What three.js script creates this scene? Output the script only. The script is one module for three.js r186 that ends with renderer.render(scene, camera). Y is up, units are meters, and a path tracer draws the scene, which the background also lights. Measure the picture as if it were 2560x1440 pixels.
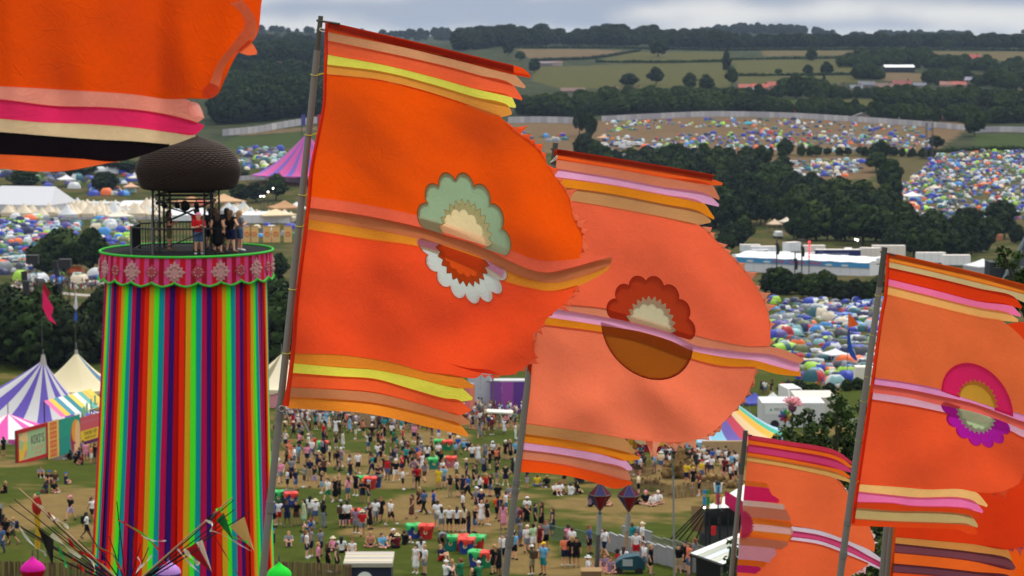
import * as THREE from 'three';
import { mergeGeometries } from 'three/addons/utils/BufferGeometryUtils.js';

// ---------------------------------------------------------------- camera, sky, sun, exposure
const F = 6000, HORIZON = 110, EYE = 60;                       // focal length in photo pixels, row of the eye level, eye height
const PITCH = Math.atan((720 - HORIZON) / F), cP = Math.cos(PITCH), sP = Math.sin(PITCH);
const scene = new THREE.Scene();
const camera = new THREE.PerspectiveCamera(2 * Math.atan(720 / F) * 180 / Math.PI, 16 / 9, 0.5, 16000);
camera.position.set(0, EYE, 0);
camera.rotation.x = -PITCH;
camera.focus = 31;
camera.userData.fStop = 3.4;
const renderer = new THREE.WebGLRenderer({ antialias: true });
renderer.toneMapping = THREE.LinearToneMapping;
renderer.toneMappingExposure = 1.24;
renderer.shadowMap.enabled = true;

const fract = (x) => x - Math.floor(x);
const hash2 = (x, y) => fract(Math.sin(x * 127.1 + y * 311.7) * 43758.5453);
function vnoise(x, y) {
  const ix = Math.floor(x), iy = Math.floor(y), fx = x - ix, fy = y - iy, u = fx * fx * (3 - 2 * fx), v = fy * fy * (3 - 2 * fy);
  const a = hash2(ix, iy), b = hash2(ix + 1, iy), c = hash2(ix, iy + 1), d = hash2(ix + 1, iy + 1);
  return a + (b - a) * u + (c - a) * v + (a - b - c + d) * u * v;
}
function fbm(x, y, n = 4) { let s = 0, a = 0.5, t = 0; for (let i = 0; i < n; i++) { s += a * vnoise(x, y); t += a; x = x * 2.03 + 17.3; y = y * 2.03 - 9.1; a *= 0.5; } return s / t; }
const smooth = (a, b, x) => { const t = Math.min(1, Math.max(0, (x - a) / (b - a))); return t * t * (3 - 2 * t); };
const lerp = (a, b, t) => a + (b - a) * t;
function rng(seed) { let a = seed >>> 0; return () => { a = (a + 0x6D2B79F5) | 0; let t = Math.imul(a ^ (a >>> 15), 1 | a); t = (t + Math.imul(t ^ (t >>> 7), 61 | t)) ^ t; return ((t ^ (t >>> 14)) >>> 0) / 4294967296; }; }
const V3 = THREE.Vector3, v3 = (x, y, z) => new THREE.Vector3(x, y, z);

// broken grey-blue cloud all round, brighter overhead as an overcast sky is
{
  const W = 2048, H = 1024, data = new Float32Array(W * H * 4);
  for (let j = 0; j < H; j++) {
    const el = ((j + 0.5) / H - 0.5) * Math.PI, sy = Math.sin(el), cy = Math.cos(el);
    for (let i = 0; i < W; i++) {
      const az = ((i + 0.5) / W - 0.5) * 2 * Math.PI, x = Math.cos(az) * cy, z = Math.sin(az) * cy, k = 1 / (Math.max(sy, 0) + 0.055);
      const n = fbm(x * k * 1.1 + 31.7, z * k * 0.9 + 4.2, 5), m = fbm(x * k * 0.4 - 7, z * k * 0.4 + 12, 3);
      const c = smooth(0.40, 0.60, n * 0.65 + m * 0.35);
      const lum = (1 + 1.1 * Math.max(0, sy)) * 0.50;
      const dark = [0.58, 0.67, 0.84], pale = [1.3, 1.29, 1.26];
      const o = (j * W + i) * 4;
      for (let q = 0; q < 3; q++) data[o + q] = (sy > -0.02 ? lum * lerp(dark[q], pale[q], c) : [0.10, 0.11, 0.07][q]);
      data[o + 3] = 1;
    }
  }
  const t = new THREE.DataTexture(data, W, H, THREE.RGBAFormat, THREE.FloatType);
  t.mapping = THREE.EquirectangularReflectionMapping; t.magFilter = THREE.LinearFilter; t.minFilter = THREE.LinearFilter; t.needsUpdate = true;
  scene.background = t; scene.environment = t;
}
const sun = new THREE.DirectionalLight(new THREE.Color(1, 0.95, 0.88), 1.9);
sun.position.set(260, 620, -560); sun.target.position.set(0, 20, -150);
sun.castShadow = true; sun.shadow.radius = 20; sun.shadow.mapSize.set(2048, 2048);
Object.assign(sun.shadow.camera, { left: -400, right: 400, top: 400, bottom: -400, near: 10, far: 2000 });
scene.add(sun, sun.target);
scene.fog = new THREE.FogExp2(new THREE.Color(0.52, 0.69, 0.95), 0.00004);

// ---------------------------------------------------------------- helpers
const srgb = (r, g, b) => new THREE.Color().setRGB(r / 255, g / 255, b / 255, THREE.SRGBColorSpace);
const lin = (r, g, b) => new THREE.Color().setRGB(r, g, b);
const matCache = new Map();
function mat(color, rough = 0.85, extra = {}) {
  const key = [color.r.toFixed(4), color.g.toFixed(4), color.b.toFixed(4), rough, JSON.stringify(Object.keys(extra).map((k) => [k, extra[k]?.isTexture ? extra[k].uuid : extra[k]?.isColor ? extra[k].getHex() : extra[k]?.isVector2 ? extra[k].toArray() : extra[k]]))].join();
  if (!matCache.has(key)) matCache.set(key, new THREE.MeshPhysicalMaterial({ color, roughness: rough, side: THREE.DoubleSide, specularIntensity: rough >= 0.8 ? 0.2 : 0.7, ...extra }));
  return matCache.get(key);
}
const names = new Map();
function numbered(name) { const n = names.get(name) ?? 0; names.set(name, n + 1); return n ? `${name}_${String(n).padStart(3, '0')}` : name; }
const shadowed = (o) => { o.castShadow = true; o.receiveShadow = true; return o; };
function thing(name, label, category, base = v3(0, 0, 0), group) {
  const g = new THREE.Group(); g.name = numbered(name); g.position.copy(base); scene.add(g);
  g.userData = { label, category }; if (group) g.userData.group = group;
  return g;
}
function part(parent, name, geo, m) { const o = shadowed(new THREE.Mesh(geo, m)); o.name = name; parent.add(o); return o; }
// geometry given in world space, moved under a thing that stands at its base
function wpart(g, name, geo, m, sub) { const b = g.position; geo.translate(-b.x, -b.y, -b.z); return part(sub ?? g, name, geo, m); }
function structure(name, geo, m) { const o = shadowed(new THREE.Mesh(geo, m)); o.name = numbered(name); o.userData.kind = 'structure'; scene.add(o); return o; }
function solo(name, geo, m, label, category, base, group) { const o = shadowed(new THREE.Mesh(geo, m)); o.name = numbered(name); if (base) o.position.copy(base); o.userData = { label, category }; if (group) o.userData.group = group; scene.add(o); return o; }

// photo pixel (2560 x 1440) at horizontal distance D -> place in the world
function P(px, py, D) { const x = (px - 1280) / F, y = (720 - py) / F, Y = y * cP - sP, k = D / (y * sP + cP); return v3(x * k, EYE + Y * k, -D); }
const bx = (w, h, d, x = 0, y = 0, z = 0) => new THREE.BoxGeometry(w, h, d).translate(x, y, z);
function rod(a, b, r1, r2 = r1, seg = 8) {
  const d = new V3().subVectors(b, a), g = new THREE.CylinderGeometry(r2, r1, d.length(), seg, 1);
  g.applyQuaternion(new THREE.Quaternion().setFromUnitVectors(v3(0, 1, 0), d.clone().normalize()));
  return g.translate((a.x + b.x) / 2, (a.y + b.y) / 2, (a.z + b.z) / 2);
}
function bar(a, b, w, h) { // square bar
  const d = new V3().subVectors(b, a), g = new THREE.BoxGeometry(w, d.length(), h);
  g.applyQuaternion(new THREE.Quaternion().setFromUnitVectors(v3(0, 1, 0), d.clone().normalize()));
  return g.translate((a.x + b.x) / 2, (a.y + b.y) / 2, (a.z + b.z) / 2);
}
const merge = (list) => mergeGeometries(list.map((g) => (g.index ? g.toNonIndexed() : g)).map((g) => { for (const k of Object.keys(g.attributes)) if (!['position', 'normal', 'uv'].includes(k)) g.deleteAttribute(k); return g; }), false);
// grid surface: f(u, v) -> [Vector3, uvx, uvy]
function sheet(nu, nv, f) {
  const p = [], t = [], ix = [], Q = [];
  for (let j = 0; j <= nv; j++) for (let i = 0; i <= nu; i++) { // uv: metres along the sheet unless given
    const [q, a, b] = f(i / nu, j / nv), n = Q.length; p.push(q.x, q.y, q.z); Q.push(q);
    t.push(a ?? (i ? t[2 * (n - 1)] + q.distanceTo(Q[n - 1]) : 0), b ?? (j ? t[2 * (n - nu - 1) + 1] + q.distanceTo(Q[n - nu - 1]) : 0));
  }
  for (let j = 0; j < nv; j++) for (let i = 0; i < nu; i++) { const a = j * (nu + 1) + i, b = a + 1, c = a + nu + 1, d = c + 1; ix.push(a, c, b, b, c, d); }
  const g = new THREE.BufferGeometry();
  g.setAttribute('position', new THREE.Float32BufferAttribute(p, 3)); g.setAttribute('uv', new THREE.Float32BufferAttribute(t, 2)); g.setIndex(ix); g.computeVertexNormals();
  return g;
}
// point on a smooth line through pixel points, by share of its length
function lineOf(pts) {
  if (pts.length === 2) return (t) => [lerp(pts[0][0], pts[1][0], t), lerp(pts[0][1], pts[1][1], t)];
  const c = new THREE.CatmullRomCurve3(pts.map(([x, y]) => v3(x, y, 0)), false, 'centripetal'); c.arcLengthDivisions = 120;
  return (t) => { const p = c.getPointAt(Math.min(1, Math.max(0, t))); return [p.x, p.y]; };
}

// ---------------------------------------------------------------- terrain
const PROFILE = [[-200, 4.5], [-40, 4.6], [0, 5], [14, 7.4], [28, 11], [60, 18.5], [105, 27], [142, 31.5], [204, 37.3], [270, 43.5], [330, 46.6], [400, 50], [500, 53.5], [600, 57], [700, 61], [800, 63], [900, 62], [1000, 58.5], [1100, 54], [1200, 50], [1400, 44], [1600, 36], [1800, 29], [2100, 18.5], [2400, 9], [2700, 2], [3000, -1], [3300, 6], [3900, 40], [4300, 10], [4600, 0], [5000, 60], [6000, 160], [9500, 200]];
const RIDGE = [[-900, 80], [300, 78], [640, 74], [800, 82], [1000, 92], [1180, 88], [1300, 102], [1650, 102], [1730, 90], [1860, 76], [2000, 82], [2130, 99], [2250, 92], [2400, 94], [2500, 88], [2700, 74], [3600, 80]];
function tableAt(tab, x) {
  let i = 0; while (i < tab.length - 2 && x > tab[i + 1][0]) i++;
  const p0 = tab[Math.max(0, i - 1)], p1 = tab[i], p2 = tab[i + 1], p3 = tab[Math.min(tab.length - 1, i + 2)];
  const h = p2[0] - p1[0], t = Math.min(1, Math.max(0, (x - p1[0]) / h));
  const s = (p2[1] - p1[1]) / h, s0 = p1 === p0 ? s : (p1[1] - p0[1]) / (p1[0] - p0[0]), s2 = p3 === p2 ? s : (p3[1] - p2[1]) / (p3[0] - p2[0]);
  const m1 = (s0 * s > 0 ? 2 * s0 * s / (s0 + s) : 0) * h, m2 = (s2 * s > 0 ? 2 * s2 * s / (s2 + s) : 0) * h, t2 = t * t, t3 = t2 * t;
  return (2 * t3 - 3 * t2 + 1) * p1[1] + (t3 - 2 * t2 + t) * m1 + (-2 * t3 + 3 * t2) * p2[1] + (t3 - t2) * m2;
}
function groundY(x, z) {
  const D = -z; let y = EYE - tableAt(PROFILE, D);
  if (D > 3300) { const px = 1280 + x / D * F, top = (HORIZON - tableAt(RIDGE, px)) / F * 4600; y += smooth(3700, 4600, D) * (1 - smooth(4600, 6000, D)) * top; }
  const rough = smooth(900, 2200, D) * 1.6;
  return y + (fbm(x * 0.004 + 3, z * 0.004, 3) - 0.5) * 2 * rough + (D < 350 ? (fbm(x * 0.05, z * 0.05, 2) - 0.5) * 0.25 : 0);
}
// where the sight line through a photo pixel meets the ground
function ground(px, py, from = 60) {
  let a = from, step = 6;
  const above = (D) => { const p = P(px, py, D); return p.y - groundY(p.x, p.z); };
  let D = a;
  while (D < 5200 && above(D) > 0) { a = D; D += step; step *= 1.03; }
  let b = D; for (let k = 0; k < 24; k++) { const m = (a + b) / 2; if (above(m) > 0) a = m; else b = m; }
  const p = P(px, py, (a + b) / 2); p.y = groundY(p.x, p.z); return p;
}
const onGround = (x, z) => v3(x, groundY(x, z), z);
const pxm = (D) => F / D;                                     // photo pixels per metre at a distance
// fields seen on the far slope, as outlines on the ground
const inside = (poly, x, z) => { let c = false; for (let i = 0, j = poly.length - 1; i < poly.length; j = i++) { const [xi, zi] = poly[i], [xj, zj] = poly[j]; if ((zi > z) !== (zj > z) && x < (xj - xi) * (z - zi) / (zj - zi) + xi) c = !c; } return c; };
const onMap = (pts) => pts.map(([a, b]) => { const g = ground(a, b); return [g.x, g.z]; });
const PASTURE = [0.072, 0.070, 0.018], STRAW = [0.125, 0.088, 0.044], GREEN = [0.038, 0.058, 0.012], BARE = [0.14, 0.09, 0.046];
const FIELDS = [
  [[[1335, 168], [1580, 160], [1815, 157], [1822, 219], [1400, 221], [1335, 205]], PASTURE],
  [[[1290, 123], [1480, 123], [1580, 129], [1480, 146], [1330, 150]], STRAW],
  [[[1490, 152], [1585, 130], [1810, 130], [1812, 154]], PASTURE],
  [[[1830, 151], [2125, 148], [2140, 183], [1842, 189]], PASTURE],
  [[[1842, 191], [2165, 188], [2145, 206], [1850, 212]], PASTURE],
  [[[1900, 126], [2600, 130], [2600, 158], [2290, 141], [2050, 138], [1905, 141]], STRAW.map((c, i) => c * 0.6 + PASTURE[i] * 0.4)],
  [[[2210, 180], [2345, 186], [2335, 206], [2195, 201]], STRAW],
  [[[1885, 246], [2055, 250], [2062, 277], [1885, 272]], GREEN], [[[2070, 248], [2190, 248], [2175, 277], [2090, 276]], PASTURE],
  [[[600, 97], [790, 96], [780, 122], [600, 118]], GREEN], [[[600, 154], [830, 154], [830, 173], [600, 172]], STRAW],
  [[[570, 345], [820, 326], [800, 372], [560, 374]], GREEN], [[[600, 330], [840, 312], [840, 322], [600, 340]], STRAW],
  [[[1270, 306], [1440, 306], [1510, 301], [1780, 290], [1960, 292], [2110, 300], [2420, 324], [2330, 382], [1900, 386], [1480, 396], [1270, 372]], BARE],
  [[[2150, 299], [2440, 306], [2440, 321], [2220, 313]], STRAW], [[[2430, 335], [2600, 335], [2600, 374], [2440, 366]], GREEN],
  [[[1900, 390], [2190, 392], [2180, 450], [1930, 448]], BARE], [[[2240, 380], [2620, 372], [2620, 570], [2240, 560]], BARE.map((c, i) => c * 0.5 + GREEN[i] * 0.5)],
].map(([poly, c]) => [onMap(poly), c]);
// worn, dusty ground in the festival field: centre and half axes in photo pixels
const WORN = [[700, 1150, 150, 26], [830, 1150, 170, 18], [900, 1205, 260, 22], [1020, 1190, 160, 30], [1080, 1265, 130, 45], [1180, 1310, 120, 34], [1290, 1385, 120, 50], [1420, 1420, 190, 30], [1210, 1240, 120, 14], [150, 1265, 130, 45], [60, 1300, 120, 40], [210, 1330, 60, 26], [1090, 1095, 90, 22], [1560, 1265, 240, 14], [1700, 1240, 90, 18], [1480, 1255, 150, 10], [1760, 1195, 160, 30], [1650, 1180, 120, 22], [30, 1160, 80, 10], [930, 1330, 90, 14]]
  .map(([x, y, w, h]) => { const c = ground(x, y), n = ground(x, y + h), f = ground(x, y - h), r = ground(x + w, y); return [c.x, (n.z + f.z) / 2, Math.abs(r.x - c.x), Math.abs(n.z - f.z) / 2]; });
function groundColour(x, z) {
  const D = -z, n = fbm(x * 0.11, z * 0.11, 4), n2 = fbm(x * 0.9 + 5, z * 0.9, 3);
  if (D < 370) {
    let worn = 0.16;
    for (const [cx, cz, rx, rz] of WORN) { const d = Math.hypot((x - cx) / rx, (z - cz) / rz); if (d < 1.5) worn = Math.max(worn, 1 - smooth(0.45, 1.35, d)); }
    const t = smooth(0.30, 0.66, worn * 0.72 + (n - 0.5) * 1.1 + 0.16 + (n2 - 0.5) * 0.35);
    const g = lerp(0.75, 1.15, n2);
    return [lerp(0.05, 0.19, t) * g, lerp(0.068, 0.128, t) * g, lerp(0.0055, 0.046, t) * g];
  }
  if (D > 1180) for (const [poly, c] of FIELDS) if (inside(poly, x, z)) { const k = 0.82 + 0.36 * n2 * 0.5 + 0.3 * (n - 0.5) + 0.1; return c.map((v) => v * k); }
  if (D < 1180) { for (const [poly, c] of FIELDS) if (inside(poly, x, z)) return c.map((v) => v * (0.8 + 0.4 * n2)); const t = smooth(0.38, 0.62, n); return [lerp(0.036, 0.09, t), lerp(0.05, 0.072, t), lerp(0.007, 0.024, t)].map((v) => v * lerp(0.8, 1.2, n2)); }
  const t = smooth(0.4, 0.6, n); return [lerp(0.022, 0.045, t), lerp(0.032, 0.05, t), lerp(0.012, 0.02, t)];
}
function noiseTexture(size, f, srgbMap) {
  const d = new Uint8Array(size * size * 4);
  for (let j = 0; j < size; j++) for (let i = 0; i < size; i++) { const v = f(i / size, j / size), c = Array.isArray(v) ? v : [v, v, v]; for (let q = 0; q < 3; q++) d[(j * size + i) * 4 + q] = Math.max(0, Math.min(255, c[q] * 255)); d[(j * size + i) * 4 + 3] = 255; }
  const t = new THREE.DataTexture(d, size, size); t.wrapS = t.wrapT = THREE.RepeatWrapping; t.magFilter = THREE.LinearFilter; t.minFilter = THREE.LinearMipmapLinearFilter; t.generateMipmaps = true; if (srgbMap) t.colorSpace = THREE.SRGBColorSpace; t.needsUpdate = true; return t;
}
// noise that joins at its edges
const tileNoise = (u, v, n, s = 0) => { const at = (i, j) => hash2(((i % n) + n) % n + s * 13.7, ((j % n) + n) % n + s * 5.1), x = u * n, y = v * n, ix = Math.floor(x), iy = Math.floor(y), fx = x - ix, fy = y - iy, a = fx * fx * (3 - 2 * fx), b = fy * fy * (3 - 2 * fy); return lerp(lerp(at(ix, iy), at(ix + 1, iy), a), lerp(at(ix, iy + 1), at(ix + 1, iy + 1), a), b); };
const grassMap = noiseTexture(512, (u, v) => { const n = tileNoise(u, v, 128, 1) * 0.45 + tileNoise(u, v, 48, 2) * 0.35 + tileNoise(u, v, 12, 3) * 0.2, k = 0.62 + n * 0.5; return [k, k, k * 0.96]; }, false);
grassMap.repeat.set(1 / 9, 1 / 9);
{
  const rows = []; for (let D = -80; D < 9000; D += D < 90 ? 4 : D < 340 ? 1.15 : D < 700 ? 4 : Math.max(4, D * 0.006)) rows.push(D);
  const nc = 380, pos = [], col = [], uv = [], ix = [];
  for (const D of rows) for (let i = 0; i <= nc; i++) {
    const s = i / nc * 2 - 1, x = s * (0.42 * Math.max(D, 0) + 70) * (0.55 + 0.45 * s * s), z = -D, c = groundColour(x, z);
    pos.push(x, groundY(x, z), z); col.push(...c); uv.push(x, z);
  }
  for (let j = 0; j < rows.length - 1; j++) for (let i = 0; i < nc; i++) { const a = j * (nc + 1) + i; ix.push(a, a + 1, a + nc + 1, a + 1, a + nc + 2, a + nc + 1); }
  const g = new THREE.BufferGeometry();
  g.setAttribute('position', new THREE.Float32BufferAttribute(pos, 3)); g.setAttribute('color', new THREE.Float32BufferAttribute(col, 3)); g.setAttribute('uv', new THREE.Float32BufferAttribute(uv, 2)); g.setIndex(ix); g.computeVertexNormals();
  structure('ground', g, new THREE.MeshPhysicalMaterial({ vertexColors: true, map: grassMap, roughness: 1, specularIntensity: 0.1 }));
}
// ---------------------------------------------------------------- silk flags
const crease = (() => { // short crisp crinkles scattered over smooth silk
  const N = 1024, h = new Float32Array(N * N), R = rng(321);
  for (let k = 0; k < 620; k++) {
    let x = R() * N, y = R() * N, a = (R() < 0.6 ? 0.5 : 2.2) + (R() - 0.5) * 1.6; const len = 40 + R() * R() * 260, w = 3.5 + R() * 5, amp = (R() < 0.5 ? 1 : -1) * (0.35 + 0.65 * R()) * (tileNoise(x / N, y / N, 4, 8) > 0.45 ? 1 : 0.35), turn = (R() - 0.5) * 0.02;
    for (let t = 0; t < len; t += 2) {
      const f = Math.sin(Math.PI * t / len) * amp * 0.4; a += turn; x += Math.cos(a) * 2; y += Math.sin(a) * 2;
      for (let dy = -10; dy <= 10; dy++) for (let dx = -10; dx <= 10; dx++) { const q = (dx * Math.sin(a) - dy * Math.cos(a)) / w, l = (dx * Math.cos(a) + dy * Math.sin(a)) / 3; if (Math.abs(q) < 2.2 && Math.abs(l) < 1) h[(((Math.round(y) + dy) % N + N) % N) * N + ((Math.round(x) + dx) % N + N) % N] += f * Math.exp(-q * q) * 0.3; }
    }
  }
  return noiseTexture(N, (u, v) => 0.5 + 0.22 * Math.tanh(h[Math.min(N - 1, Math.round(v * N)) * N + Math.min(N - 1, Math.round(u * N))]) + 0.12 * (tileNoise(u, v, 7, 6) - 0.5) + 0.03 * (tileNoise(u, v, 60, 5) - 0.5));
})();
crease.repeat.set(1 / 1.35, 1 / 1.35);
const weave = noiseTexture(256, (u, v) => { const k = 0.90 + 0.10 * tileNoise(u, v, 24, 4) * tileNoise(u, v, 90, 2) + 0.04 * tileNoise(u, v, 5, 1); return [k, k, k]; });
weave.repeat.set(1 / 0.8, 1 / 0.8);
const silk = (c, through = 0.62) => mat(srgb(...c), 1, { transmission: through, thickness: 0, bumpMap: crease, bumpScale: 0.022, map: weave, clearcoat: c[0] < 30 ? 0 : 0.12, clearcoatRoughness: 0.4, specularIntensity: 0.25, ior: 1.4 });
const poleMat = mat(lin(0.20, 0.185, 0.17), 0.55, { metalness: 0.15 }), poleDark = mat(lin(0.075, 0.07, 0.06), 0.6), cordMat = mat(srgb(200, 190, 70), 0.9), whiteCord = mat(srgb(220, 215, 200), 0.8), tape = mat(lin(0.16, 0.155, 0.15), 0.4);

class Flag {
  constructor({ D, pole, label, disp, group, rad = 0.04, thin = 0.03, joint = 0.06 }) {
    this.D = D; this.disp = disp ?? (() => 0); this.order = 0;
    const a = P(...pole[0], D), b = P(...pole[1], D), d = b.clone().sub(a);
    let t = 1; while (t < 12) { const p = a.clone().addScaledVector(d, t); if (p.y < groundY(p.x, p.z) - 0.25) break; t += 0.01; }
    const foot = a.clone().addScaledVector(d, t); foot.y = groundY(foot.x, foot.z) - 0.2; foot.z += 0;
    this.g = thing('silk_flag', label, 'flag', foot, group);
    const j = a.clone().addScaledVector(d, joint), near = (p) => p;
    wpart(this.g, 'pole', rod(foot, j, rad * 1.25, rad * 0.98, 14), poleMat);
    wpart(this.g, 'pole_tip', rod(j, a, thin * 1.05, thin, 14), poleDark);
    this.a = a; this.b = b; this.pole = pole; this.rad = rad;
  }
  at(x, y, off = 0) { return P(x, y, this.D + this.disp(x, y) + off); }
  geo(T, B, { L, R, nu = 70, nv = 10, off = 0, hole } = {}) {
    const t = lineOf(T), b = lineOf(B), l = L && lineOf(L), r = R && lineOf(R), c00 = t(0), c10 = t(1), c01 = b(0), c11 = b(1);
    const flat = [];
    const g = sheet(nu, nv, (u, v) => {
      const q = [0, 1].map((k) => {
        let s = (1 - v) * t(u)[k] + v * b(u)[k];
        if (l) s += (1 - u) * (l(v)[k] - lerp(c00[k], c01[k], v));
        if (r) s += u * (r(v)[k] - lerp(c10[k], c11[k], v));
        return s;
      });
      flat.push(q);
      return [this.at(q[0], q[1], off)];
    });
    if (hole) { // the cloth is cut away behind the sewn-in flower
      const old = g.index.array, ix = [];
      const cut = ([C, U, W, shape]) => (x, y) => { const dx = x - C[0], dy = y - C[1], det = U[0] * W[1] - U[1] * W[0], a = (dx * W[1] - dy * W[0]) / det, b = (U[0] * dy - U[1] * dx) / det; return b > -0.06 && Math.hypot(a, b) < shape(Math.atan2(Math.max(b, 0), a)) * 0.965; };
      const t = cut(hole);
      for (let i = 0; i < old.length; i += 3) { const c = [old[i], old[i + 1], old[i + 2]].map((k) => flat[k]); if (!c.every(([x, y]) => t(x, y))) ix.push(old[i], old[i + 1], old[i + 2]); }
      g.setIndex(ix);
    }
    return g;
  }
  piece(name, c, T, B, o = {}) {
    const off = o.off ?? (this.order++ % 2 ? 0.008 : 0), lap = o.lap ?? 4;
    const B2 = B.map(([x, y]) => [x, y + lap]);
    return wpart(this.g, name, this.geo(T, B2, { ...o, off }), silk(c, o.through), o.sub);
  }
  // lines[i]..lines[i+1] carry colours[i]; tips[i] is the torn end of that stripe
  band(lines, colours, tips = [], name = 'stripe', front = -1) {
    colours.forEach((c, i) => {
      if (!c) return;
      const T = [...lines[i]], B = [...lines[i + 1]], tip = tips[i];
      if (tip) { T.push(tip); B.push([tip[0] - 1.5, tip[1] + 2]); }
      this.piece(name, c, T, B, { nv: 4, nu: 80, ...(i === front ? { off: -0.03 } : {}) });
    });
  }
  // torn petals of cloth along an edge, pointing away from the cloth
  fringe(edge, c, { size = 26, step = 21, seed = 1, bias = [0.5, 0.25], side = 1 } = {}) {
    const e = lineOf(edge), R = rng(seed); let len = 0; for (let i = 0; i < 40; i++) { const a = e(i / 40), b = e((i + 1) / 40); len += Math.hypot(b[0] - a[0], b[1] - a[1]); }
    const n = Math.round(len / step);
    for (let i = 0; i < n; i++) {
      const t = (i + 0.5 + (R() - 0.5) * 0.9) / n, w = step * (0.4 + 0.6 * R()) / len, a = e(t - w), b = e(t + w), m = e(t);
      let nx = (b[1] - a[1]) * side, ny = -(b[0] - a[0]) * side; const l = Math.hypot(nx, ny) || 1, s = size * (0.2 + 1.15 * R() * R() + 0.25 * R()) * (R() < 0.14 ? 0.15 : 1);
      nx = nx / l + bias[0] + (R() - 0.5) * 0.6; ny = ny / l + bias[1] + (R() - 0.5) * 0.9;
      const tip = [m[0] + nx * s * 0.8, m[1] + ny * s * 0.8], back = -0.01 - R() * 0.1, bend = R() * 6 - 3;
      const g = sheet(6, 6, (u, v) => {
        const k = Math.pow(1 - v, 0.75), base = e(t + (u * 2 - 1) * w * k), x = lerp(base[0], tip[0] + (base[0] - m[0]) * 0.2, v) + Math.sin(v * 3) * bend, y = lerp(base[1], tip[1] + (base[1] - m[1]) * 0.2, v) + Math.sin(v * 2.4) * bend * 0.6;
        return [this.at(x, y, 0.01 + back * v * v + Math.sin(u * 3.1) * 0.02 * v)];
      });
      wpart(this.g, 'fringe_tooth', g, silk(c, 0.5));
    }
  }
  // half flower: outline factor as a function of the angle 0..PI, drawn in the slanted axes of the cloth
  half(name, c, C, U, Vv, shape, off, parent) {
    const from = name === 'flower_heart' || name === 'flower_base' ? 0 : 0.48, g = sheet(150, 12, (u, v) => {
      const a = Math.PI * (1 - u), r = lerp(from, 1, v) * shape(a), x = C[0] + U[0] * Math.cos(a) * r + Vv[0] * Math.sin(a) * r, y = C[1] + U[1] * Math.cos(a) * r + Vv[1] * Math.sin(a) * r;
      return [this.at(x, y, -off)];
    });
    return wpart(this.g, name, g, silk(c, 0.5), parent);
  }
  edgeLine(name, c, C, U, Vv, shape, off, w = 0.03, parent) {
    const g = sheet(150, 1, (u, v) => {
      const a = Math.PI * (1 - u), r = shape(a) + (v - 0.3) * w, x = C[0] + U[0] * Math.cos(a) * r + Vv[0] * Math.sin(a) * r, y = C[1] + U[1] * Math.cos(a) * r + Vv[1] * Math.sin(a) * r;
      return [this.at(x, y, -off)];
    });
    return wpart(this.g, name, g, silk(c, 0.3), parent);
  }
  ties(ys, edge) {
    const [p0, p1] = this.pole;
    for (const y of ys) {
      const t = (y - p0[1]) / (p1[1] - p0[1]), x = lerp(p0[0], p1[0], t), ex = edge(y), r = this.rad * pxm(this.D);
      const c = new THREE.CatmullRomCurve3([[x - r - 2, y + 2, 0], [x, y + 5, -0.055], [x + r, y + 4, -0.02], [ex + 5, y - 2, -0.02], [x + r, y + 1, 0.03], [x, y + 1, 0.06]].map(([a, b, o]) => P(a, b, this.D + o)), true);
      wpart(this.g, 'tie_cord', new THREE.TubeGeometry(c, 26, 0.0055, 5, true), cordMat);
    }
  }
  collar(t0, t1, r, m = tape) { const a = this.a.clone().lerp(this.b, t0), b = this.a.clone().lerp(this.b, t1); wpart(this.g, 'pole_collar', rod(a, b, r, r, 14), m); }
  crossbar(from, to) { wpart(this.g, 'crossbar', rod(P(...from, this.D - 0.02), P(...to, this.D - 0.02), 0.014, 0.014, 8), poleDark); }
}
const scallop = (n, d = 0.1) => (a) => 1 - d + d * 1.6 * Math.pow(Math.abs(Math.sin(a * n)), 0.6) - d * 0.6;
const saw = (n, d = 0.16) => (a) => { const k = fract(a * n / Math.PI); return 1 - d + d * 2 * Math.min(k, 1 - k) * 1.0; };
const round = () => 1;
const waves = (o) => (x, y) => { let s = 0; for (const [amp, kx, ky, ph, x0, y0, rx, ry] of o) { const f = rx ? Math.exp(-(((x - x0) / rx) ** 2) - ((y - y0) / ry) ** 2) : 1; s += amp * f * Math.sin(x * kx + y * ky + ph); } return s; };
// long soft folds running along one slant
const folds = (x, y, a, amp) => { const c = Math.cos(a), n = Math.sin(a), u = -x * n + y * c, w = x * c + y * n; return (fbm(u * 0.013 + 40, w * 0.004 + 7, 2) - 0.5) * amp * 0.4 + (fbm(u * 0.0055 + 3, w * 0.0042, 2) - 0.5) * amp * 2.2; };
const flagGroup = 'orange silk flags in the foreground';

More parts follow.
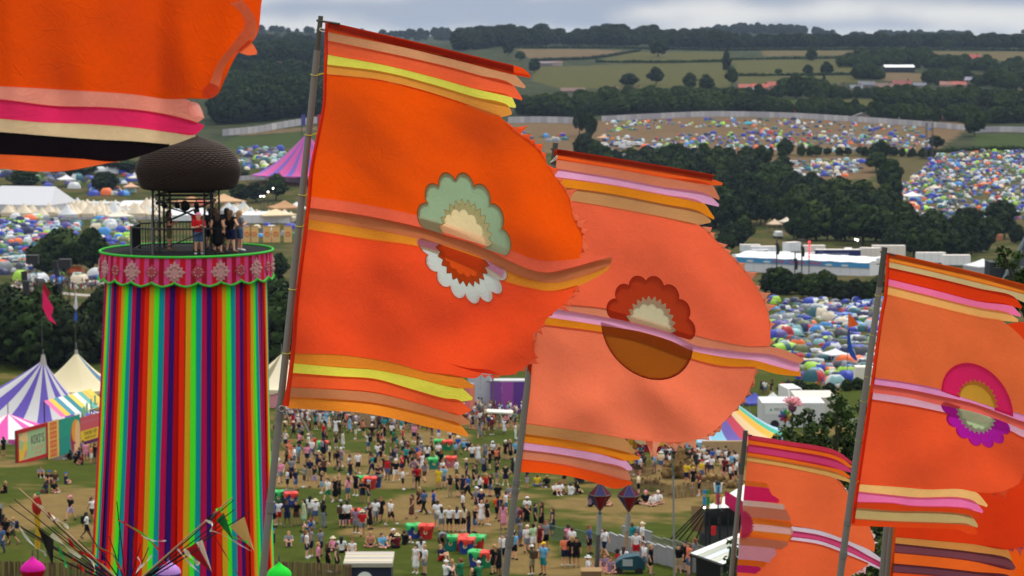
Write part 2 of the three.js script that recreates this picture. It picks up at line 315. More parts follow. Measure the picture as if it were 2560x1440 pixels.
{ // the sharp flag with the sage and white flower
  const D = 29, f = new Flag({ D, pole: [[802, 40], [658, 1440]], rad: 0.041, joint: 0.06, group: flagGroup, label: 'tall orange silk flag with sage green and white half flowers, left of centre',
    disp: (x, y) => (x - 780) * 0.00035 + waves([[0.09, 0.011, 0.004, 0.5], [0.06, 0.021, -0.006, 2.1], [0.16, 0.016, 0.020, 1.2, 1250, 830, 160, 120], [0.06, 0.03, 0.004, 0, 960, 830, 180, 130], [0.05, -0.012, 0.018, 0.3, 1330, 500, 130, 160], [0.035, 0.022, 0.002, 1, 980, 980, 400, 90]])(x, y) + folds(x, y, 0.62, 0.14) });
  const c0 = [[817, 53], [930, 79], [1050, 107], [1170, 136], [1284, 163]], c1 = [[818, 69], [930, 95], [1050, 123], [1170, 153], [1284, 180]];
  const c2 = [[820, 76], [1002, 113], [1123, 141], [1200, 162], [1280, 182]], c3 = [[820, 101], [1002, 139], [1123, 167], [1200, 188], [1276, 208]];
  const c4 = [[820, 133], [962, 159], [1083, 189], [1183, 217], [1274, 238]], c5 = [[818, 161], [962, 180], [1083, 211], [1183, 241], [1268, 262]], c6 = [[815, 185], [942, 198], [1042, 221], [1143, 252], [1248, 288]];
  f.band([c0, c1], [[178, 44, 12]], [], 'sleeve'); f.band([c0, c1].map((l) => l.map(([x, y]) => [x, y + 1])), [[170, 40, 10]], [], 'sleeve');
  f.band([c1, c2, c3, c4, c5, c6], [[238, 84, 22], [212, 150, 108], [244, 100, 58], [228, 224, 88], [228, 150, 62]], [[1326, 189], [1314, 215], [1306, 245], [1290, 264], [1280, 281]]);
  f.piece('hem_end', [240, 76, 20], [[1282, 163], [1306, 170], [1326, 187]], [[1282, 182], [1304, 184], [1326, 189]], { nv: 4, nu: 16 });
  const m0 = [[775, 491], [895, 508], [1042, 538], [1120, 560], [1197, 588], [1283, 627], [1326, 644], [1369, 652], [1429, 650], [1541, 634]];
  const m1 = [[774, 519], [895, 536], [1042, 566], [1110, 586], [1197, 614], [1278, 654], [1326, 674], [1369, 681], [1429, 669], [1530, 642]];
  const m2 = [[772, 545], [895, 564], [1042, 592], [1110, 609], [1197, 637], [1265, 672], [1326, 695], [1378, 704], [1438, 693], [1524, 659]];
  const m3 = [[770, 570], [895, 592], [1042, 613], [1110, 635], [1190, 668], [1259, 699], [1326, 717], [1378, 725], [1438, 714], [1520, 670]];
  f.piece('upper_field', [240, 84, 4], c6, [...m0.slice(0, 8), [1429, 649], [1450, 645]], { nu: 150, nv: 110, hole: [[1160, 604], [119, 40], [2, -170], scallop(7, 0.09)], R: [[1248, 288], [1276, 318], [1344, 374], [1381, 431], [1421, 491], [1434, 544], [1456, 592], [1450, 645]], L: [[815, 185], [811, 262], [797, 334], [779, 423], [775, 491]] });
  f.band([m0, m1, m2, m3], [[240, 102, 72], [190, 112, 70], [228, 142, 42]], [[1546, 634], [1531, 643], [1525, 660]], 'stripe', 1);
  f.piece('lower_field', [246, 80, 36], [...m3.slice(0, 8), [1445, 711]], [[736, 883], [852, 887], [981, 906], [1067, 930], [1141, 939]], { nu: 150, nv: 110, hole: [[1156, 626], [112, 40], [8, 128], scallop(8, 0.1)], R: [[1445, 711], [1412, 757], [1369, 794], [1352, 816], [1332, 840], [1334, 893], [1296, 928], [1257, 938], [1218, 924], [1190, 945], [1141, 939]], L: [[770, 570], [749, 695], [740, 781], [736, 883]] });
  const b0 = [[736, 883], [852, 887], [981, 906], [1067, 930], [1141, 939]], b1 = [[734, 904], [852, 915], [938, 921], [1024, 938], [1110, 960], [1149, 967]], b2 = [[732, 932], [852, 941], [938, 947], [1024, 971], [1110, 995], [1147, 1000]];
  const b3 = [[727, 964], [852, 971], [938, 979], [1024, 999], [1110, 1023], [1147, 1034]], b4 = [[723, 992], [831, 997], [938, 1007], [1024, 1025], [1110, 1047], [1146, 1058]], b5 = [[717, 1016], [809, 1022], [895, 1027], [981, 1042], [1067, 1063], [1132, 1078]];
  f.band([b0, b1, b2, b3, b4, b5], [[228, 134, 40], [228, 220, 78], [242, 92, 44], [196, 124, 82], [242, 142, 44]], [[1186, 964], [1182, 994], [1176, 1023], [1176, 1055], [1171, 1086]]);
  f.piece('hoist_hem', [214, 48, 14], [[813, 56], [820, 56]], [[707, 1016], [716, 1017]], { nu: 3, nv: 60, off: -0.012, L: [[813, 56], [809, 185], [806, 262], [792, 334], [774, 423], [767, 503], [760, 566], [744, 695], [735, 781], [727, 880], [716, 966], [706, 1015]], R: [[821, 56], [817, 185], [814, 262], [801, 334], [784, 423], [777, 503], [770, 566], [754, 695], [745, 781], [738, 880], [728, 966], [722, 1016]] });
  f.fringe([[1255, 294], [1276, 318], [1344, 374], [1381, 431]], [242, 88, 40], { size: 34, step: 26, seed: 4 });
  f.fringe([[1381, 431], [1421, 491], [1434, 544], [1456, 592], [1452, 640]], [240, 112, 74], { size: 22, step: 19, seed: 7, bias: [0.25, 0.1] });
  f.fringe([[1445, 711], [1412, 757], [1369, 794], [1352, 816], [1332, 840], [1334, 893], [1296, 928], [1257, 938], [1200, 935]], [240, 98, 60], { size: 24, step: 21, seed: 11, bias: [0.2, 0.1] });
  const up = f.half('flower_petals', [156, 184, 148], [1160, 604], [119, 40], [2, -170], scallop(7, 0.09), 0.012);
  f.edgeLine('stitching', [150, 110, 60], [1160, 604], [119, 40], [2, -170], scallop(7, 0.09), 0.016, 0.02, up);
  f.half('flower_heart', [242, 222, 170], [1163, 598], [68, 22], [8, -98], saw(13), 0.02);
  f.edgeLine('stitching', [196, 140, 72], [1163, 598], [68, 22], [8, -98], saw(13), 0.024, 0.022, up);
  const lo = f.half('flower_petals', [208, 220, 216], [1156, 626], [112, 40], [8, 128], scallop(8, 0.1), 0.012);
  f.edgeLine('stitching', [190, 90, 60], [1156, 626], [112, 40], [8, 128], scallop(8, 0.1), 0.016, 0.02, lo);
  f.half('flower_heart', [222, 82, 24], [1156, 630], [67, 23], [2, 84], saw(12), 0.02);
  f.edgeLine('stitching', [130, 70, 30], [1156, 630], [67, 23], [2, 84], saw(12), 0.024, 0.022, lo);
  f.piece('flower_band', [236, 168, 204], [[1043, 594], [1070, 600], [1104, 612]], [[1043, 612], [1070, 620], [1100, 628]], { nu: 10, nv: 3, off: -0.02, lap: 0 });
  f.piece('flower_band', [236, 168, 204], [[1216, 650], [1240, 662], [1262, 676]], [[1212, 666], [1236, 680], [1256, 694]], { nu: 10, nv: 3, off: -0.02, lap: 0 });
  const ex = (y) => lineOf([[815, 60], [809, 185], [806, 262], [792, 334], [774, 423], [767, 503], [760, 566], [744, 695], [727, 880], [706, 1015]])((y - 60) / 955)[0];
  f.ties([184, 334, 484, 562, 720, 880], ex); f.crossbar([791, 51], [850, 60]);
  f.collar(0.687, 0.700, 0.052); f.collar(0.704, 0.716, 0.054); f.collar(0.864, 0.884, 0.057);
  const knot = new THREE.CatmullRomCurve3([[800, 71], [812, 72], [819, 76], [814, 79], [800, 76]].map(([a, b]) => P(a, b, D - 0.06)), true);
  wpart(f.g, 'tie_cord', new THREE.TubeGeometry(knot, 20, 0.006, 5, true), whiteCord);
  wpart(f.g, 'shackle', new THREE.TorusGeometry(0.035, 0.008, 6, 14).translate(...P(704, 1022, D - 0.05).toArray()), mat(lin(0.5, 0.5, 0.52), 0.3, { metalness: 0.9 }));
}
{ // salmon flag with the brick red flower
  const D = 35, f = new Flag({ D, pole: [[1389, 357], [1264, 1440]], rad: 0.047, thin: 0.04, joint: 0.05, group: flagGroup, label: 'salmon orange silk flag with brick red flower over brown half disc, in the centre',
    disp: (x, y) => (x - 1380) * 0.0003 + waves([[0.05, 0.012, 0.003, 1.5], [0.03, 0.022, -0.006, 0.1], [0.11, -0.022, 0.018, 1.2, 1720, 990, 170, 110], [0.07, 0.02, 0.022, 0, 1480, 1010, 130, 90], [0.07, -0.02, 0.016, 0.3, 1850, 760, 100, 150]])(x, y) + folds(x + 900, y, 0.9, 0.15) });
  const c0 = [[1393, 372], [1527, 393], [1660, 415], [1787, 437]], c1 = [[1393, 383], [1527, 405], [1660, 427], [1780, 448]], c2 = [[1392, 395], [1527, 416], [1660, 440], [1776, 459]], c3 = [[1387, 420], [1527, 442], [1660, 467], [1766, 484]];
  const c4 = [[1383, 440], [1527, 459], [1660, 484], [1753, 503]], c5 = [[1380, 464], [1527, 484], [1660, 510], [1748, 528]], c6 = [[1376, 492], [1527, 516], [1660, 541], [1740, 558]];
  f.band([c0, c1], [[170, 46, 10]], [], 'sleeve'); f.band([c0, c1], [[160, 40, 8]], [], 'sleeve');
  f.band([c1, c2, c3, c4, c5, c6], [[244, 98, 34], [216, 128, 96], [232, 166, 208], [228, 136, 26], [196, 142, 92]], [[1807, 457], [1799, 494], [1798, 511], [1786, 543], [1778, 551]]);
  const m0 = [[1337, 746], [1410, 759], [1515, 771], [1625, 800], [1742, 839], [1805, 854], [1873, 866], [1924, 866], [1975, 880], [2006, 896]], m1 = [[1332, 764], [1403, 774], [1515, 793], [1600, 811], [1682, 835], [1736, 862], [1805, 873], [1873, 881], [1924, 885], [1996, 907]];
  const m2 = [[1327, 784], [1382, 791], [1512, 811], [1600, 825], [1679, 849], [1726, 871], [1805, 888], [1890, 898], [1941, 912], [1999, 924]], m3 = [[1322, 805], [1354, 810], [1505, 830], [1600, 850], [1719, 893], [1805, 914], [1890, 917], [1941, 931], [1998, 937]];
  f.piece('upper_field', [246, 104, 68], c6, [...m0.slice(0, 7), [1924, 866]], { nu: 150, nv: 110, hole: [[1625, 822], [112, 31], [14, -130], scallop(7, 0.08)], R: [[1740, 558], [1767, 578], [1810, 623], [1847, 663], [1880, 700], [1907, 747], [1922, 793], [1926, 830], [1924, 866]] });
  f.band([m0, m1, m2, m3], [[218, 132, 100], [232, 166, 208], [228, 136, 26]], [[2010, 897], [1999, 908], [2003, 936]], 'stripe', 1);
  const b0 = [[1311, 1055], [1396, 1067], [1498, 1084], [1559, 1096]], b1 = [[1306, 1084], [1396, 1096], [1498, 1114], [1566, 1130]], b2 = [[1304, 1102], [1396, 1114], [1498, 1131], [1560, 1148]], b3 = [[1301, 1123], [1396, 1135], [1498, 1154], [1562, 1171]], b4 = [[1297, 1145], [1396, 1157], [1498, 1179], [1558, 1196]], b5 = [[1293, 1176], [1362, 1179], [1430, 1188], [1498, 1206], [1539, 1218]];
  f.piece('lower_field', [246, 122, 86], [...m3.slice(0, 6), [1890, 917]], b0, { nu: 150, nv: 110, hole: [[1618, 834], [113, 32], [-4, 110], round], R: [[1890, 917], [1883, 951], [1859, 999], [1818, 1046], [1781, 1080], [1736, 1101], [1679, 1106], [1600, 1101], [1559, 1096]] });
  f.band([b0, b1, b2, b3, b4, b5], [[196, 138, 84], [232, 136, 26], [232, 166, 208], [216, 130, 98], [244, 82, 16]], [[1588, 1128], [1600, 1143], [1581, 1170], [1578, 1194], [1581, 1205]]);
  f.piece('hoist_hem', [222, 60, 16], [[1386, 374], [1394, 374]], [[1287, 1180], [1297, 1180]], { nu: 3, nv: 50, off: -0.012 });
  f.fringe([[1755, 566], [1810, 623], [1847, 663], [1880, 700]], [222, 128, 96], { size: 34, step: 25, seed: 21 });
  f.fringe([[1880, 700], [1907, 747], [1922, 793], [1926, 862]], [226, 136, 104], { size: 26, step: 17, seed: 25, bias: [0.3, 0] });
  f.fringe([[1888, 922], [1883, 951], [1859, 999], [1818, 1046], [1781, 1080]], [214, 124, 90], { size: 15, step: 20, seed: 28, bias: [0.1, 0] });
  f.fringe([[1790, 1074], [1736, 1101], [1679, 1106], [1600, 1101]], [238, 152, 118], { size: 32, step: 24, seed: 33, bias: [0.3, 0.2] });
  const up = f.half('flower_petals', [186, 58, 22], [1625, 822], [112, 31], [14, -130], scallop(7, 0.08), 0.012);
  f.edgeLine('stitching', [150, 46, 16], [1625, 822], [112, 31], [14, -130], scallop(7, 0.08), 0.016, 0.016, up);
  f.half('flower_heart', [214, 204, 168], [1627, 817], [63, 18], [10, -76], saw(13), 0.02);
  const lo = f.half('flower_base', [162, 84, 20], [1618, 834], [113, 32], [-4, 110], round, 0.012);
  f.edgeLine('stitching', [120, 40, 12], [1618, 834], [113, 32], [-4, 110], round, 0.016, 0.02, lo);
  f.crossbar([1377, 372], [1420, 377]);
  f.collar(0.775, 0.786, 0.062); f.collar(0.795, 0.806, 0.062); f.collar(0.905, 0.93, 0.066);
  const knot = new THREE.CatmullRomCurve3([[1375, 406], [1390, 398], [1394, 388], [1388, 394], [1380, 402]].map(([a, b]) => P(a, b, D - 0.08)), true);
  wpart(f.g, 'tie_cord', new THREE.TubeGeometry(knot, 20, 0.007, 5, true), whiteCord);
}
{ // right-hand flag with the magenta flower
  const D = 42, f = new Flag({ D, pole: [[2212, 618], [2101, 1440]], rad: 0.056, thin: 0.05, joint: 0.12, group: flagGroup, label: 'orange silk flag with magenta, gold and violet flower at the right edge',
    disp: (x, y) => (x - 2220) * 0.0003 + waves([[0.05, 0.014, 0.004, 0.5], [0.03, 0.024, -0.006, 2.1], [0.08, 0.018, 0.024, 1.2, 2330, 1100, 120, 90], [0.08, -0.02, 0.02, 0.3, 2530, 1160, 90, 80]])(x, y) + folds(x + 300, y, 1.2, 0.13) });
  const c0 = [[2222, 631], [2338, 657], [2449, 682], [2546, 707], [2590, 718]], c1 = [[2222, 640], [2338, 666], [2449, 691], [2546, 718], [2588, 730]], c2 = [[2222, 651], [2338, 677], [2449, 704], [2546, 728], [2572, 735]], c3 = [[2221, 668], [2338, 694], [2449, 721], [2532, 740]], c4 = [[2219, 693], [2338, 722], [2449, 750], [2520, 759]], c5 = [[2217, 712], [2338, 742], [2449, 769], [2515, 780]], c6 = [[2215, 733], [2338, 764], [2449, 790], [2499, 797]];
  f.band([c0, c1], [[206, 96, 18]], [], 'sleeve'); f.band([c0, c1], [[200, 90, 14]], [], 'sleeve');
  f.band([c1, c2, c3, c4, c5, c6], [[232, 134, 42], [204, 180, 130], [222, 58, 12], [246, 118, 168], [242, 178, 102]], [[2600, 740], [2566, 752], [2555, 766], [2553, 786], [2546, 799]]);
  const m0 = [[2184, 943], [2270, 956], [2352, 973], [2440, 1000], [2532, 1029], [2560, 1037], [2630, 1050]], m1 = [[2181, 960], [2270, 973], [2352, 990], [2435, 1009], [2529, 1044], [2560, 1054], [2630, 1066]], m2 = [[2178, 977], [2270, 990], [2352, 1009], [2435, 1026], [2529, 1058], [2560, 1071], [2630, 1084]], m3 = [[2175, 997], [2270, 1012], [2349, 1028], [2440, 1050], [2525, 1076], [2560, 1093], [2628, 1100]];
  f.piece('upper_field', [234, 110, 58], c6, m0, { nu: 110, nv: 90, hole: [[2443, 1010], [90, 32], [2, -98], round], R: [[2499, 797], [2532, 822], [2560, 850], [2600, 920], [2625, 1000], [2630, 1050]] });
  f.band([m0, m1, m2, m3], [[230, 150, 206], [226, 102, 86], [230, 176, 202]], [], 'stripe', 1);
  const b0 = [[2144, 1206], [2247, 1215], [2322, 1222], [2398, 1222], [2439, 1230]], b1 = [[2142, 1228], [2229, 1237], [2292, 1243], [2398, 1243], [2436, 1253]], b2 = [[2138, 1252], [2229, 1255], [2281, 1262], [2398, 1266], [2430, 1272]], b3 = [[2135, 1269], [2247, 1277], [2322, 1278], [2398, 1283], [2428, 1290]], b4 = [[2133, 1294], [2240, 1301], [2360, 1305], [2424, 1310]], b5 = [[2129, 1310], [2210, 1313], [2322, 1317], [2398, 1321], [2418, 1330]];
  f.piece('lower_field', [240, 88, 44], m3, b0, { nu: 110, nv: 90, hole: [[2440, 1028], [88, 32], [-4, 86], scallop(7, 0.1)], R: [[2628, 1100], [2600, 1140], [2560, 1180], [2548, 1208], [2517, 1224], [2491, 1233], [2439, 1230]] });
  f.band([b0, b1, b2, b3, b4, b5], [[250, 196, 122], [250, 124, 186], [218, 68, 18], [198, 174, 116], [232, 74, 22]], [[2469, 1262], [2458, 1277], [2450, 1293], [2445, 1313], [2444, 1330]]);
  f.piece('hoist_hem', [224, 56, 14], [[2215, 634], [2223, 634]], [[2127, 1310], [2136, 1310]], { nu: 3, nv: 50, off: -0.012, L: [[2216, 634], [2210, 733], [2199, 794], [2191, 850], [2179, 941], [2171, 997], [2156, 1099], [2141, 1200], [2126, 1309]], R: [[2224, 634], [2219, 733], [2208, 794], [2200, 850], [2188, 941], [2181, 997], [2166, 1099], [2151, 1200], [2136, 1309]] });
  f.fringe([[2595, 1146], [2560, 1180], [2548, 1208], [2517, 1224], [2470, 1232]], [222, 80, 40], { size: 18, step: 20, seed: 41, bias: [0.3, 0.1] });
  f.half('flower_disc', [222, 34, 100], [2443, 1010], [90, 32], [2, -98], round, 0.012);
  f.half('flower_heart', [208, 154, 52], [2444, 1006], [52, 17], [6, -57], saw(13), 0.02);
  f.half('flower_petals', [184, 24, 168], [2440, 1028], [88, 32], [-4, 86], scallop(7, 0.1), 0.012);
  f.half('flower_heart', [192, 218, 168], [2440, 1032], [51, 16], [-4, 52], saw(13), 0.02);
  f.ties([735, 834, 938, 1000, 1098, 1204], (y) => lerp(2216, 2128, (y - 634) / 676)); f.crossbar([2200, 629], [2240, 638]);
  f.collar(0.83, 0.845, 0.068); f.collar(0.925, 0.945, 0.072);
}
{ // small pink-striped flag lower right
  const D = 55, f = new Flag({ D, pole: [[1864, 1076], [1828, 1440]], rad: 0.055, thin: 0.055, joint: 0.3, group: flagGroup, label: 'smaller orange silk flag with hot pink banded flower at its hoist, lower right',
    disp: (x, y) => (x - 1870) * 0.0004 + waves([[0.06, 0.02, 0.004, 0.5], [0.05, 0.035, -0.004, 2.1], [0.1, 0.03, 0.014, 0.3, 2080, 1290, 80, 80]])(x, y) });
  const c0 = [[1871, 1087], [1957, 1101], [2088, 1126]], c1 = [[1871, 1096], [1957, 1110], [2087, 1135]], c2 = [[1870, 1110], [1957, 1123], [2089, 1149]], c3 = [[1869, 1127], [1957, 1141], [2090, 1168]], c4 = [[1868, 1139], [1957, 1153], [2086, 1179]], c5 = [[1867, 1151], [1957, 1165], [2073, 1189]];
  f.band([c0, c1, c2, c3, c4, c5], [[196, 52, 78], [236, 108, 28], [206, 62, 116], [236, 110, 28], [216, 168, 96]], [[2131, 1155], [2131, 1166], [2130, 1176], [2125, 1190], [2126, 1200]]);
  const m0 = [[1856, 1285], [1978, 1313], [2051, 1326], [2119, 1351], [2173, 1375], [2214, 1404]], m1 = [[1854, 1300], [1980, 1326], [2051, 1338], [2119, 1361], [2173, 1390], [2214, 1412]], m2 = [[1852, 1313], [1976, 1338], [2051, 1349], [2119, 1375], [2173, 1401], [2213, 1419]], m3 = [[1850, 1325], [1970, 1348], [2051, 1361], [2119, 1386], [2173, 1408], [2211, 1425]];
  f.piece('upper_field', [242, 108, 60], c5, [...m0.slice(0, 4), [2186, 1380]], { nu: 50, nv: 40, R: [[2073, 1189], [2100, 1204], [2125, 1240], [2146, 1267], [2173, 1313], [2187, 1361], [2186, 1380]] });
  f.piece('lower_field', [242, 104, 58], m3.slice(0, 5), [[1834, 1560], [1950, 1572], [2040, 1580]], { nu: 50, nv: 40, R: [[2173, 1408], [2157, 1421], [2125, 1440], [2090, 1470], [2040, 1580]] });
  f.band([m0, m1, m2, m3].map((l) => l.slice(1)), [[216, 202, 218], [214, 72, 124], [222, 202, 226]], [[2218, 1406], [2216, 1414], [2212, 1424]]);
  const z = (X) => 1740 + X / 3.692, w = (Y) => 1050 + Y / 3.692;
  [[560, 606, 660, [240, 136, 50]], [606, 740, 690, [238, 44, 128], 770], [740, 790, 815, [230, 228, 222]], [790, 890, 850, [214, 150, 124], 872], [893, 950, 878, [240, 130, 40], 884], [950, 1012, 893, [240, 184, 184]], [1014, 1076, 885, [240, 126, 38], 862], [1078, 1155, 850, [208, 142, 112], 800], [1155, 1285, 740, [232, 184, 214], 690], [1285, 1340, 645, [240, 128, 38], 630], [1338, 1405, 598, [212, 38, 136], 560]].forEach(([t, b, r, c, r2]) => {
    const xl = (Y) => lerp(470, 372, (Y - 372) / 1068);
    f.piece('flower_band', c, [[z(xl(t)), w(t)], [z((xl(t) + r) / 2), w(t + (r - 440) * 0.045)], [z(r - 14), w(t + (r - 440) * 0.1)]], [[z(xl(b)), w(b)], [z((xl(b) + r) / 2), w(b + (r - 440) * 0.045)], [z((r2 ?? r) - 8), w(b + (r - 440) * 0.1)]], { nu: 24, nv: 5, off: -0.04, lap: 0, through: 0.3, R: [[z(r - 14), w(t + (r - 440) * 0.1)], [z(r + 4), w(lerp(t, b, 0.4) + (r - 440) * 0.1)], [z((r2 ?? r) + 2), w(lerp(t, b, 0.8) + (r - 440) * 0.1)], [z((r2 ?? r) - 8), w(b + (r - 440) * 0.1)]] });
  });
  f.half('flower_heart', [212, 66, 120], [1853, 1310], [0, 39], [33, 3], saw(14, 0.2), 0.06);
  f.fringe([[2085, 1194], [2125, 1240], [2146, 1267], [2173, 1313], [2187, 1361]], [232, 216, 214], { size: 13, step: 10, seed: 51, bias: [0.1, 0.1] });
  f.fringe([[2172, 1410], [2157, 1421], [2125, 1440], [2095, 1466]], [236, 190, 196], { size: 13, step: 11, seed: 53, bias: [0.1, 0.2] });
  f.crossbar([1858, 1087], [1880, 1088]);
}
{ // red flag behind the right-hand one
  const D = 48, f = new Flag({ D, pole: [[2262, 780], [2205, 1440]], rad: 0.052, thin: 0.05, joint: 0.1, group: flagGroup, label: 'deep orange red silk flag with purple brown bands, partly hidden in the lower right corner',
    disp: (x, y) => (x - 2260) * 0.0003 + waves([[0.07, 0.016, 0.004, 0.5], [0.05, 0.03, -0.006, 2.1]])(x, y) });
  const k0 = [[2240, 1339], [2340, 1349], [2435, 1359], [2517, 1373]], k1 = [[2238, 1358], [2340, 1369], [2435, 1380], [2521, 1396]], k2 = [[2235, 1378], [2340, 1388], [2435, 1400], [2528, 1421]], k3 = [[2230, 1408], [2340, 1418], [2435, 1429], [2527, 1441]], k4 = [[2227, 1427], [2340, 1436], [2435, 1448], [2528, 1462]], k5 = [[2222, 1470], [2340, 1480], [2530, 1500]];
  f.piece('upper_field', [224, 62, 14], [[2272, 830], [2400, 842], [2540, 806], [2575, 806]], [...k0, [2560, 1366], [2640, 1360]], { nu: 60, nv: 60, R: [[2575, 806], [2600, 900], [2660, 1100], [2650, 1250], [2640, 1360]] });
  f.band([k0, k1, k2, k3, k4, k5], [[210, 150, 78], [122, 70, 84], [242, 112, 38], [112, 66, 84], [238, 90, 34]], [[2530, 1398], [2539, 1417], [2538, 1440], [2536, 1462], [2536, 1498]]);
  f.fringe([[2600, 1362], [2560, 1366], [2517, 1372]], [196, 84, 96], { size: 12, step: 11, seed: 61, bias: [0, 0.6] });
  f.piece('hoist_hem', [196, 74, 12], [[2268, 830], [2276, 830]], [[2222, 1470], [2230, 1470]], { nu: 3, nv: 30, off: -0.012 });
}
{ // plain orange flag behind it
  const D = 51, f = new Flag({ D, pole: [[2268, 900], [2218, 1440]], rad: 0.052, thin: 0.05, joint: 0.1, group: flagGroup, label: 'plain bright orange silk flag rearmost in the bottom right corner', disp: waves([[0.08, 0.02, 0.006, 0.5]]) });
  f.piece('field', [246, 96, 14], [[2262, 960], [2640, 980]], [[2222, 1440], [2540, 1480], [2650, 1500]], { nu: 50, nv: 40 });
  f.piece('stripe', [206, 60, 116], [[2222, 1445], [2540, 1485], [2650, 1505]], [[2220, 1475], [2540, 1510], [2650, 1530]], { nu: 50, nv: 4 });
}
{ // the large near flag, top left
  const D = 18, f = new Flag({ D, pole: [[-178, -900], [-262, 700]], rad: 0.041, joint: 0.06, group: flagGroup, label: 'large near orange flag with pink, cream and black bands, top left corner',
    disp: (x, y) => waves([[0.055, 0.013, 0.001, 0.2], [0.035, 0.024, 0.003, 1.1], [0.02, 0.045, -0.004, 0.4]])(x, y) + folds(x, y, 1.5, 0.12) });
  const f0 = [[-200, 206], [0, 213], [167, 223], [333, 235], [417, 247], [470, 250]], f1 = [[-204, 240], [0, 248], [133, 264], [267, 268], [367, 277], [440, 291], [487, 304]], f2 = [[-206, 284], [0, 293], [100, 302], [233, 307], [333, 315], [433, 328], [487, 333]], f3 = [[-208, 322], [0, 330], [100, 338], [233, 348], [333, 353], [418, 360]], f4 = [[-210, 374], [0, 382], [100, 387], [200, 393], [300, 399]], f5 = [[-212, 408], [0, 418], [100, 425], [167, 423], [233, 411], [297, 400]];
  f.piece('upper_field', [226, 74, 2], [[-190, -620], [100, -600], [400, -560], [640, -470]], [...f0.slice(0, 5), [480, 246]], { nu: 90, nv: 70, R: [[640, -470], [700, -250], [655, 0], [640, 92], [595, 132], [562, 198], [547, 232], [530, 245], [480, 246]] });
  f.piece('torn_edge', [244, 124, 84], [[575, 8], [600, 30], [612, 60], [596, 90], [572, 122], [548, 152], [532, 186], [522, 214]], [[606, 0], [636, 40], [640, 90], [618, 104], [590, 132], [562, 168], [552, 205], [548, 222]], { nu: 40, nv: 5, off: -0.05, lap: 0, through: 0.2 });
  f.piece('torn_edge', [240, 110, 66], [[588, 126], [606, 116], [624, 100]], [[600, 132], [620, 138], [642, 136]], { nu: 12, nv: 6, off: -0.03, lap: 0, R: [[624, 100], [636, 116], [643, 130], [642, 136]] });
  f.piece('torn_edge', [238, 96, 50], [[505, 226], [525, 208], [546, 216]], [[508, 243], [528, 246], [549, 230]], { nu: 12, nv: 6, off: -0.05, lap: 0 });
  f.band([f0, f1, f2, f3, f4, f5], [[230, 142, 124], [228, 42, 100], [220, 192, 152], [14, 7, 14], [234, 96, 44]], [[508, 292], [510, 313], [490, 335], [424, 360], [300, 399]]);
  f.piece('torn_edge', [244, 170, 158], [[466, 254], [494, 258], [506, 278]], [[480, 296], [496, 290], [511, 296]], { nu: 12, nv: 6, off: -0.03, lap: 0 });
}
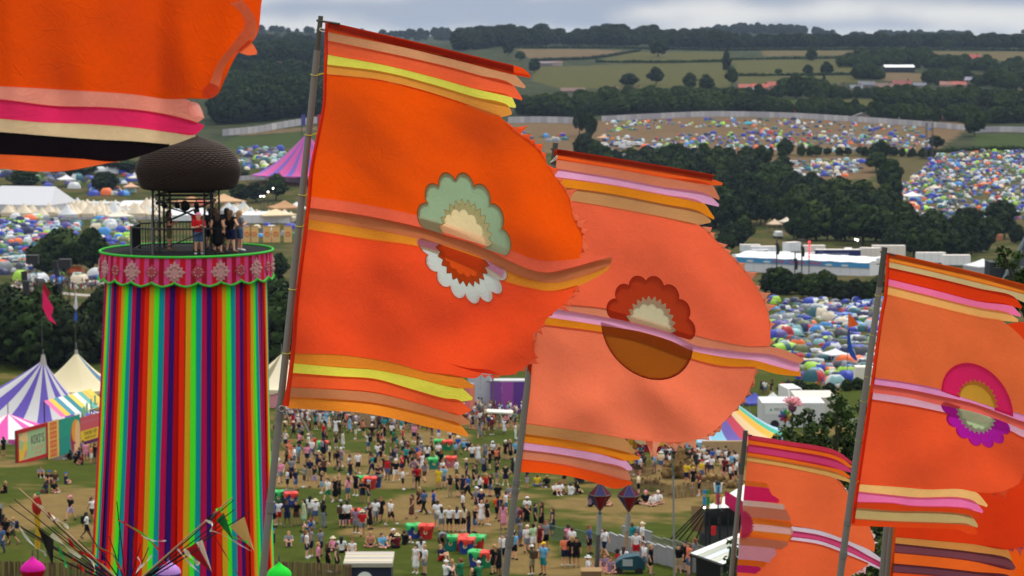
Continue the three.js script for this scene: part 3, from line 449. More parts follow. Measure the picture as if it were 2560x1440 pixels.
// ---------------------------------------------------------------- the striped viewing tower
const TD = 105, TS = TD / F;                                   // metres per photo pixel at the tower
const towerFoot = (() => { const p = P(452, 1440, TD); p.y = groundY(p.x, p.z); return p; })();
const towerTop = P(467, 625, TD);
const tower = thing('viewing_tower', 'round tower wrapped in vertical rainbow ribbons with a railed lookout on top', 'tower', towerFoot);
const axisAt = (y) => { const t = (y - towerFoot.y) / (towerTop.y - towerFoot.y); return v3(lerp(towerFoot.x, towerTop.x, t), y, -TD); };
{
  const cols = [[190, 6, 12], [240, 46, 6], [220, 168, 30], [78, 244, 44], [16, 150, 164], [188, 18, 82], [54, 20, 112]];
  const fab = cols.map((c) => mat(srgb(...c), 0.9, { sheen: 0.3, sheenRoughness: 0.6 }));
  const core = [], y0 = towerFoot.y, y1 = P(467, 690, TD).y + 0.9, N = 98, R0 = 4.25, R1 = 197 * TS;
  const rad = (y) => { const t = Math.min(1, Math.max(0, (y - y0) / (y1 - y0))); return lerp(R0, R1, Math.pow(t, 0.75)); };
  wpart(tower, 'inner_drum', sheet(64, 6, (u, v) => { const y = lerp(y0, y1, v), a = u * Math.PI * 2, r = rad(y) - 0.22, c = axisAt(y); return [v3(c.x + Math.sin(a) * r, y, c.z + Math.cos(a) * r)]; }), mat(lin(0.01, 0.01, 0.012), 0.95));
  const R = rng(77);
  for (let i = 0; i < N; i++) {
    const k = ((i % 7) + 7) % 7, a0 = (i / N) * Math.PI * 2 + 0.031, w = (Math.PI * 2 / N) * 1.0, ph = R() * 6, tw = (R() - 0.5) * 0.02, pleat = i % 7 === 6 || i % 7 === 0 ? -0.05 : 0;
    const g = sheet(4, 26, (u, v) => {
      const y = lerp(y0 + 0.3, y1, v), s = 1 - v, c = axisAt(y), a = a0 + (u - 0.5) * w * (1.04 - 0.02 * Math.sin(s * 5 + ph)) + Math.sin(s * 4 + ph) * 0.004 + tw * s;
      const r = rad(y) + pleat * (0.4 + s) + Math.sin((u) * Math.PI) * 0.035 + Math.sin(s * 7 + ph) * 0.012 + (i % 7) * 0.002;
      return [v3(c.x + Math.sin(a) * r, y, c.z + Math.cos(a) * r)];
    });
    wpart(tower, 'ribbon', g, fab[k]);
  }
  // platform deck
  const deckY = P(467, 627, TD).y, RR = 214 * TS, c = axisAt(deckY);
  const black = mat(lin(0.012, 0.012, 0.014), 0.95), steel = mat(lin(0.02, 0.02, 0.022), 0.5, { metalness: 0.3 }), alu = mat(lin(0.16, 0.16, 0.17), 0.4, { metalness: 0.7 });
  wpart(tower, 'deck', new THREE.CylinderGeometry(RR - 0.05, RR - 0.05, 0.2, 72).translate(c.x, deckY - 0.09, c.z), black);
  // valance: pink and red panels, lace medallions, green trims
  const pink = mat(srgb(206, 70, 130), 0.85), red = mat(srgb(156, 16, 40), 0.85), bright = mat(srgb(200, 24, 36), 0.85), trim = mat(srgb(66, 178, 66), 0.8), lace = mat(srgb(188, 140, 140), 0.9), laceRed = mat(srgb(170, 70, 80), 0.9);
  const topY = deckY + 0.02, drop = (a) => { const k = a * 24 / (Math.PI * 2), f = Math.abs(fract(k) * 2 - 1); return 1.02 + 0.2 * Math.pow(1 - f, 0.55) * (1) - 0.0 ; };
  const at = (a, d, off = 0) => { const y = topY - d, cc = axisAt(y), r = RR + off + d * 0.04; return v3(cc.x + Math.sin(a) * r, y, cc.z + Math.cos(a) * r); };
  const n = 104;
  for (let i = 0; i < n; i++) {
    const a0 = i / n * Math.PI * 2, a1 = (i + 1) / n * Math.PI * 2;
    wpart(tower, 'valance_panel', sheet(3, 5, (u, v) => [at(lerp(a0, a1, u), v * drop(lerp(a0, a1, u)), 0.004 * (i % 2))]), i % 2 ? (i % 6 === 1 ? bright : red) : pink);
  }
  for (let i = 0; i < 24; i++) { // lace medallions: a ring of petals round a boss, alternately large and small
    const a = (i + 0.5) / 24 * Math.PI * 2 + 0.13, s = (i % 2 ? 1 : 0.7) * 0.42, mid = 0.62;
    const put = (dx, dy, o) => at(a + dx / RR, mid - dy, o);
    const g = sheet(48, 4, (u, v) => { const t = u * Math.PI * 2, r = s * v * (0.86 + 0.14 * Math.cos(t * 12)) * (1 + 0.12 * Math.cos(t * 4)); return [put(Math.cos(t) * r, Math.sin(t) * r * 1.08, 0.02 + 0.02 * (1 - v))]; });
    const medal = wpart(tower, 'lace_medallion', g, i % 2 ? lace : laceRed);
    for (let q = 0; q < 8; q++) { const t = q / 8 * Math.PI * 2, p = put(Math.cos(t) * s * 0.55, Math.sin(t) * s * 0.6, 0.045); wpart(tower, 'rosette', new THREE.SphereGeometry(s * 0.13, 6, 5).translate(p.x, p.y, p.z), lace, medal); }
  }
  wpart(tower, 'top_trim', new THREE.TorusGeometry(RR + 0.02, 0.055, 8, 96).rotateX(Math.PI / 2).translate(c.x, topY + 0.02, c.z), trim);
  const sc = []; for (let i = 0; i <= 480; i++) { const a = i / 480 * Math.PI * 2; sc.push(at(a, drop(a) + 0.02, 0.03)); }
  wpart(tower, 'scalloped_trim', new THREE.TubeGeometry(new THREE.CatmullRomCurve3(sc, true), 720, 0.05, 6, true), trim);
  // steel frame under the basket
  const baskBottom = P(470, 474, TD).y, floorY = deckY;
  const cols4 = [[-66, 1.1], [62, 1.1], [-58, -1.2], [66, -1.2]].map(([dx, dz]) => v3(c.x + dx * TS, 0, c.z + dz));
  cols4.forEach((q) => {
    const h = 0.14, legs = [];
    for (const [sx, sz] of [[-1, -1], [1, -1], [1, 1], [-1, 1]]) legs.push(rod(v3(q.x + sx * h, floorY, q.z + sz * h), v3(q.x + sx * h, baskBottom + 0.3, q.z + sz * h), 0.03, 0.03, 6));
    for (let y = floorY; y < baskBottom; y += 0.42) for (const [ax, az, bx_, bz] of [[-1, 1, 1, 1], [1, 1, 1, -1], [1, -1, -1, -1], [-1, -1, -1, 1]]) legs.push(rod(v3(q.x + ax * h, y, q.z + az * h), v3(q.x + bx_ * h, y + 0.42, q.z + bz * h), 0.014, 0.014, 5));
    wpart(tower, 'truss_column', merge(legs), steel);
  });
  const beam = (a, b, y, r = 0.05) => wpart(tower, 'beam', rod(v3(a.x, y, a.z), v3(b.x, y, b.z), r, r, 6), steel);
  for (const [i, j] of [[0, 1], [1, 3], [3, 2], [2, 0]]) { beam(cols4[i], cols4[j], baskBottom - 0.18, 0.06); beam(cols4[i], cols4[j], baskBottom - 0.5, 0.045); }
  for (const [i, j] of [[0, 3], [2, 1]]) { wpart(tower, 'brace', rod(v3(cols4[i].x, baskBottom - 0.55, cols4[i].z), v3(cols4[j].x, floorY + 1.2, cols4[j].z), 0.035, 0.035, 6), steel); wpart(tower, 'brace', rod(v3(cols4[i].x, floorY + 1.2, cols4[i].z), v3(cols4[j].x, baskBottom - 0.55, cols4[j].z), 0.035, 0.035, 6), steel); }
  for (const dx of [-46, -14, 6, 34]) { const p = v3(c.x + dx * TS, baskBottom - 0.62, c.z + 1.1), s = dx === 6 ? 0.17 : 0.1; const l = wpart(tower, 'spotlight', new THREE.CylinderGeometry(s, s * 1.2, s * 2, 12).rotateX(1.1).translate(p.x, p.y, p.z), black); wpart(tower, 'yoke', rod(v3(p.x, p.y, p.z), v3(p.x, p.y + 0.3, p.z), 0.02), black, l); }
  // railing round the lookout, with bars
  const railY = 1.12, rp = [[-128, 1.3], [-66, 2.2], [62, 2.2], [128, 0.6], [128, -1.2], [60, -2.2], [-60, -2.2], [-128, -1.2]].map(([dx, dz]) => v3(c.x + dx * TS, floorY, c.z + dz));
  for (let i = 0; i < rp.length; i++) {
    const a = rp[i], b = rp[(i + 1) % rp.length], up = (p, h) => v3(p.x, p.y + h, p.z);
    const rail = wpart(tower, 'railing', rod(up(a, railY), up(b, railY), 0.04), steel); wpart(tower, 'lower_rail', rod(up(a, 0.15), up(b, 0.15), 0.03), steel, rail);
    wpart(tower, 'post', bar(up(a, 0), up(a, railY + 0.08), 0.08, 0.08), i < 2 || i === 3 ? alu : black, rail);
    if (i === 0 || i === 3 || i >= 4) { const m = Math.round(a.distanceTo(b) / 0.15); for (let k = 1; k < m; k++) { const p = a.clone().lerp(b, k / m); wpart(tower, 'bar', rod(up(p, 0.15), up(p, railY), 0.013, 0.013, 5), black, rail); } }
    else { wpart(tower, 'strut', rod(up(a, 0.1), up(b, railY - 0.1), 0.028), steel, rail); }
  }
  for (const [dx, h] of [[-64, 2.4], [62, 2.4], [-115, 1.6]]) wpart(tower, 'scaffold_tube', rod(v3(c.x + dx * TS, floorY - 0.1, c.z + 2.6), v3(c.x + dx * TS, floorY + h * 0.75, c.z + 2.6), 0.035), alu);
  // woven basket
  const bc = axisAt(baskBottom), prof = [[0.02, 3.95], [0.16, 3.9], [0.2, 3.5], [0.26, 3.15], [0.45, 2.95], [0.95, 2.72], [1.55, 2.42], [1.98, 1.95], [2.2, 1.45], [2.26, 1.05], [2.18, 0.6], [2.05, 0.2], [1.9, 0.04], [0, 0]].map(([r, y]) => new THREE.Vector2(r, y));
  const curve = new THREE.SplineCurve(prof.slice(0, 13)), wick = [];
  const rows = 56; for (let i = 0; i <= rows * 4; i++) { const p = curve.getPoint(i / (rows * 4)); wick.push(new THREE.Vector2(Math.max(0.01, p.x + 0.05 * Math.sin(i / 4 * Math.PI * 2)), p.y)); } wick.push(new THREE.Vector2(0.01, 0.02));
  const wg = new THREE.LatheGeometry(wick, 120);
  { const q = wg.attributes.position; for (let i = 0; i < q.count; i++) { const x = q.getX(i), z = q.getZ(i), a = Math.atan2(x, z), row = Math.floor((i % wick.length) / 4), k = 1 + 0.018 * Math.sin(a * 40 + (row % 2) * Math.PI); q.setX(i, x * k); q.setZ(i, z * k); } wg.computeVertexNormals(); }
  const wickMap = noiseTexture(256, (u, v) => { const k = 0.5 + 0.5 * tileNoise(u, v, 64, 3) * 0.8 + 0.3 * tileNoise(u, v, 16, 5); return [k, k * 0.92, k * 0.85]; });
  wickMap.repeat.set(14, 5);
  wpart(tower, 'wicker_basket', wg.scale(1, 0.80, 1).translate(bc.x + 0.05, baskBottom, bc.z), mat(lin(0.046, 0.025, 0.017), 0.75, { map: wickMap }));
}
// ---------------------------------------------------------------- trees and hedges
const ORD = ['first', 'second', 'third', 'fourth', 'fifth', 'sixth', 'seventh', 'eighth', 'ninth', 'tenth', 'eleventh', 'twelfth', 'thirteenth', 'fourteenth', 'fifteenth', 'sixteenth', 'seventeenth', 'eighteenth', 'nineteenth', 'twentieth'];
const TENS = ['', '', 'twenty', 'thirty', 'forty', 'fifty', 'sixty', 'seventy', 'eighty', 'ninety'], TENTH = ['', '', 'twentieth', 'thirtieth', 'fortieth', 'fiftieth', 'sixtieth', 'seventieth', 'eightieth', 'ninetieth'];
const ordinal = (i) => (i < 20 ? ORD[i] : (i + 1) % 10 ? TENS[Math.floor((i + 1) / 10)] + '-' + ORD[i % 10] : TENTH[(i + 1) / 10]);
// leaf-sized faces over uneven lobes; normals lean outwards so that clumps shade one another
function foliage(lobes, leaf, per, seed, core = true) {
  const R = rng(seed), pos = [], nor = [], col = [], ix = [];
  const dir = () => { const z = R() * 2 - 1, a = R() * Math.PI * 2, r = Math.sqrt(1 - z * z); return v3(Math.cos(a) * r, z, Math.sin(a) * r); };
  for (const [cx, cy, cz, rx, ry, rz] of lobes) {
    const tone = 0.75 + R() * 0.5;
    if (core) {
      const g = new THREE.IcosahedronGeometry(1, 1), p = g.attributes.position, base = pos.length / 3;
      for (let i = 0; i < p.count; i++) { const q = v3(p.getX(i), p.getY(i), p.getZ(i)), k = 0.80; pos.push(cx + q.x * rx * k, cy + q.y * ry * k, cz + q.z * rz * k); nor.push(q.x, q.y, q.z); col.push(tone, tone, tone * 0.9); ix.push(base + i); }
    }
    const n = Math.round(per * (rx * ry + ry * rz + rx * rz) / 3);
    for (let i = 0; i < n; i++) {
      const d = dir(), k = 0.78 + 0.3 * R(), c = v3(cx + d.x * rx * k, cy + d.y * ry * k, cz + d.z * rz * k), t = dir(), a = new V3().crossVectors(d, t).normalize(), b = new V3().crossVectors(dir().addScaledVector(d, 0.6), a).normalize(), s = leaf * (0.6 + 0.8 * R()), base = pos.length / 3, w = tone * (0.7 + 0.6 * R());
      for (const [u, v] of [[-1, -0.5], [0.15, -0.8], [1, 0.4], [-0.2, 0.9]]) { pos.push(c.x + (a.x * u + b.x * v) * s, c.y + (a.y * u + b.y * v) * s, c.z + (a.z * u + b.z * v) * s); const m = d.clone().addScaledVector(t, 0.45).normalize(); nor.push(m.x, m.y, m.z); col.push(w * (0.9 + 0.2 * R()), w, w * 0.9); }
      ix.push(base, base + 1, base + 2, base, base + 2, base + 3);
    }
  }
  const g = new THREE.BufferGeometry();
  g.setAttribute('position', new THREE.Float32BufferAttribute(pos, 3)); g.setAttribute('normal', new THREE.Float32BufferAttribute(nor, 3)); g.setAttribute('color', new THREE.Float32BufferAttribute(col, 3)); g.setIndex(ix); return g;
}
function crownLobes(seed, w, y0, h, n) {
  const R = rng(seed), out = [[0, y0 + h * 0.45, 0, w * 0.3, h * 0.36, w * 0.3]];
  for (let i = 0; i < n; i++) { const t = (i + 0.5) / n, a = i * 2.4 + R() * 0.8, y = y0 + h * (0.1 + 0.8 * t), prof = Math.sin(Math.PI * Math.pow(0.12 + t * 0.84, 0.8)), r = w * 0.34 * prof * (0.75 + 0.5 * R()), s = w * (0.09 + 0.12 * R()); out.push([Math.cos(a) * r, y, Math.sin(a) * r, s, s * (0.7 + 0.25 * R()), s]); }
  return out;
}
function trunkGeo(seed, h, r) {
  const R = rng(seed), out = [rod(v3(0, -0.6, 0), v3(0.1, h * 0.55, 0), r, r * 0.6, 7)];
  for (let i = 0; i < 5; i++) { const a = i * 1.3 + R(), l = h * (0.3 + 0.2 * R()); out.push(rod(v3(0.05, h * (0.3 + 0.05 * i), 0), v3(Math.cos(a) * l * 0.6, h * (0.35 + 0.05 * i) + l * 0.7, Math.sin(a) * l * 0.6), r * 0.45, r * 0.14, 5)); }
  return merge(out);
}
const barkMat = mat(lin(0.05, 0.042, 0.032), 0.95);
const leafMat = (r, g, b) => new THREE.MeshPhysicalMaterial({ color: lin(r, g, b), vertexColors: true, roughness: 0.9, specularIntensity: 0.12, side: THREE.DoubleSide });
const LEAF = [leafMat(0.026, 0.046, 0.013), leafMat(0.036, 0.058, 0.016), leafMat(0.021, 0.038, 0.014), leafMat(0.048, 0.07, 0.02), leafMat(0.024, 0.036, 0.017)];
// ten-metre trees: round, tall, broad, bushy, low
const TREES = [0, 1, 2, 3, 4, 5].map((k) => {
  const w = [9, 7.5, 11, 9, 8, 10][k], y0 = [2, 1.6, 2.2, 0.4, 0.2, 1.2][k], h = [8, 8.4, 7.8, 9.6, 9.8, 8.8][k];
  return { crown: foliage(crownLobes(100 + k, w, y0, h, 38 + k * 3), 0.36, 44, 200 + k), trunk: trunkGeo(300 + k, 8, 0.34) };
});
function treeAt(p, h, w, kind, leaf, label, category = 'tree', group, turn = 0, name = 'broadleaf_tree') {
  const t = thing(name, label, category, p, group), K = TREES[kind % TREES.length];
  part(t, 'trunk', K.trunk, barkMat); part(t, 'crown', K.crown, LEAF[leaf % LEAF.length]);
  t.scale.set(w / 9, h / 10, w / 9); t.rotation.y = turn; return t;
}
// trees along a line of ground points: photo pixels of the foot, height in photo pixels
function belt(pts, n, hpx, where, { seed = 1, jx = 8, jy = 5, wide = 0.95, leaf, group, leaves = [0, 1, 2, 4], kinds = [0, 1, 2, 3, 5] } = {}) {
  const R = rng(seed), l = lineOf(pts), spots = [];
  for (let i = 0; i < n; i++) { const [x, y] = l(n === 1 ? 0.5 : i / (n - 1)); spots.push([x + (R() - 0.5) * 2 * jx, y + (R() - 0.5) * 2 * jy]); }
  spots.sort((a, b) => a[0] - b[0]).forEach(([x, y], i) => {
    const p = ground(x, y), D = -p.z, h = hpx * (0.7 + 0.55 * R()) / pxm(D), w = h * wide * (0.8 + 0.5 * R());
    treeAt(p, h, w, kinds[Math.floor(R() * kinds.length)], leaves[Math.floor(R() * leaves.length)], n === 1 ? where : `dark green tree ${where}, ${ordinal(i)} from the left`, 'tree', group ?? `trees ${where}`, R() * 6.3);
  });
}
// many far trees that read as one wood
function wood(name, label, areas, { seed = 5, leaf = 0, hm = 12 } = {}) {
  const R = rng(seed), mats = [];
  for (const [pts, n, h0, jy] of areas) { const l = lineOf(pts); for (let i = 0; i < n; i++) { const [x, y] = l(R()), p = ground(x + (R() - 0.5) * 6, y + (R() - 0.5) * (jy ?? 6)), h = (h0 ?? hm) * (0.65 + 0.6 * R()), w = h * (0.8 + 0.5 * R()); mats.push(new THREE.Matrix4().compose(p, new THREE.Quaternion().setFromAxisAngle(v3(0, 1, 0), R() * 6.3), v3(w / 9, h / 10, w / 9))); } }
  const m = shadowed(new THREE.InstancedMesh(TREES[5].crown, LEAF[leaf], mats.length)); mats.forEach((q, i) => m.setMatrixAt(i, q));
  const c = new THREE.Color(); mats.forEach((q, i) => { const k = 0.7 + 0.6 * R(); m.setColorAt(i, c.setRGB(k, k, k * (0.85 + 0.3 * R()))); });
  m.name = numbered(name); m.userData = { kind: 'stuff', label }; scene.add(m); return m;
}
function hedge(pts, hpx, label, { wm = 2.5, seed = 3, leaf = 0, group = 'field hedges' } = {}) {
  const l = lineOf(pts), R = rng(seed), a = ground(...l(0)), base = ground(...l(0.5)), D = -base.z, h = hpx / pxm(D), lobes = [];
  let prev = null, len = 0; for (let i = 0; i <= 30; i++) { const g = ground(...l(i / 30)); if (prev) len += prev.distanceTo(g); prev = g; }
  const n = Math.min(220, Math.max(6, Math.round(len / (h * 0.9))));
  for (let i = 0; i < n; i++) { const g = ground(...l((i + R() * 0.6) / n)), s = h * (0.42 + 0.3 * R()); lobes.push([g.x - base.x, g.y - base.y + s * 0.75, g.z - base.z, Math.max(s * 1.2, len / n * 0.75), s, wm * 0.6]); }
  return solo('hedge', foliage(lobes, h * 0.16, 18 / (h * h * 0.35), seed), LEAF[leaf], label, 'hedge', base, group);
}
{
  // wooded crest and woods that read as one mass
  wood('woodland', 'dark wood along the hill crest behind the orange flags', [[[[1150, 118], [1300, 108], [1500, 106], [1700, 112], [1820, 118]], 420, 15, 18], [[[1200, 112], [1420, 104], [1640, 108]], 160, 19, 6], [[[1800, 118], [2200, 116], [2620, 118]], 300, 12, 8], [[[560, 118], [700, 112], [830, 112]], 60, 11, 8]], { seed: 7, leaf: 4 });
  wood('woodland', 'blue-grey wood on the farthest ridge under the sky', [[[[560, 78], [800, 84], [1010, 92]], 46, 11, 3], [[[1000, 92], [1180, 90], [1220, 94]], 60, 14, 4], [[[1700, 94], [1860, 80], [2060, 86], [2140, 100]], 240, 13, 10], [[[2130, 100], [2250, 94], [2420, 96]], 170, 12, 9], [[[640, 95], [900, 98], [1180, 100]], 70, 9, 8]], { seed: 9, leaf: 4 });
  wood('woodland', 'dense wood covering the slope left of the tall flag', [[[[550, 150], [700, 148], [830, 150]], 70, 13, 16], [[[550, 215], [700, 205], [830, 210]], 150, 12, 30], [[[550, 255], [700, 250], [830, 245]], 160, 13, 40], [[[540, 300], [700, 285], [830, 272]], 130, 14, 26]], { seed: 11, leaf: 2 });
  wood('woodland', 'belt of trees behind the pale fence below the village', [[[[1300, 288], [1440, 282], [1700, 276], [1900, 278]], 150, 10, 16], [[[1900, 282], [2100, 288], [2300, 298], [2560, 306]], 110, 7.5, 12], [[[1440, 256], [1650, 256], [1850, 256]], 90, 8, 16], [[[2200, 256], [2380, 262], [2600, 268]], 110, 8.5, 22], [[[2480, 200], [2540, 206], [2620, 214]], 50, 9, 40], [[[2290, 168], [2420, 172], [2600, 182]], 60, 9, 12], [[[2100, 166], [2200, 160], [2320, 156]], 60, 10, 16], [[[2140, 196], [2160, 190], [2200, 196]], 20, 9, 14], [[[1840, 242], [2100, 244], [2450, 240]], 46, 6.5, 10], [[[2320, 204], [2450, 210], [2600, 206]], 46, 8, 26], [[[1960, 236], [2000, 232], [2060, 238]], 16, 9, 8]], { seed: 13, leaf: 1 });
  // single trees on the far slope
  const far = [[1645, 142, 46, 60, 'big spreading tree standing in the hedge between two far fields'], [1640, 212, 44, 44, 'dark round tree at the foot of the pasture beside the village'], [1572, 214, 30, 44, 'low dark tree left of the round tree below the pasture'], [1725, 218, 38, 44, 'dark tree above the village roofs right of the pasture'], [1765, 226, 40, 40, 'broad tree above the tree belt, right of the pasture'], [1336, 182, 32, 26, 'small conical tree in the pasture beside the flag tip'], [1815, 186, 60, 26, 'tall slim tree at the right end of the pasture'], [1830, 214, 46, 34, 'bushy tree at the right corner of the pasture'], [2028, 152, 34, 26, 'pale green tree standing in the upper stubble field'], [2020, 186, 26, 32, 'round tree in the hedge under the upper fields'], [2066, 186, 32, 34, 'dark domed tree in the hedge under the upper fields'], [1946, 186, 14, 16, 'small round bush in the hedge under the upper fields'], [2060, 206, 22, 10, 'slim dark conifer above the stone houses'], [2155, 152, 26, 26, 'dark tree at the edge of the copse by the stubble field'], [2278, 122, 28, 30, 'dark solitary tree on the crest, under the blue hill'], [2368, 122, 24, 34, 'spreading tree on the crest right of the solitary tree'], [1664, 84, 14, 14, 'tiny lone tree on the skyline'], [2560, 84, 10, 14, 'tiny tree on the skyline at the right edge'], [1270, 140, 40, 36, 'dark tree behind the tip of the tall flag'], [1300, 152, 24, 30, 'low tree by the farm sheds behind the tall flag'], [1990, 246, 60, 44, 'tall grey-green tree between the village houses'], [2000, 230, 40, 60, 'dark trees above the terrace of red roofs'], [2460, 300, 74, 52, 'tall dark tree at the end of the pale fence'], [2436, 340, 66, 46, 'bushy tree in front of the pale fence end'], [1476, 348, 70, 40, 'upright tree in the gap of the pale fence'], [1448, 340, 78, 36, 'taller tree in the gap of the pale fence'], [1462, 390, 56, 50, 'bushy tree at the foot of the gap in the pale fence'], [1490, 408, 60, 50, 'dark tree beside the second flag pole top'], [1962, 388, 42, 42, 'round dark tree at the lower edge of the upper tent field'], [2204, 398, 46, 40, 'domed tree between the two right-hand tent fields'], [2340, 372, 34, 50, 'dark tree above the large right-hand tent field'], [2190, 430, 50, 60, 'dark tree right of the caravan field'], [2226, 470, 70, 60, 'bushy tree left of the large tent field'], [2230, 530, 96, 70, 'very dark tree at the left edge of the large tent field'], [2196, 560, 60, 50, 'olive tree below the very dark tree by the tent field'], [160, 680, 104, 130, 'large dark tree among the left-hand tents'], [232, 684, 118, 110, 'second large dark tree among the left-hand tents, beside the tower'], [110, 690, 60, 60, 'low dark tree at the left foot of the large tree among tents'], [262, 476, 46, 66, 'dark round tree above the cream bell tents'], [60, 462, 46, 90, 'broad dark tree behind the large white marquee'], [180, 440, 40, 120, 'dark trees above the white marquee, under the near flag'], [300, 430, 34, 90, 'dark tree under the lower edge of the near flag'], [640, 505, 50, 70, 'round tree right of the wicker basket'], [690, 500, 66, 60, 'tall round tree between the basket and the flag pole'], [600, 500, 40, 50, 'low tree touching the wicker basket'], [690, 440, 34, 60, 'dark tree in front of the pink circus tent'], [745, 448, 34, 40, 'dark tree behind the flag pole by the pink tent'], [600, 445, 26, 40, 'dark shrub left of the pink circus tent'], [700, 700, 70, 60, 'dark tree between the striped tower and the flag pole'], [2500, 560, 60, 90, 'dark tree below the right-hand tent field'], [2420, 590, 70, 90, 'dark tree above the white trailers'], [2330, 600, 80, 90, 'broad dark tree behind the white trailers'], [2260, 596, 90, 80, 'dark tree left of the broad tree behind the trailers']];
  far.forEach(([x, y, h, w, label], i) => { const p = ground(x, y), D = -p.z; treeAt(p, h / pxm(D), w / pxm(D), i * 5 + 1, [0, 2, 4, 1][i % 4], label, 'tree', undefined, i); });
  belt([[1500, 420], [1700, 410], [1900, 412]], 26, 40, 'below the upper tent field', { seed: 3 });
  belt([[1480, 455], [1700, 450], [1960, 455]], 24, 56, 'in the middle of the valley wood', { seed: 4, jy: 12 });
  belt([[1700, 510], [1850, 505], [2010, 520]], 14, 70, 'in the lower valley wood', { seed: 5, jy: 10 });
  belt([[1760, 575], [1880, 565], [2030, 560]], 11, 84, 'at the valley bottom beside the flag edge', { seed: 6, jy: 8 });
  belt([[1990, 596], [2080, 604], [2260, 610]], 12, 82, 'behind the lorries', { seed: 8, jy: 6, leaves: [0, 1, 3] });
  belt([[1950, 494], [2050, 500], [2130, 512]], 11, 54, 'below the caravans', { seed: 23, jy: 8 });
  belt([[1990, 530], [2080, 545], [2210, 556]], 13, 78, 'between the caravans and the lorries', { seed: 24, jy: 10 });
  belt([[1800, 640], [1830, 620], [1860, 612]], 4, 60, 'at the left end of the lorry park', { seed: 25, jy: 4 });
  belt([[2230, 640], [2330, 640], [2450, 636]], 10, 74, 'behind the right-hand flag top', { seed: 26, jy: 6 });
  belt([[1930, 392], [2100, 388], [2330, 396]], 18, 26, 'in the hedge under the upper tent field', { seed: 12, jy: 3 });
  belt([[1930, 735], [2060, 742], [2250, 748]], 16, 62, 'in front of the blue fronted bar', { seed: 14, jy: 6, kinds: [3, 4], wide: 1.1 });
  belt([[2290, 590], [2420, 600], [2580, 600]], 10, 58, 'right of the lorries', { seed: 15, jy: 8 });
  belt([[-40, 905], [60, 912], [150, 915], [262, 905]], 11, 165, 'behind the purple circus tent', { seed: 16, jy: 10, kinds: [3, 4], leaves: [0, 2, 4] });
  belt([[668, 905], [700, 915], [760, 915]], 5, 200, 'behind the flag pole foot', { seed: 17, jy: 6, jx: 4, kinds: [3, 4, 0], leaves: [0, 2] });
  belt([[2390, 285], [2480, 290], [2590, 290]], 9, 46, 'at the right end of the village', { seed: 19, jy: 10 });
  belt([[1880, 270], [2000, 268], [2130, 276]], 9, 24, 'around the grey roofed house', { seed: 20, jy: 8 });
  belt([[1960, 985], [2040, 990], [2150, 978]], 6, 36, 'on the bank below the near tents', { seed: 22, jy: 6, kinds: [4, 3], wide: 1.4 });
  hedge([[1280, 121], [1500, 121], [1800, 127]], 7, 'long dark hedge under the wooded crest', { seed: 31, wm: 4, leaf: 4 });
  hedge([[1800, 127], [2200, 125], [2600, 128]], 7, 'long dark hedge along the top of the right-hand fields', { seed: 32, wm: 4, leaf: 4 });
  hedge([[1330, 153], [1480, 147], [1600, 128]], 7, 'slanting hedge between two straw fields', { seed: 33, wm: 4, leaf: 4 });
  hedge([[1490, 156], [1650, 157], [1830, 154]], 7, 'dark hedge above the large pasture', { seed: 34, wm: 4 });
  hedge([[1830, 150], [2000, 147], [2140, 146]], 6, 'hedge between the stubble field and the upper pasture', { seed: 35, wm: 4 });
  hedge([[1835, 190], [2000, 189], [2170, 186]], 7, 'hedge between the upper and middle pasture', { seed: 36, wm: 4 });
  hedge([[600, 124], [700, 124], [820, 122]], 8, 'dark hedge on the slope left of the tall flag', { seed: 37, wm: 4 });
  hedge([[2270, 392], [2400, 378], [2600, 374]], 10, 'dark hedge along the top of the large tent field', { seed: 38, wm: 4 });
}
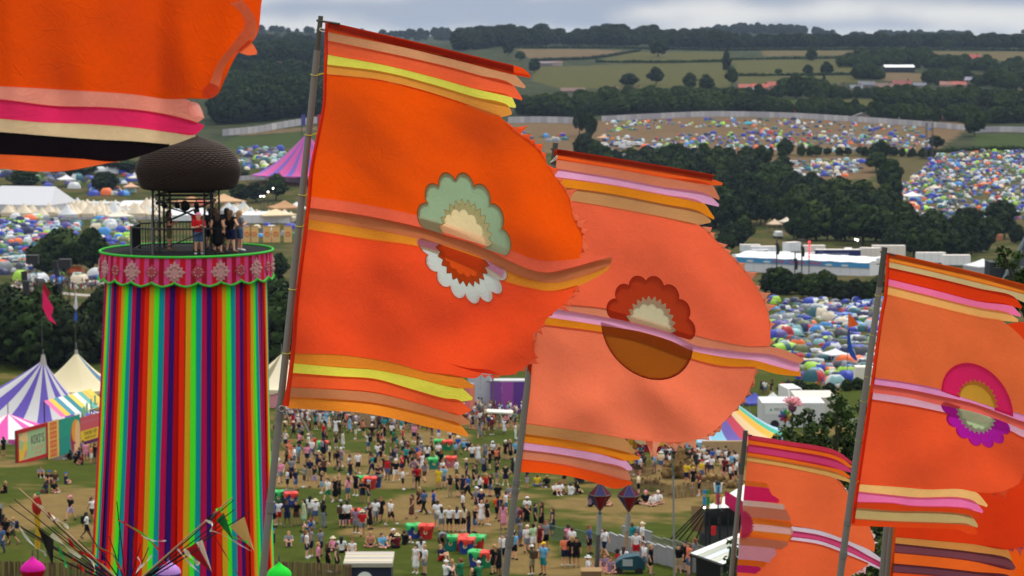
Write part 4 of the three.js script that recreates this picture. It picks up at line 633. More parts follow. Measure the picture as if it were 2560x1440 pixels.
{ // leafy oak close to the camera, between the two right-hand flags, and a branch at the right edge
  const bark = mat(lin(0.045, 0.038, 0.03), 0.95), leafNear = [new THREE.MeshPhysicalMaterial({ color: lin(0.045, 0.085, 0.018), vertexColors: true, roughness: 0.65, specularIntensity: 0.3, side: THREE.DoubleSide, transmission: 0.25, thickness: 0 })];
  const oak = (px, py, D, spec, label, seed) => {
    const c = P(px, py, D), foot = onGround(c.x, c.z), t = thing('oak_tree', label, 'tree', foot), s = 1 / pxm(D);
    const lobes = spec.map(([x, y, r], i) => { const q = P(x, y, D + (i % 3 - 1) * 0.8); return [q.x - foot.x, q.y - foot.y, q.z - foot.z, r * s, r * s * 0.85, r * s]; });
    const limbs = [rod(v3(0, -0.3, 0), v3(c.x - foot.x, c.y - foot.y - 1.5, c.z - foot.z), 0.32, 0.2, 9)];
    lobes.forEach(([x, y, z], i) => { if (i % 2 === 0) limbs.push(rod(v3(c.x - foot.x, c.y - foot.y - 1.6, c.z - foot.z), v3(x, y, z), 0.1, 0.03, 5)); });
    part(t, 'trunk', merge(limbs), bark); part(t, 'crown', foliage(lobes, 0.075, 620, seed, false), leafNear[0]);
    part(t, 'inner_foliage', foliage(lobes.map(([x, y, z, a, b, d]) => [x, y, z, a * 0.72, b * 0.72, d * 0.72]), 0.1, 420, seed + 1, false), leafNear[0]);
  };
  oak(2090, 1180, 92, [[1965, 1082, 22], [1990, 1052, 20], [2018, 1040, 22], [2040, 1075, 34], [2010, 1100, 30], [2075, 1050, 26], [2092, 1005, 26], [2110, 1030, 28], [2125, 1075, 40], [2160, 1020, 24], [2150, 1110, 50], [2090, 1120, 44], [2190, 1060, 30], [2180, 1160, 50], [2110, 1180, 55], [2150, 1240, 60], [2080, 1230, 46], [2170, 1310, 60], [2120, 1330, 60], [2180, 1400, 60], [2040, 1110, 26], [1940, 1096, 14], [2210, 1130, 40]], 'leafy green oak between the pink flag and the right-hand flag', 61);
  oak(2590, 760, 92, [[2508, 628, 18], [2500, 655, 18], [2530, 660, 20], [2545, 640, 16], [2560, 690, 26], [2530, 700, 18], [2585, 650, 22], [2600, 700, 30], [2580, 740, 30], [2560, 760, 24], [2610, 780, 34]], 'oak branch reaching in at the right edge above the flag', 71);
  oak(1835, 1400, 88, [[1836, 1376, 18], [1830, 1400, 20], [1845, 1422, 24], [1822, 1440, 20], [1850, 1450, 26], [1826, 1356, 10]], 'small leafy tree beside the white stall roof', 81);
}
// ---------------------------------------------------------------- tents
const CLOTH = { white: [196, 200, 204], cream: [214, 200, 176], grey: [128, 134, 140], 'dark grey': [62, 66, 76], blue: [24, 52, 160], navy: [20, 28, 76], 'sky blue': [52, 128, 196], teal: [20, 88, 100], 'pale aqua': [136, 180, 184], green: [58, 110, 52], 'lime green': [150, 196, 50], olive: [92, 102, 56], orange: [224, 102, 36], red: [176, 30, 40], yellow: [220, 188, 54], purple: [74, 60, 134], brown: [120, 92, 66], pink: [222, 110, 150] };
const clothMat = (n) => mat(srgb(...CLOTH[n]), 0.55, { transmission: 0.12, thickness: 0 });
const TENT_COLOURS = ['white', 'white', 'white', 'pale aqua', 'dark grey', 'grey', 'blue', 'blue', 'blue', 'blue', 'navy', 'navy', 'navy', 'sky blue', 'teal', 'teal', 'green', 'green', 'lime green', 'olive', 'olive', 'dark grey', 'orange', 'red', 'purple', 'white', 'grey', 'cream'];
// dome one metre wide: four curved poles lift ridges in the sheet
const domeAt = (a, v, lift = 1) => { const s = Math.pow(v, 0.62), c = Math.cos(a), n = Math.sin(a), k = 1 / Math.pow(Math.pow(Math.abs(c), 3.2) + Math.pow(Math.abs(n), 3.2), 1 / 3.2), ridge = 1 + 0.05 * Math.cos(a * 4 + Math.PI) * Math.sin(Math.PI * v); return v3(c * k * s * 0.5 * lift, 0.5 * Math.pow(1 - Math.pow(v, 2.1), 0.75) * ridge * lift, n * k * s * 0.42 * lift); };
const domeFly = sheet(28, 7, (u, v) => [domeAt(u * Math.PI * 2, Math.min(1, v * 0.999 + 0.001))]);
const domeDoor = sheet(8, 6, (u, v) => [domeAt(Math.PI / 2 + (u - 0.5) * 1.5, 0.35 + 0.649 * v, 1.012)]);
const domeCap = sheet(24, 3, (u, v) => [domeAt(u * Math.PI * 2, 0.001 + v * 0.32, 1.014)]);
const domeBack = sheet(8, 6, (u, v) => [domeAt(-0.3 + (u - 0.5) * 1.3, 0.2 + 0.799 * v, 1.01)]);
// tunnel one metre long
const tunnelFly = sheet(12, 10, (u, v) => { const a = Math.PI * u, end = Math.sin(Math.PI * (0.08 + 0.84 * v)), r = 0.26 * (0.72 + 0.28 * end) * (1 - 0.03 * Math.cos(v * Math.PI * 8)); return [v3((v - 0.5), Math.sin(a) * r * 1.25, Math.cos(a) * r)]; });
const tunnelEnd = merge([-1, 1].map((s) => sheet(10, 3, (u, v) => { const a = Math.PI * u, r = 0.19 * (1 - v); return [v3(s * (0.5 + 0.1 * v * (1 - v)), Math.sin(a) * r * 1.25, Math.cos(a) * r)]; })));
const tunnelBand = sheet(12, 2, (u, v) => { const a = Math.PI * u, r = 0.268; return [v3(-0.12 + v * 0.24, Math.sin(a) * r * 1.25, Math.cos(a) * r)]; });
const bellRoof = sheet(24, 6, (u, v) => { const a = u * Math.PI * 2, t = v * 0.92, r = 0.02 + 0.48 * Math.pow(t, 0.9) * (1 + 0.03 * Math.cos(a * 8) * t); return [v3(Math.cos(a) * r, 0.62 - 0.46 * Math.pow(t, 0.8), Math.sin(a) * r)]; });
const bellWall = sheet(24, 1, (u, v) => { const a = u * Math.PI * 2, r = 0.47; return [v3(Math.cos(a) * r, 0.19 - 0.2 * v, Math.sin(a) * r)]; });
const bellDoor = sheet(4, 4, (u, v) => { const a = Math.PI / 2 + (u - 0.5) * 0.35 * (0.3 + v), r = 0.04 + 0.46 * v; return [v3(Math.cos(a) * r * 1.02, 0.62 - 0.47 * Math.pow(v * 0.96, 0.8) + 0.012 - (v > 0.9 ? 0.12 : 0), Math.sin(a) * r * 1.02)]; });
const tentSpots = [];
const gap = (x, y) => tentSpots.every(([a, b, w]) => Math.hypot((a - x), (b - y) * 2.6) > w);
// spread tents over an outline of photo pixels, sized by their distance
function spread(poly, size, { seed = 1, tight = 0.62, keep = 1, colours = TENT_COLOURS, kinds = ['dome', 'dome', 'tunnel', 'tunnel', 'dome'], where, zone } = {}) {
  const R = rng(seed), ys = poly.map((p) => p[1]), y0 = Math.min(...ys), y1 = Math.max(...ys), xs = poly.map((p) => p[0]), x0 = Math.min(...xs), x1 = Math.max(...xs), out = [];
  for (let y = y1; y > y0;) {
    const D = -ground((x0 + x1) / 2, y).z, k = pxm(D), row = Math.max(2.2, size * k * 0.2 * tight * 1.6);
    for (let x = x0 + R() * size * k; x < x1;) {
      const s = size * (0.55 + 0.9 * R() * R() + 0.2 * R()), px = x, py = y + (R() - 0.5) * row;
      if (inside(poly, px, py) && R() < keep) out.push({ x: px, y: py, s, c: colours[Math.floor(R() * colours.length)], c2: colours[Math.floor(R() * colours.length)], kind: kinds[Math.floor(R() * kinds.length)], turn: R() * 6.3, tall: 0.62 + 0.4 * R(), where, zone });
      x += size * k * tight * (1.0 + 0.9 * R());
    }
    y -= row * (0.8 + 0.5 * R());
  }
  return out;
}
const nearTents = [
  ...spread([[1920, 750], [2240, 750], [2215, 870], [2195, 955], [2105, 966], [1985, 952], [1930, 900]], 3.0, { seed: 2, tight: 0.52, where: 'in the right-hand camp' }),
  ...spread([[-20, 548], [150, 548], [200, 560], [190, 600], [150, 640], [120, 672], [-20, 694]], 3.8, { seed: 3, tight: 0.5, where: 'in the left-hand camp' }),
  ...spread([[130, 672], [265, 690], [268, 716], [60, 716], [20, 700]], 4.4, { seed: 4, tight: 0.62, where: 'in the front row of the left-hand camp' }),
  ...spread([[232, 548], [340, 550], [330, 612], [240, 612]], 3.8, { seed: 5, tight: 0.52, where: 'left of the lookout railing' }),
  ...spread([[600, 556], [740, 556], [735, 610], [600, 612]], 4.0, { seed: 6, tight: 0.9, keep: 0.8, where: 'between the lookout and the flag pole' }),
];
function makeTent(o, label) {
  const p = ground(o.x, o.y), t = thing(o.kind === 'bell' ? 'bell_tent' : o.kind === 'tunnel' ? 'tunnel_tent' : 'dome_tent', label, 'tent', p, o.where ? `camping tents ${o.where}` : undefined);
  if (o.kind === 'bell') { part(t, 'roof', bellRoof, clothMat(o.c)); part(t, 'wall', bellWall, clothMat(o.c)); part(t, 'door', bellDoor, clothMat(o.c2)); }
  else if (o.kind === 'tunnel') { part(t, 'flysheet', tunnelFly, clothMat(o.c)); part(t, 'end_panel', tunnelEnd, clothMat(o.c2)); part(t, 'band', tunnelBand, clothMat(o.c2)); }
  else { part(t, 'flysheet', domeFly, clothMat(o.c)); part(t, 'door', domeDoor, clothMat(o.c2)); if (o.turn > 3) part(t, 'cap', domeCap, clothMat(o.c2)); else part(t, 'side_panel', domeBack, clothMat(o.c2)); }
  t.scale.set(o.s, o.s * o.tall * (o.kind === 'bell' ? 1 : 0.95), o.s); t.rotation.y = o.turn; return t;
}
nearTents.sort((a, b) => b.y - a.y);
const singled = nearTents.slice(0, 300), leftOver = nearTents.slice(300);
{
  const used = new Map(), w = (s) => s.replace('in the front row of the left-hand camp', 'in front of the left-hand camp');
  for (const o of singled) {
    const by = singled.filter((q) => q !== o && q.where === o.where).sort((a, b) => Math.hypot(a.x - o.x, (a.y - o.y) * 2) - Math.hypot(b.x - o.x, (b.y - o.y) * 2)).slice(0, 3);
    const tries = [`${o.c} ${o.kind} tent with ${o.c2} panel ${o.where}`, `${o.c} and ${o.c2} ${o.kind} tent by a ${by[0]?.c} one ${o.where}`, `${o.c} and ${o.c2} ${o.kind} tent between ${by[0]?.c} and ${by[1]?.c} ones ${o.where}`, `${o.c} ${o.kind} tent beside ${by[0]?.c}, ${by[1]?.c} and ${by[2]?.c} tents ${o.where}`];
    const fine = (s) => s.split(' ').length <= 16 && !used.has(s), s = tries.find(fine) ?? tries[0]; used.set(s, 1);
    makeTent(o, s);
  }
}
{ // cream bell tents in their rows
  const R = rng(44), rows = [[[0, 538], [150, 540], 12], [[0, 530], [160, 532], 9], [[165, 540], [400, 540], 22], [[165, 533], [400, 533], 20], [[170, 526], [400, 526], 16], [[560, 536], [610, 534], 5], [[600, 548], [730, 552], 12]];
  const spots = []; for (const [a, b, n] of rows) for (let i = 0; i < n; i++) spots.push([lerp(a[0], b[0], (i + 0.5) / n) + (R() - 0.5) * 8, lerp(a[1], b[1], (i + 0.5) / n) + (R() - 0.5) * 10, 4.2 + R() * 3]);
  spots.sort((a, b) => a[0] - b[0]).forEach(([x, y, s], i) => makeTent({ x, y, s, c: R() < 0.85 ? 'cream' : 'white', c2: 'cream', kind: 'bell', turn: R() * 6, tall: 0.95 + R() * 0.3, where: 'in the cream bell tent rows' }, `cream bell tent in the rows behind the lookout, ${ordinal(i)} from the left`));
}
// farther tents that cannot be told apart singly
{
  const far = [...leftOver,
    ...spread([[-20, 420], [110, 428], [230, 420], [350, 425], [352, 480], [300, 496], [220, 490], [140, 470], [-20, 440]], 5, { seed: 10, keep: 0.55 }),
    ...spread([[598, 372], [700, 368], [724, 390], [712, 420], [640, 432], [602, 425]], 4.4, { seed: 11, keep: 0.8 }),
    ...spread([[2245, 470], [2300, 432], [2336, 388], [2400, 380], [2600, 376], [2600, 552], [2460, 548], [2380, 566], [2250, 552]], 2.7, { seed: 12, tight: 0.66, keep: 0.86 }).filter((o) => Math.abs(o.y - (500 - (o.x - 2440) * 0.42)) > 5 || o.x < 2380),
    ...spread([[1505, 306], [1640, 301], [1800, 296], [1960, 298], [2100, 306], [2330, 322], [2300, 352], [2100, 345], [1900, 326], [1700, 318], [1520, 330]], 2.8, { seed: 13, keep: 0.26 }),
    ...spread([[1505, 334], [1620, 352], [1700, 338], [1900, 330], [2100, 338], [2330, 345], [2330, 378], [2100, 384], [1900, 378], [1600, 372], [1500, 368]], 2.8, { seed: 14, keep: 0.55, tight: 0.75 }),
    ...spread([[1925, 408], [1990, 402], [2160, 398], [2150, 430], [2110, 446], [2000, 440], [1940, 425]], 2.9, { seed: 15, keep: 0.85, tight: 0.75 }),
    ...spread([[1290, 322], [1340, 340], [1430, 336], [1432, 352], [1300, 362]], 3.7, { seed: 16, keep: 0.3 }),
    ...spread([[1530, 362], [1700, 372], [1900, 376], [1900, 388], [1560, 392]], 4, { seed: 18, keep: 0.15 }),
  ];
  const g = new THREE.Group(); g.name = 'tent_field'; g.userData = { kind: 'stuff', label: 'thousands of small bright tents on the far camping fields' }; scene.add(g);
  const white = new THREE.MeshStandardMaterial({ color: 0xffffff, roughness: 0.6, side: THREE.DoubleSide });
  const fly = shadowed(new THREE.InstancedMesh(domeFly, white, far.length)), door = shadowed(new THREE.InstancedMesh(domeDoor, white, far.length)), col = new THREE.Color(), m = new THREE.Matrix4();
  far.forEach((o, i) => { const p = ground(o.x, o.y); m.compose(p, new THREE.Quaternion().setFromAxisAngle(v3(0, 1, 0), o.turn), v3(o.s, o.s * o.tall * 1.05, o.s)); fly.setMatrixAt(i, m); door.setMatrixAt(i, m); fly.setColorAt(i, col.copy(srgb(...CLOTH[o.c]))); door.setColorAt(i, col.copy(srgb(...CLOTH[o.c2]))); });
  fly.name = 'flysheets'; door.name = 'tent_doors'; g.add(fly, door);
}
// ---------------------------------------------------------------- people
// surface nets over a distance field: one continuous skin
function skin(sdf, lo, hi, cell) {
  const n = [0, 1, 2].map((k) => Math.ceil((hi[k] - lo[k]) / cell) + 1), [nx, ny, nz] = n, f = new Float32Array(nx * ny * nz);
  for (let k = 0, q = 0; k < nz; k++) for (let j = 0; j < ny; j++) for (let i = 0; i < nx; i++, q++) f[q] = sdf(lo[0] + i * cell, lo[1] + j * cell, lo[2] + k * cell);
  const id = new Int32Array(nx * ny * nz).fill(-1), pos = [], ix = [], at = (i, j, k) => i + nx * (j + ny * k);
  for (let k = 0; k < nz - 1; k++) for (let j = 0; j < ny - 1; j++) for (let i = 0; i < nx - 1; i++) {
    let sx = 0, sy = 0, sz = 0, c = 0; const v = [];
    for (let q = 0; q < 8; q++) v.push(f[at(i + (q & 1), j + ((q >> 1) & 1), k + (q >> 2))]);
    for (const [a, b] of [[0, 1], [2, 3], [4, 5], [6, 7], [0, 2], [1, 3], [4, 6], [5, 7], [0, 4], [1, 5], [2, 6], [3, 7]]) if ((v[a] < 0) !== (v[b] < 0)) { const t = v[a] / (v[a] - v[b]); sx += lerp(a & 1, b & 1, t); sy += lerp((a >> 1) & 1, (b >> 1) & 1, t); sz += lerp(a >> 2, b >> 2, t); c++; }
    if (c) { id[at(i, j, k)] = pos.length / 3; pos.push(lo[0] + (i + sx / c) * cell, lo[1] + (j + sy / c) * cell, lo[2] + (k + sz / c) * cell); }
  }
  const quad = (a, b, c, d, flip) => { if (a < 0 || b < 0 || c < 0 || d < 0) return; if (flip) ix.push(a, c, b, a, d, c); else ix.push(a, b, c, a, c, d); };
  for (let k = 1; k < nz - 1; k++) for (let j = 1; j < ny - 1; j++) for (let i = 1; i < nx - 1; i++) {
    const s = f[at(i, j, k)] < 0;
    if (s !== (f[at(i + 1, j, k)] < 0)) quad(id[at(i, j - 1, k - 1)], id[at(i, j, k - 1)], id[at(i, j, k)], id[at(i, j - 1, k)], !s);
    if (s !== (f[at(i, j + 1, k)] < 0)) quad(id[at(i - 1, j, k - 1)], id[at(i - 1, j, k)], id[at(i, j, k)], id[at(i, j, k - 1)], !s);
    if (s !== (f[at(i, j, k + 1)] < 0)) quad(id[at(i - 1, j - 1, k)], id[at(i, j - 1, k)], id[at(i, j, k)], id[at(i - 1, j, k)], !s);
  }
  const g = new THREE.BufferGeometry(); g.setAttribute('position', new THREE.Float32BufferAttribute(pos, 3)); g.setIndex(ix); g.computeVertexNormals(); return g;
}
function coneDist(x, y, z, [a, b, r1, r2, sz = 1, inf = 0]) {
  const bx_ = b[0] - a[0], by = b[1] - a[1], bz = b[2] - a[2], px = x - a[0], py = y - a[1], pz = z - a[2], t = Math.min(1, Math.max(0, (px * bx_ + py * by + pz * bz) / (bx_ * bx_ + by * by + bz * bz + 1e-9)));
  const dx = px - bx_ * t, dy = py - by * t, dz = (pz - bz * t) / sz; return (Math.sqrt(dx * dx + dy * dy + dz * dz) - lerp(r1, r2, t) - inf) * Math.min(1, sz);
}
const smin = (a, b, k) => { const h = Math.max(k - Math.abs(a - b), 0) / k; return Math.min(a, b) - h * h * k * 0.25; };
function field(bones, inf = 0, k = 0.035) { return (x, y, z) => { let d = 1e9; for (const b of bones) d = smin(d, coneDist(x, y, z, b) - inf, k); return d; }; }
// joints facing +z, feet on y = 0
const base = { hip: [0, 0.93, 0], chest: [0, 1.3, 0.0], neck: [0, 1.47, 0.0], head: [0, 1.62, 0.02], shL: [-0.185, 1.41, 0], shR: [0.185, 1.41, 0], elL: [-0.24, 1.13, -0.02], elR: [0.24, 1.13, -0.02], haL: [-0.24, 0.88, 0.06], haR: [0.24, 0.88, 0.06], hiL: [-0.09, 0.9, 0], hiR: [0.09, 0.9, 0], knL: [-0.11, 0.5, 0.02], knR: [0.11, 0.5, 0.02], anL: [-0.12, 0.09, -0.02], anR: [0.12, 0.09, -0.02], toL: [-0.14, 0.045, 0.14], toR: [0.14, 0.045, 0.14] };
const moved = (o, d = [0, 0, 0], keys = ['hip', 'chest', 'neck', 'head', 'shL', 'shR', 'hiL', 'hiR']) => { const r = {}; for (const k of keys) r[k] = base[k].map((v, i) => v + d[i]); return { ...r, ...o }; };
const POSES = {
  stand: {}, 
  phone: { elR: [0.25, 1.14, 0.04], haR: [0.1, 1.25, 0.26], elL: [-0.25, 1.14, 0.02], haL: [-0.06, 1.2, 0.25] },
  drink: { elR: [0.3, 1.2, 0.12], haR: [0.08, 1.46, 0.16], knL: [-0.14, 0.5, 0.05] },
  hips: { elR: [0.38, 1.16, -0.06], haR: [0.16, 1.02, 0.02], elL: [-0.38, 1.16, -0.06], haL: [-0.16, 1.02, 0.02], anL: [-0.18, 0.09, -0.02], anR: [0.18, 0.09, -0.02], toL: [-0.22, 0.045, 0.13], toR: [0.22, 0.045, 0.13] },
  walk: { knL: [-0.1, 0.52, 0.16], anL: [-0.1, 0.1, 0.3], toL: [-0.11, 0.1, 0.46], knR: [0.1, 0.5, -0.08], anR: [0.1, 0.14, -0.36], toR: [0.11, 0.045, -0.22], elL: [-0.24, 1.14, -0.12], haL: [-0.22, 0.94, -0.2], elR: [0.24, 1.14, 0.08], haR: [0.2, 0.96, 0.28] },
  arms: { elR: [0.36, 1.58, 0.04], haR: [0.3, 1.86, 0.08], elL: [-0.25, 1.14, 0.04], haL: [-0.1, 1.06, 0.24] },
  cross: moved({ knL: [-0.34, 0.16, 0.26], knR: [0.34, 0.16, 0.26], anL: [0.06, 0.08, 0.38], anR: [-0.06, 0.1, 0.3], toL: [0.18, 0.07, 0.42], toR: [-0.18, 0.08, 0.34], elL: [-0.27, 0.34, 0.12], elR: [0.27, 0.34, 0.12], haL: [-0.16, 0.24, 0.32], haR: [0.16, 0.24, 0.32] }, [0, -0.79, -0.02]),
  knees: moved({ knL: [-0.14, 0.5, 0.38], knR: [0.14, 0.5, 0.38], anL: [-0.14, 0.08, 0.5], anR: [0.14, 0.08, 0.5], toL: [-0.15, 0.045, 0.66], toR: [0.15, 0.045, 0.66], elL: [-0.26, 0.42, 0.16], elR: [0.26, 0.42, 0.16], haL: [-0.08, 0.4, 0.42], haR: [0.08, 0.4, 0.42] }, [0, -0.79, 0]),
  lounge: moved({ knL: [-0.12, 0.22, 0.42], knR: [0.14, 0.3, 0.4], anL: [-0.14, 0.07, 0.84], anR: [0.14, 0.08, 0.74], toL: [-0.16, 0.17, 0.9], toR: [0.16, 0.16, 0.82], elL: [-0.3, 0.34, -0.2], elR: [0.3, 0.34, -0.2], haL: [-0.3, 0.07, -0.3], haR: [0.3, 0.07, -0.3] }, [0, -0.8, -0.04]),
  bend: { chest: [0, 1.12, 0.3], neck: [0, 1.14, 0.48], head: [0, 1.08, 0.62], shL: [-0.18, 1.14, 0.4], shR: [0.18, 1.14, 0.4], elL: [-0.2, 0.86, 0.46], elR: [0.2, 0.86, 0.46], haL: [-0.14, 0.64, 0.56], haR: [0.14, 0.64, 0.56] },
};
function bodyOf(o) {
  const j = { ...base, ...o }, mid = j.hip.map((v, i) => lerp(v, j.chest[i], 0.5)), up = (a, b, t) => a.map((v, i) => lerp(v, b[i], t)), T = 0.72;
  const torso = [[j.hip, mid, 0.155, 0.13, T], [mid, j.chest, 0.13, 0.165, T], [j.shL, j.shR, 0.07, 0.07, 0.9], [j.chest, j.neck, 0.15, 0.06, T]];
  const hand = (e, h) => { const d = h.map((v, i) => v - e[i]), l = Math.hypot(...d); return h.map((v, i) => v + d[i] / l * 0.1); };
  const armL = [[j.shL, j.elL, 0.056, 0.042], [j.elL, j.haL, 0.042, 0.03], [j.haL, hand(j.elL, j.haL), 0.036, 0.03]], armR = [[j.shR, j.elR, 0.056, 0.042], [j.elR, j.haR, 0.042, 0.03], [j.haR, hand(j.elR, j.haR), 0.036, 0.03]];
  const legL = [[j.hiL, j.knL, 0.092, 0.058], [j.knL, j.anL, 0.058, 0.038], [j.anL, j.toL, 0.045, 0.04]], legR = [[j.hiR, j.knR, 0.092, 0.058], [j.knR, j.anR, 0.058, 0.038], [j.anR, j.toR, 0.045, 0.04]];
  const hv = j.head, face = [[[hv[0], hv[1] + 0.03, hv[2] - 0.01], [hv[0], hv[1] - 0.06, hv[2] + 0.025], 0.1, 0.072], [[hv[0], hv[1] - 0.02, hv[2] + 0.1], [hv[0], hv[1] - 0.035, hv[2] + 0.115], 0.016, 0.014], [[hv[0], hv[1] - 0.08, hv[2]], j.neck, 0.055, 0.062], [[hv[0] - 0.1, hv[1] - 0.01, hv[2]], [hv[0] - 0.1, hv[1] + 0.02, hv[2]], 0.018, 0.018], [[hv[0] + 0.1, hv[1] - 0.01, hv[2]], [hv[0] + 0.1, hv[1] + 0.02, hv[2]], 0.018, 0.018]];
  const all = [...torso, ...armL, ...armR, ...legL, ...legR, ...face], pts = Object.values(j), lo = [0, 1, 2].map((k) => Math.min(...pts.map((p) => p[k])) - 0.24), hi = [0, 1, 2].map((k) => Math.max(...pts.map((p) => p[k])) + 0.24);
  const sit = j.hip[1] < 0.5;
  const shirt = [[up(j.hip, mid, 0.3), mid, 0.16, 0.14, T], [mid, j.chest, 0.14, 0.17, T], [j.shL, j.shR, 0.078, 0.078, 0.9], [j.chest, up(j.chest, j.neck, 0.55), 0.15, 0.09, T], [j.shL, up(j.shL, j.elL, 0.6), 0.072, 0.068], [j.shR, up(j.shR, j.elR, 0.6), 0.072, 0.068]];
  const shorts = [[j.hip, up(j.hip, mid, 0.25), 0.165, 0.15, T], [j.hiL, up(j.hiL, j.knL, 0.72), 0.104, 0.088], [j.hiR, up(j.hiR, j.knR, 0.72), 0.104, 0.088]];
  const trousers = [...shorts, [j.hiL, j.knL, 0.104, 0.072], [j.hiR, j.knR, 0.104, 0.072], [j.knL, j.anL, 0.072, 0.062], [j.knR, j.anR, 0.072, 0.062]];
  const tank = shirt.slice(0, 4), kn = up(j.knL, j.knR, 0.5), dress = [...tank, [j.hip, kn, 0.17, 0.21, 0.85]];
  const hair = [[[hv[0], hv[1] + 0.045, hv[2] - 0.025], [hv[0], hv[1] - 0.005, hv[2] - 0.045], 0.106, 0.1]], back = [hv[0], hv[1] - 0.26, hv[2] - 0.1], long = [...hair, [[hv[0], hv[1], hv[2] - 0.07], back, 0.095, 0.07]];
  const feet = [[j.anL, j.toL, 0.054, 0.05], [j.anR, j.toR, 0.054, 0.05]];
  const cell = 0.034, mk = (b, inf = 0.004) => skin(field(b, inf, 0.03), lo, hi, cell);
  const packAt = up(mid, j.chest, 0.75);
  return { skin: mk(all, 0), shirt: mk(shirt), tank: mk(tank, 0.006), shorts: mk(shorts), trousers: mk(trousers), dress: mk(dress), hair: mk(hair), long: mk(long), shoes: mk(feet), head: hv, pack: packAt, sit };
}
const BODIES = Object.fromEntries(Object.entries(POSES).map(([k, o]) => [k, bodyOf(o)]));
const WEAR = { w: ['white', [222, 222, 224]], k: ['black', [22, 22, 26]], n: ['navy', [28, 34, 66]], r: ['red', [186, 26, 34]], m: ['maroon', [104, 26, 40]], g: ['grey', [124, 128, 136]], b: ['blue', [36, 82, 170]], l: ['light blue', [104, 170, 212]], p: ['pink', [222, 140, 170]], y: ['yellow', [214, 184, 48]], o: ['salmon', [228, 122, 90]], e: ['green', [44, 120, 84]], t: ['teal', [34, 138, 140]], c: ['cream', [220, 208, 176]], v: ['mauve', [136, 112, 134]], d: ['denim', [74, 98, 138]], u: ['brown', [86, 60, 50]], a: ['olive', [86, 84, 56]], f: ['pale green', [170, 200, 160]], i: ['lilac', [176, 160, 200]], j: ['orange', [226, 90, 30]], h: ['khaki', [164, 144, 112]] };
const wear = (k) => mat(srgb(...WEAR[k][1]), 0.9), SKIN = [[222, 164, 134], [206, 146, 116], [190, 128, 98], [230, 178, 150], [128, 84, 62], [92, 60, 46]], HAIR = [[34, 24, 20], [58, 40, 28], [96, 68, 42], [168, 132, 84], [24, 20, 20], [120, 60, 34]];
const skinMat = SKIN.map((c) => mat(srgb(...c), 0.65)), hairMat = HAIR.map((c) => mat(srgb(...c), 0.7)), shoeMats = [mat(srgb(210, 210, 208), 0.8), mat(srgb(30, 30, 32), 0.8), mat(srgb(110, 90, 76), 0.8)];
const capGeo = merge([new THREE.SphereGeometry(0.118, 12, 6, 0, 6.3, 0, 1.5).translate(0, 0.02, -0.01), new THREE.CylinderGeometry(0.085, 0.085, 0.014, 12, 1, false, -1.2, 2.4).scale(1, 1, 1.5).translate(0, 0.035, 0.07)]), brimGeo = new THREE.LatheGeometry([[0.001, 0.13], [0.08, 0.125], [0.112, 0.04], [0.118, 0.03], [0.19, 0.005], [0.195, 0.015], [0.118, 0.04]].map(([a, b]) => new THREE.Vector2(a, b)), 16);
const packGeo = (() => { const s = new THREE.Shape(); s.moveTo(-0.13, -0.2); s.lineTo(0.13, -0.2); s.lineTo(0.14, 0.1); s.quadraticCurveTo(0.12, 0.22, 0, 0.22); s.quadraticCurveTo(-0.12, 0.22, -0.14, 0.1); return new THREE.ExtrudeGeometry(s, { depth: 0.12, bevelEnabled: true, bevelSize: 0.03, bevelThickness: 0.03, bevelSegments: 2 }).translate(0, 0, -0.3); })();
const POSE_OF = { S: 'stand', P: 'phone', G: 'drink', H: 'hips', W: 'walk', A: 'arms', C: 'cross', K: 'knees', U: 'lounge', B: 'bend' };
const ACT = { stand: 'standing', phone: 'holding a phone', drink: 'drinking', hips: 'with hands on hips', walk: 'walking', arms: 'with one arm raised', cross: 'sitting cross-legged', knees: 'sitting with knees up', lounge: 'sitting back on the grass', bend: 'bending over' };
const peopleR = rng(91), peopleList = [];
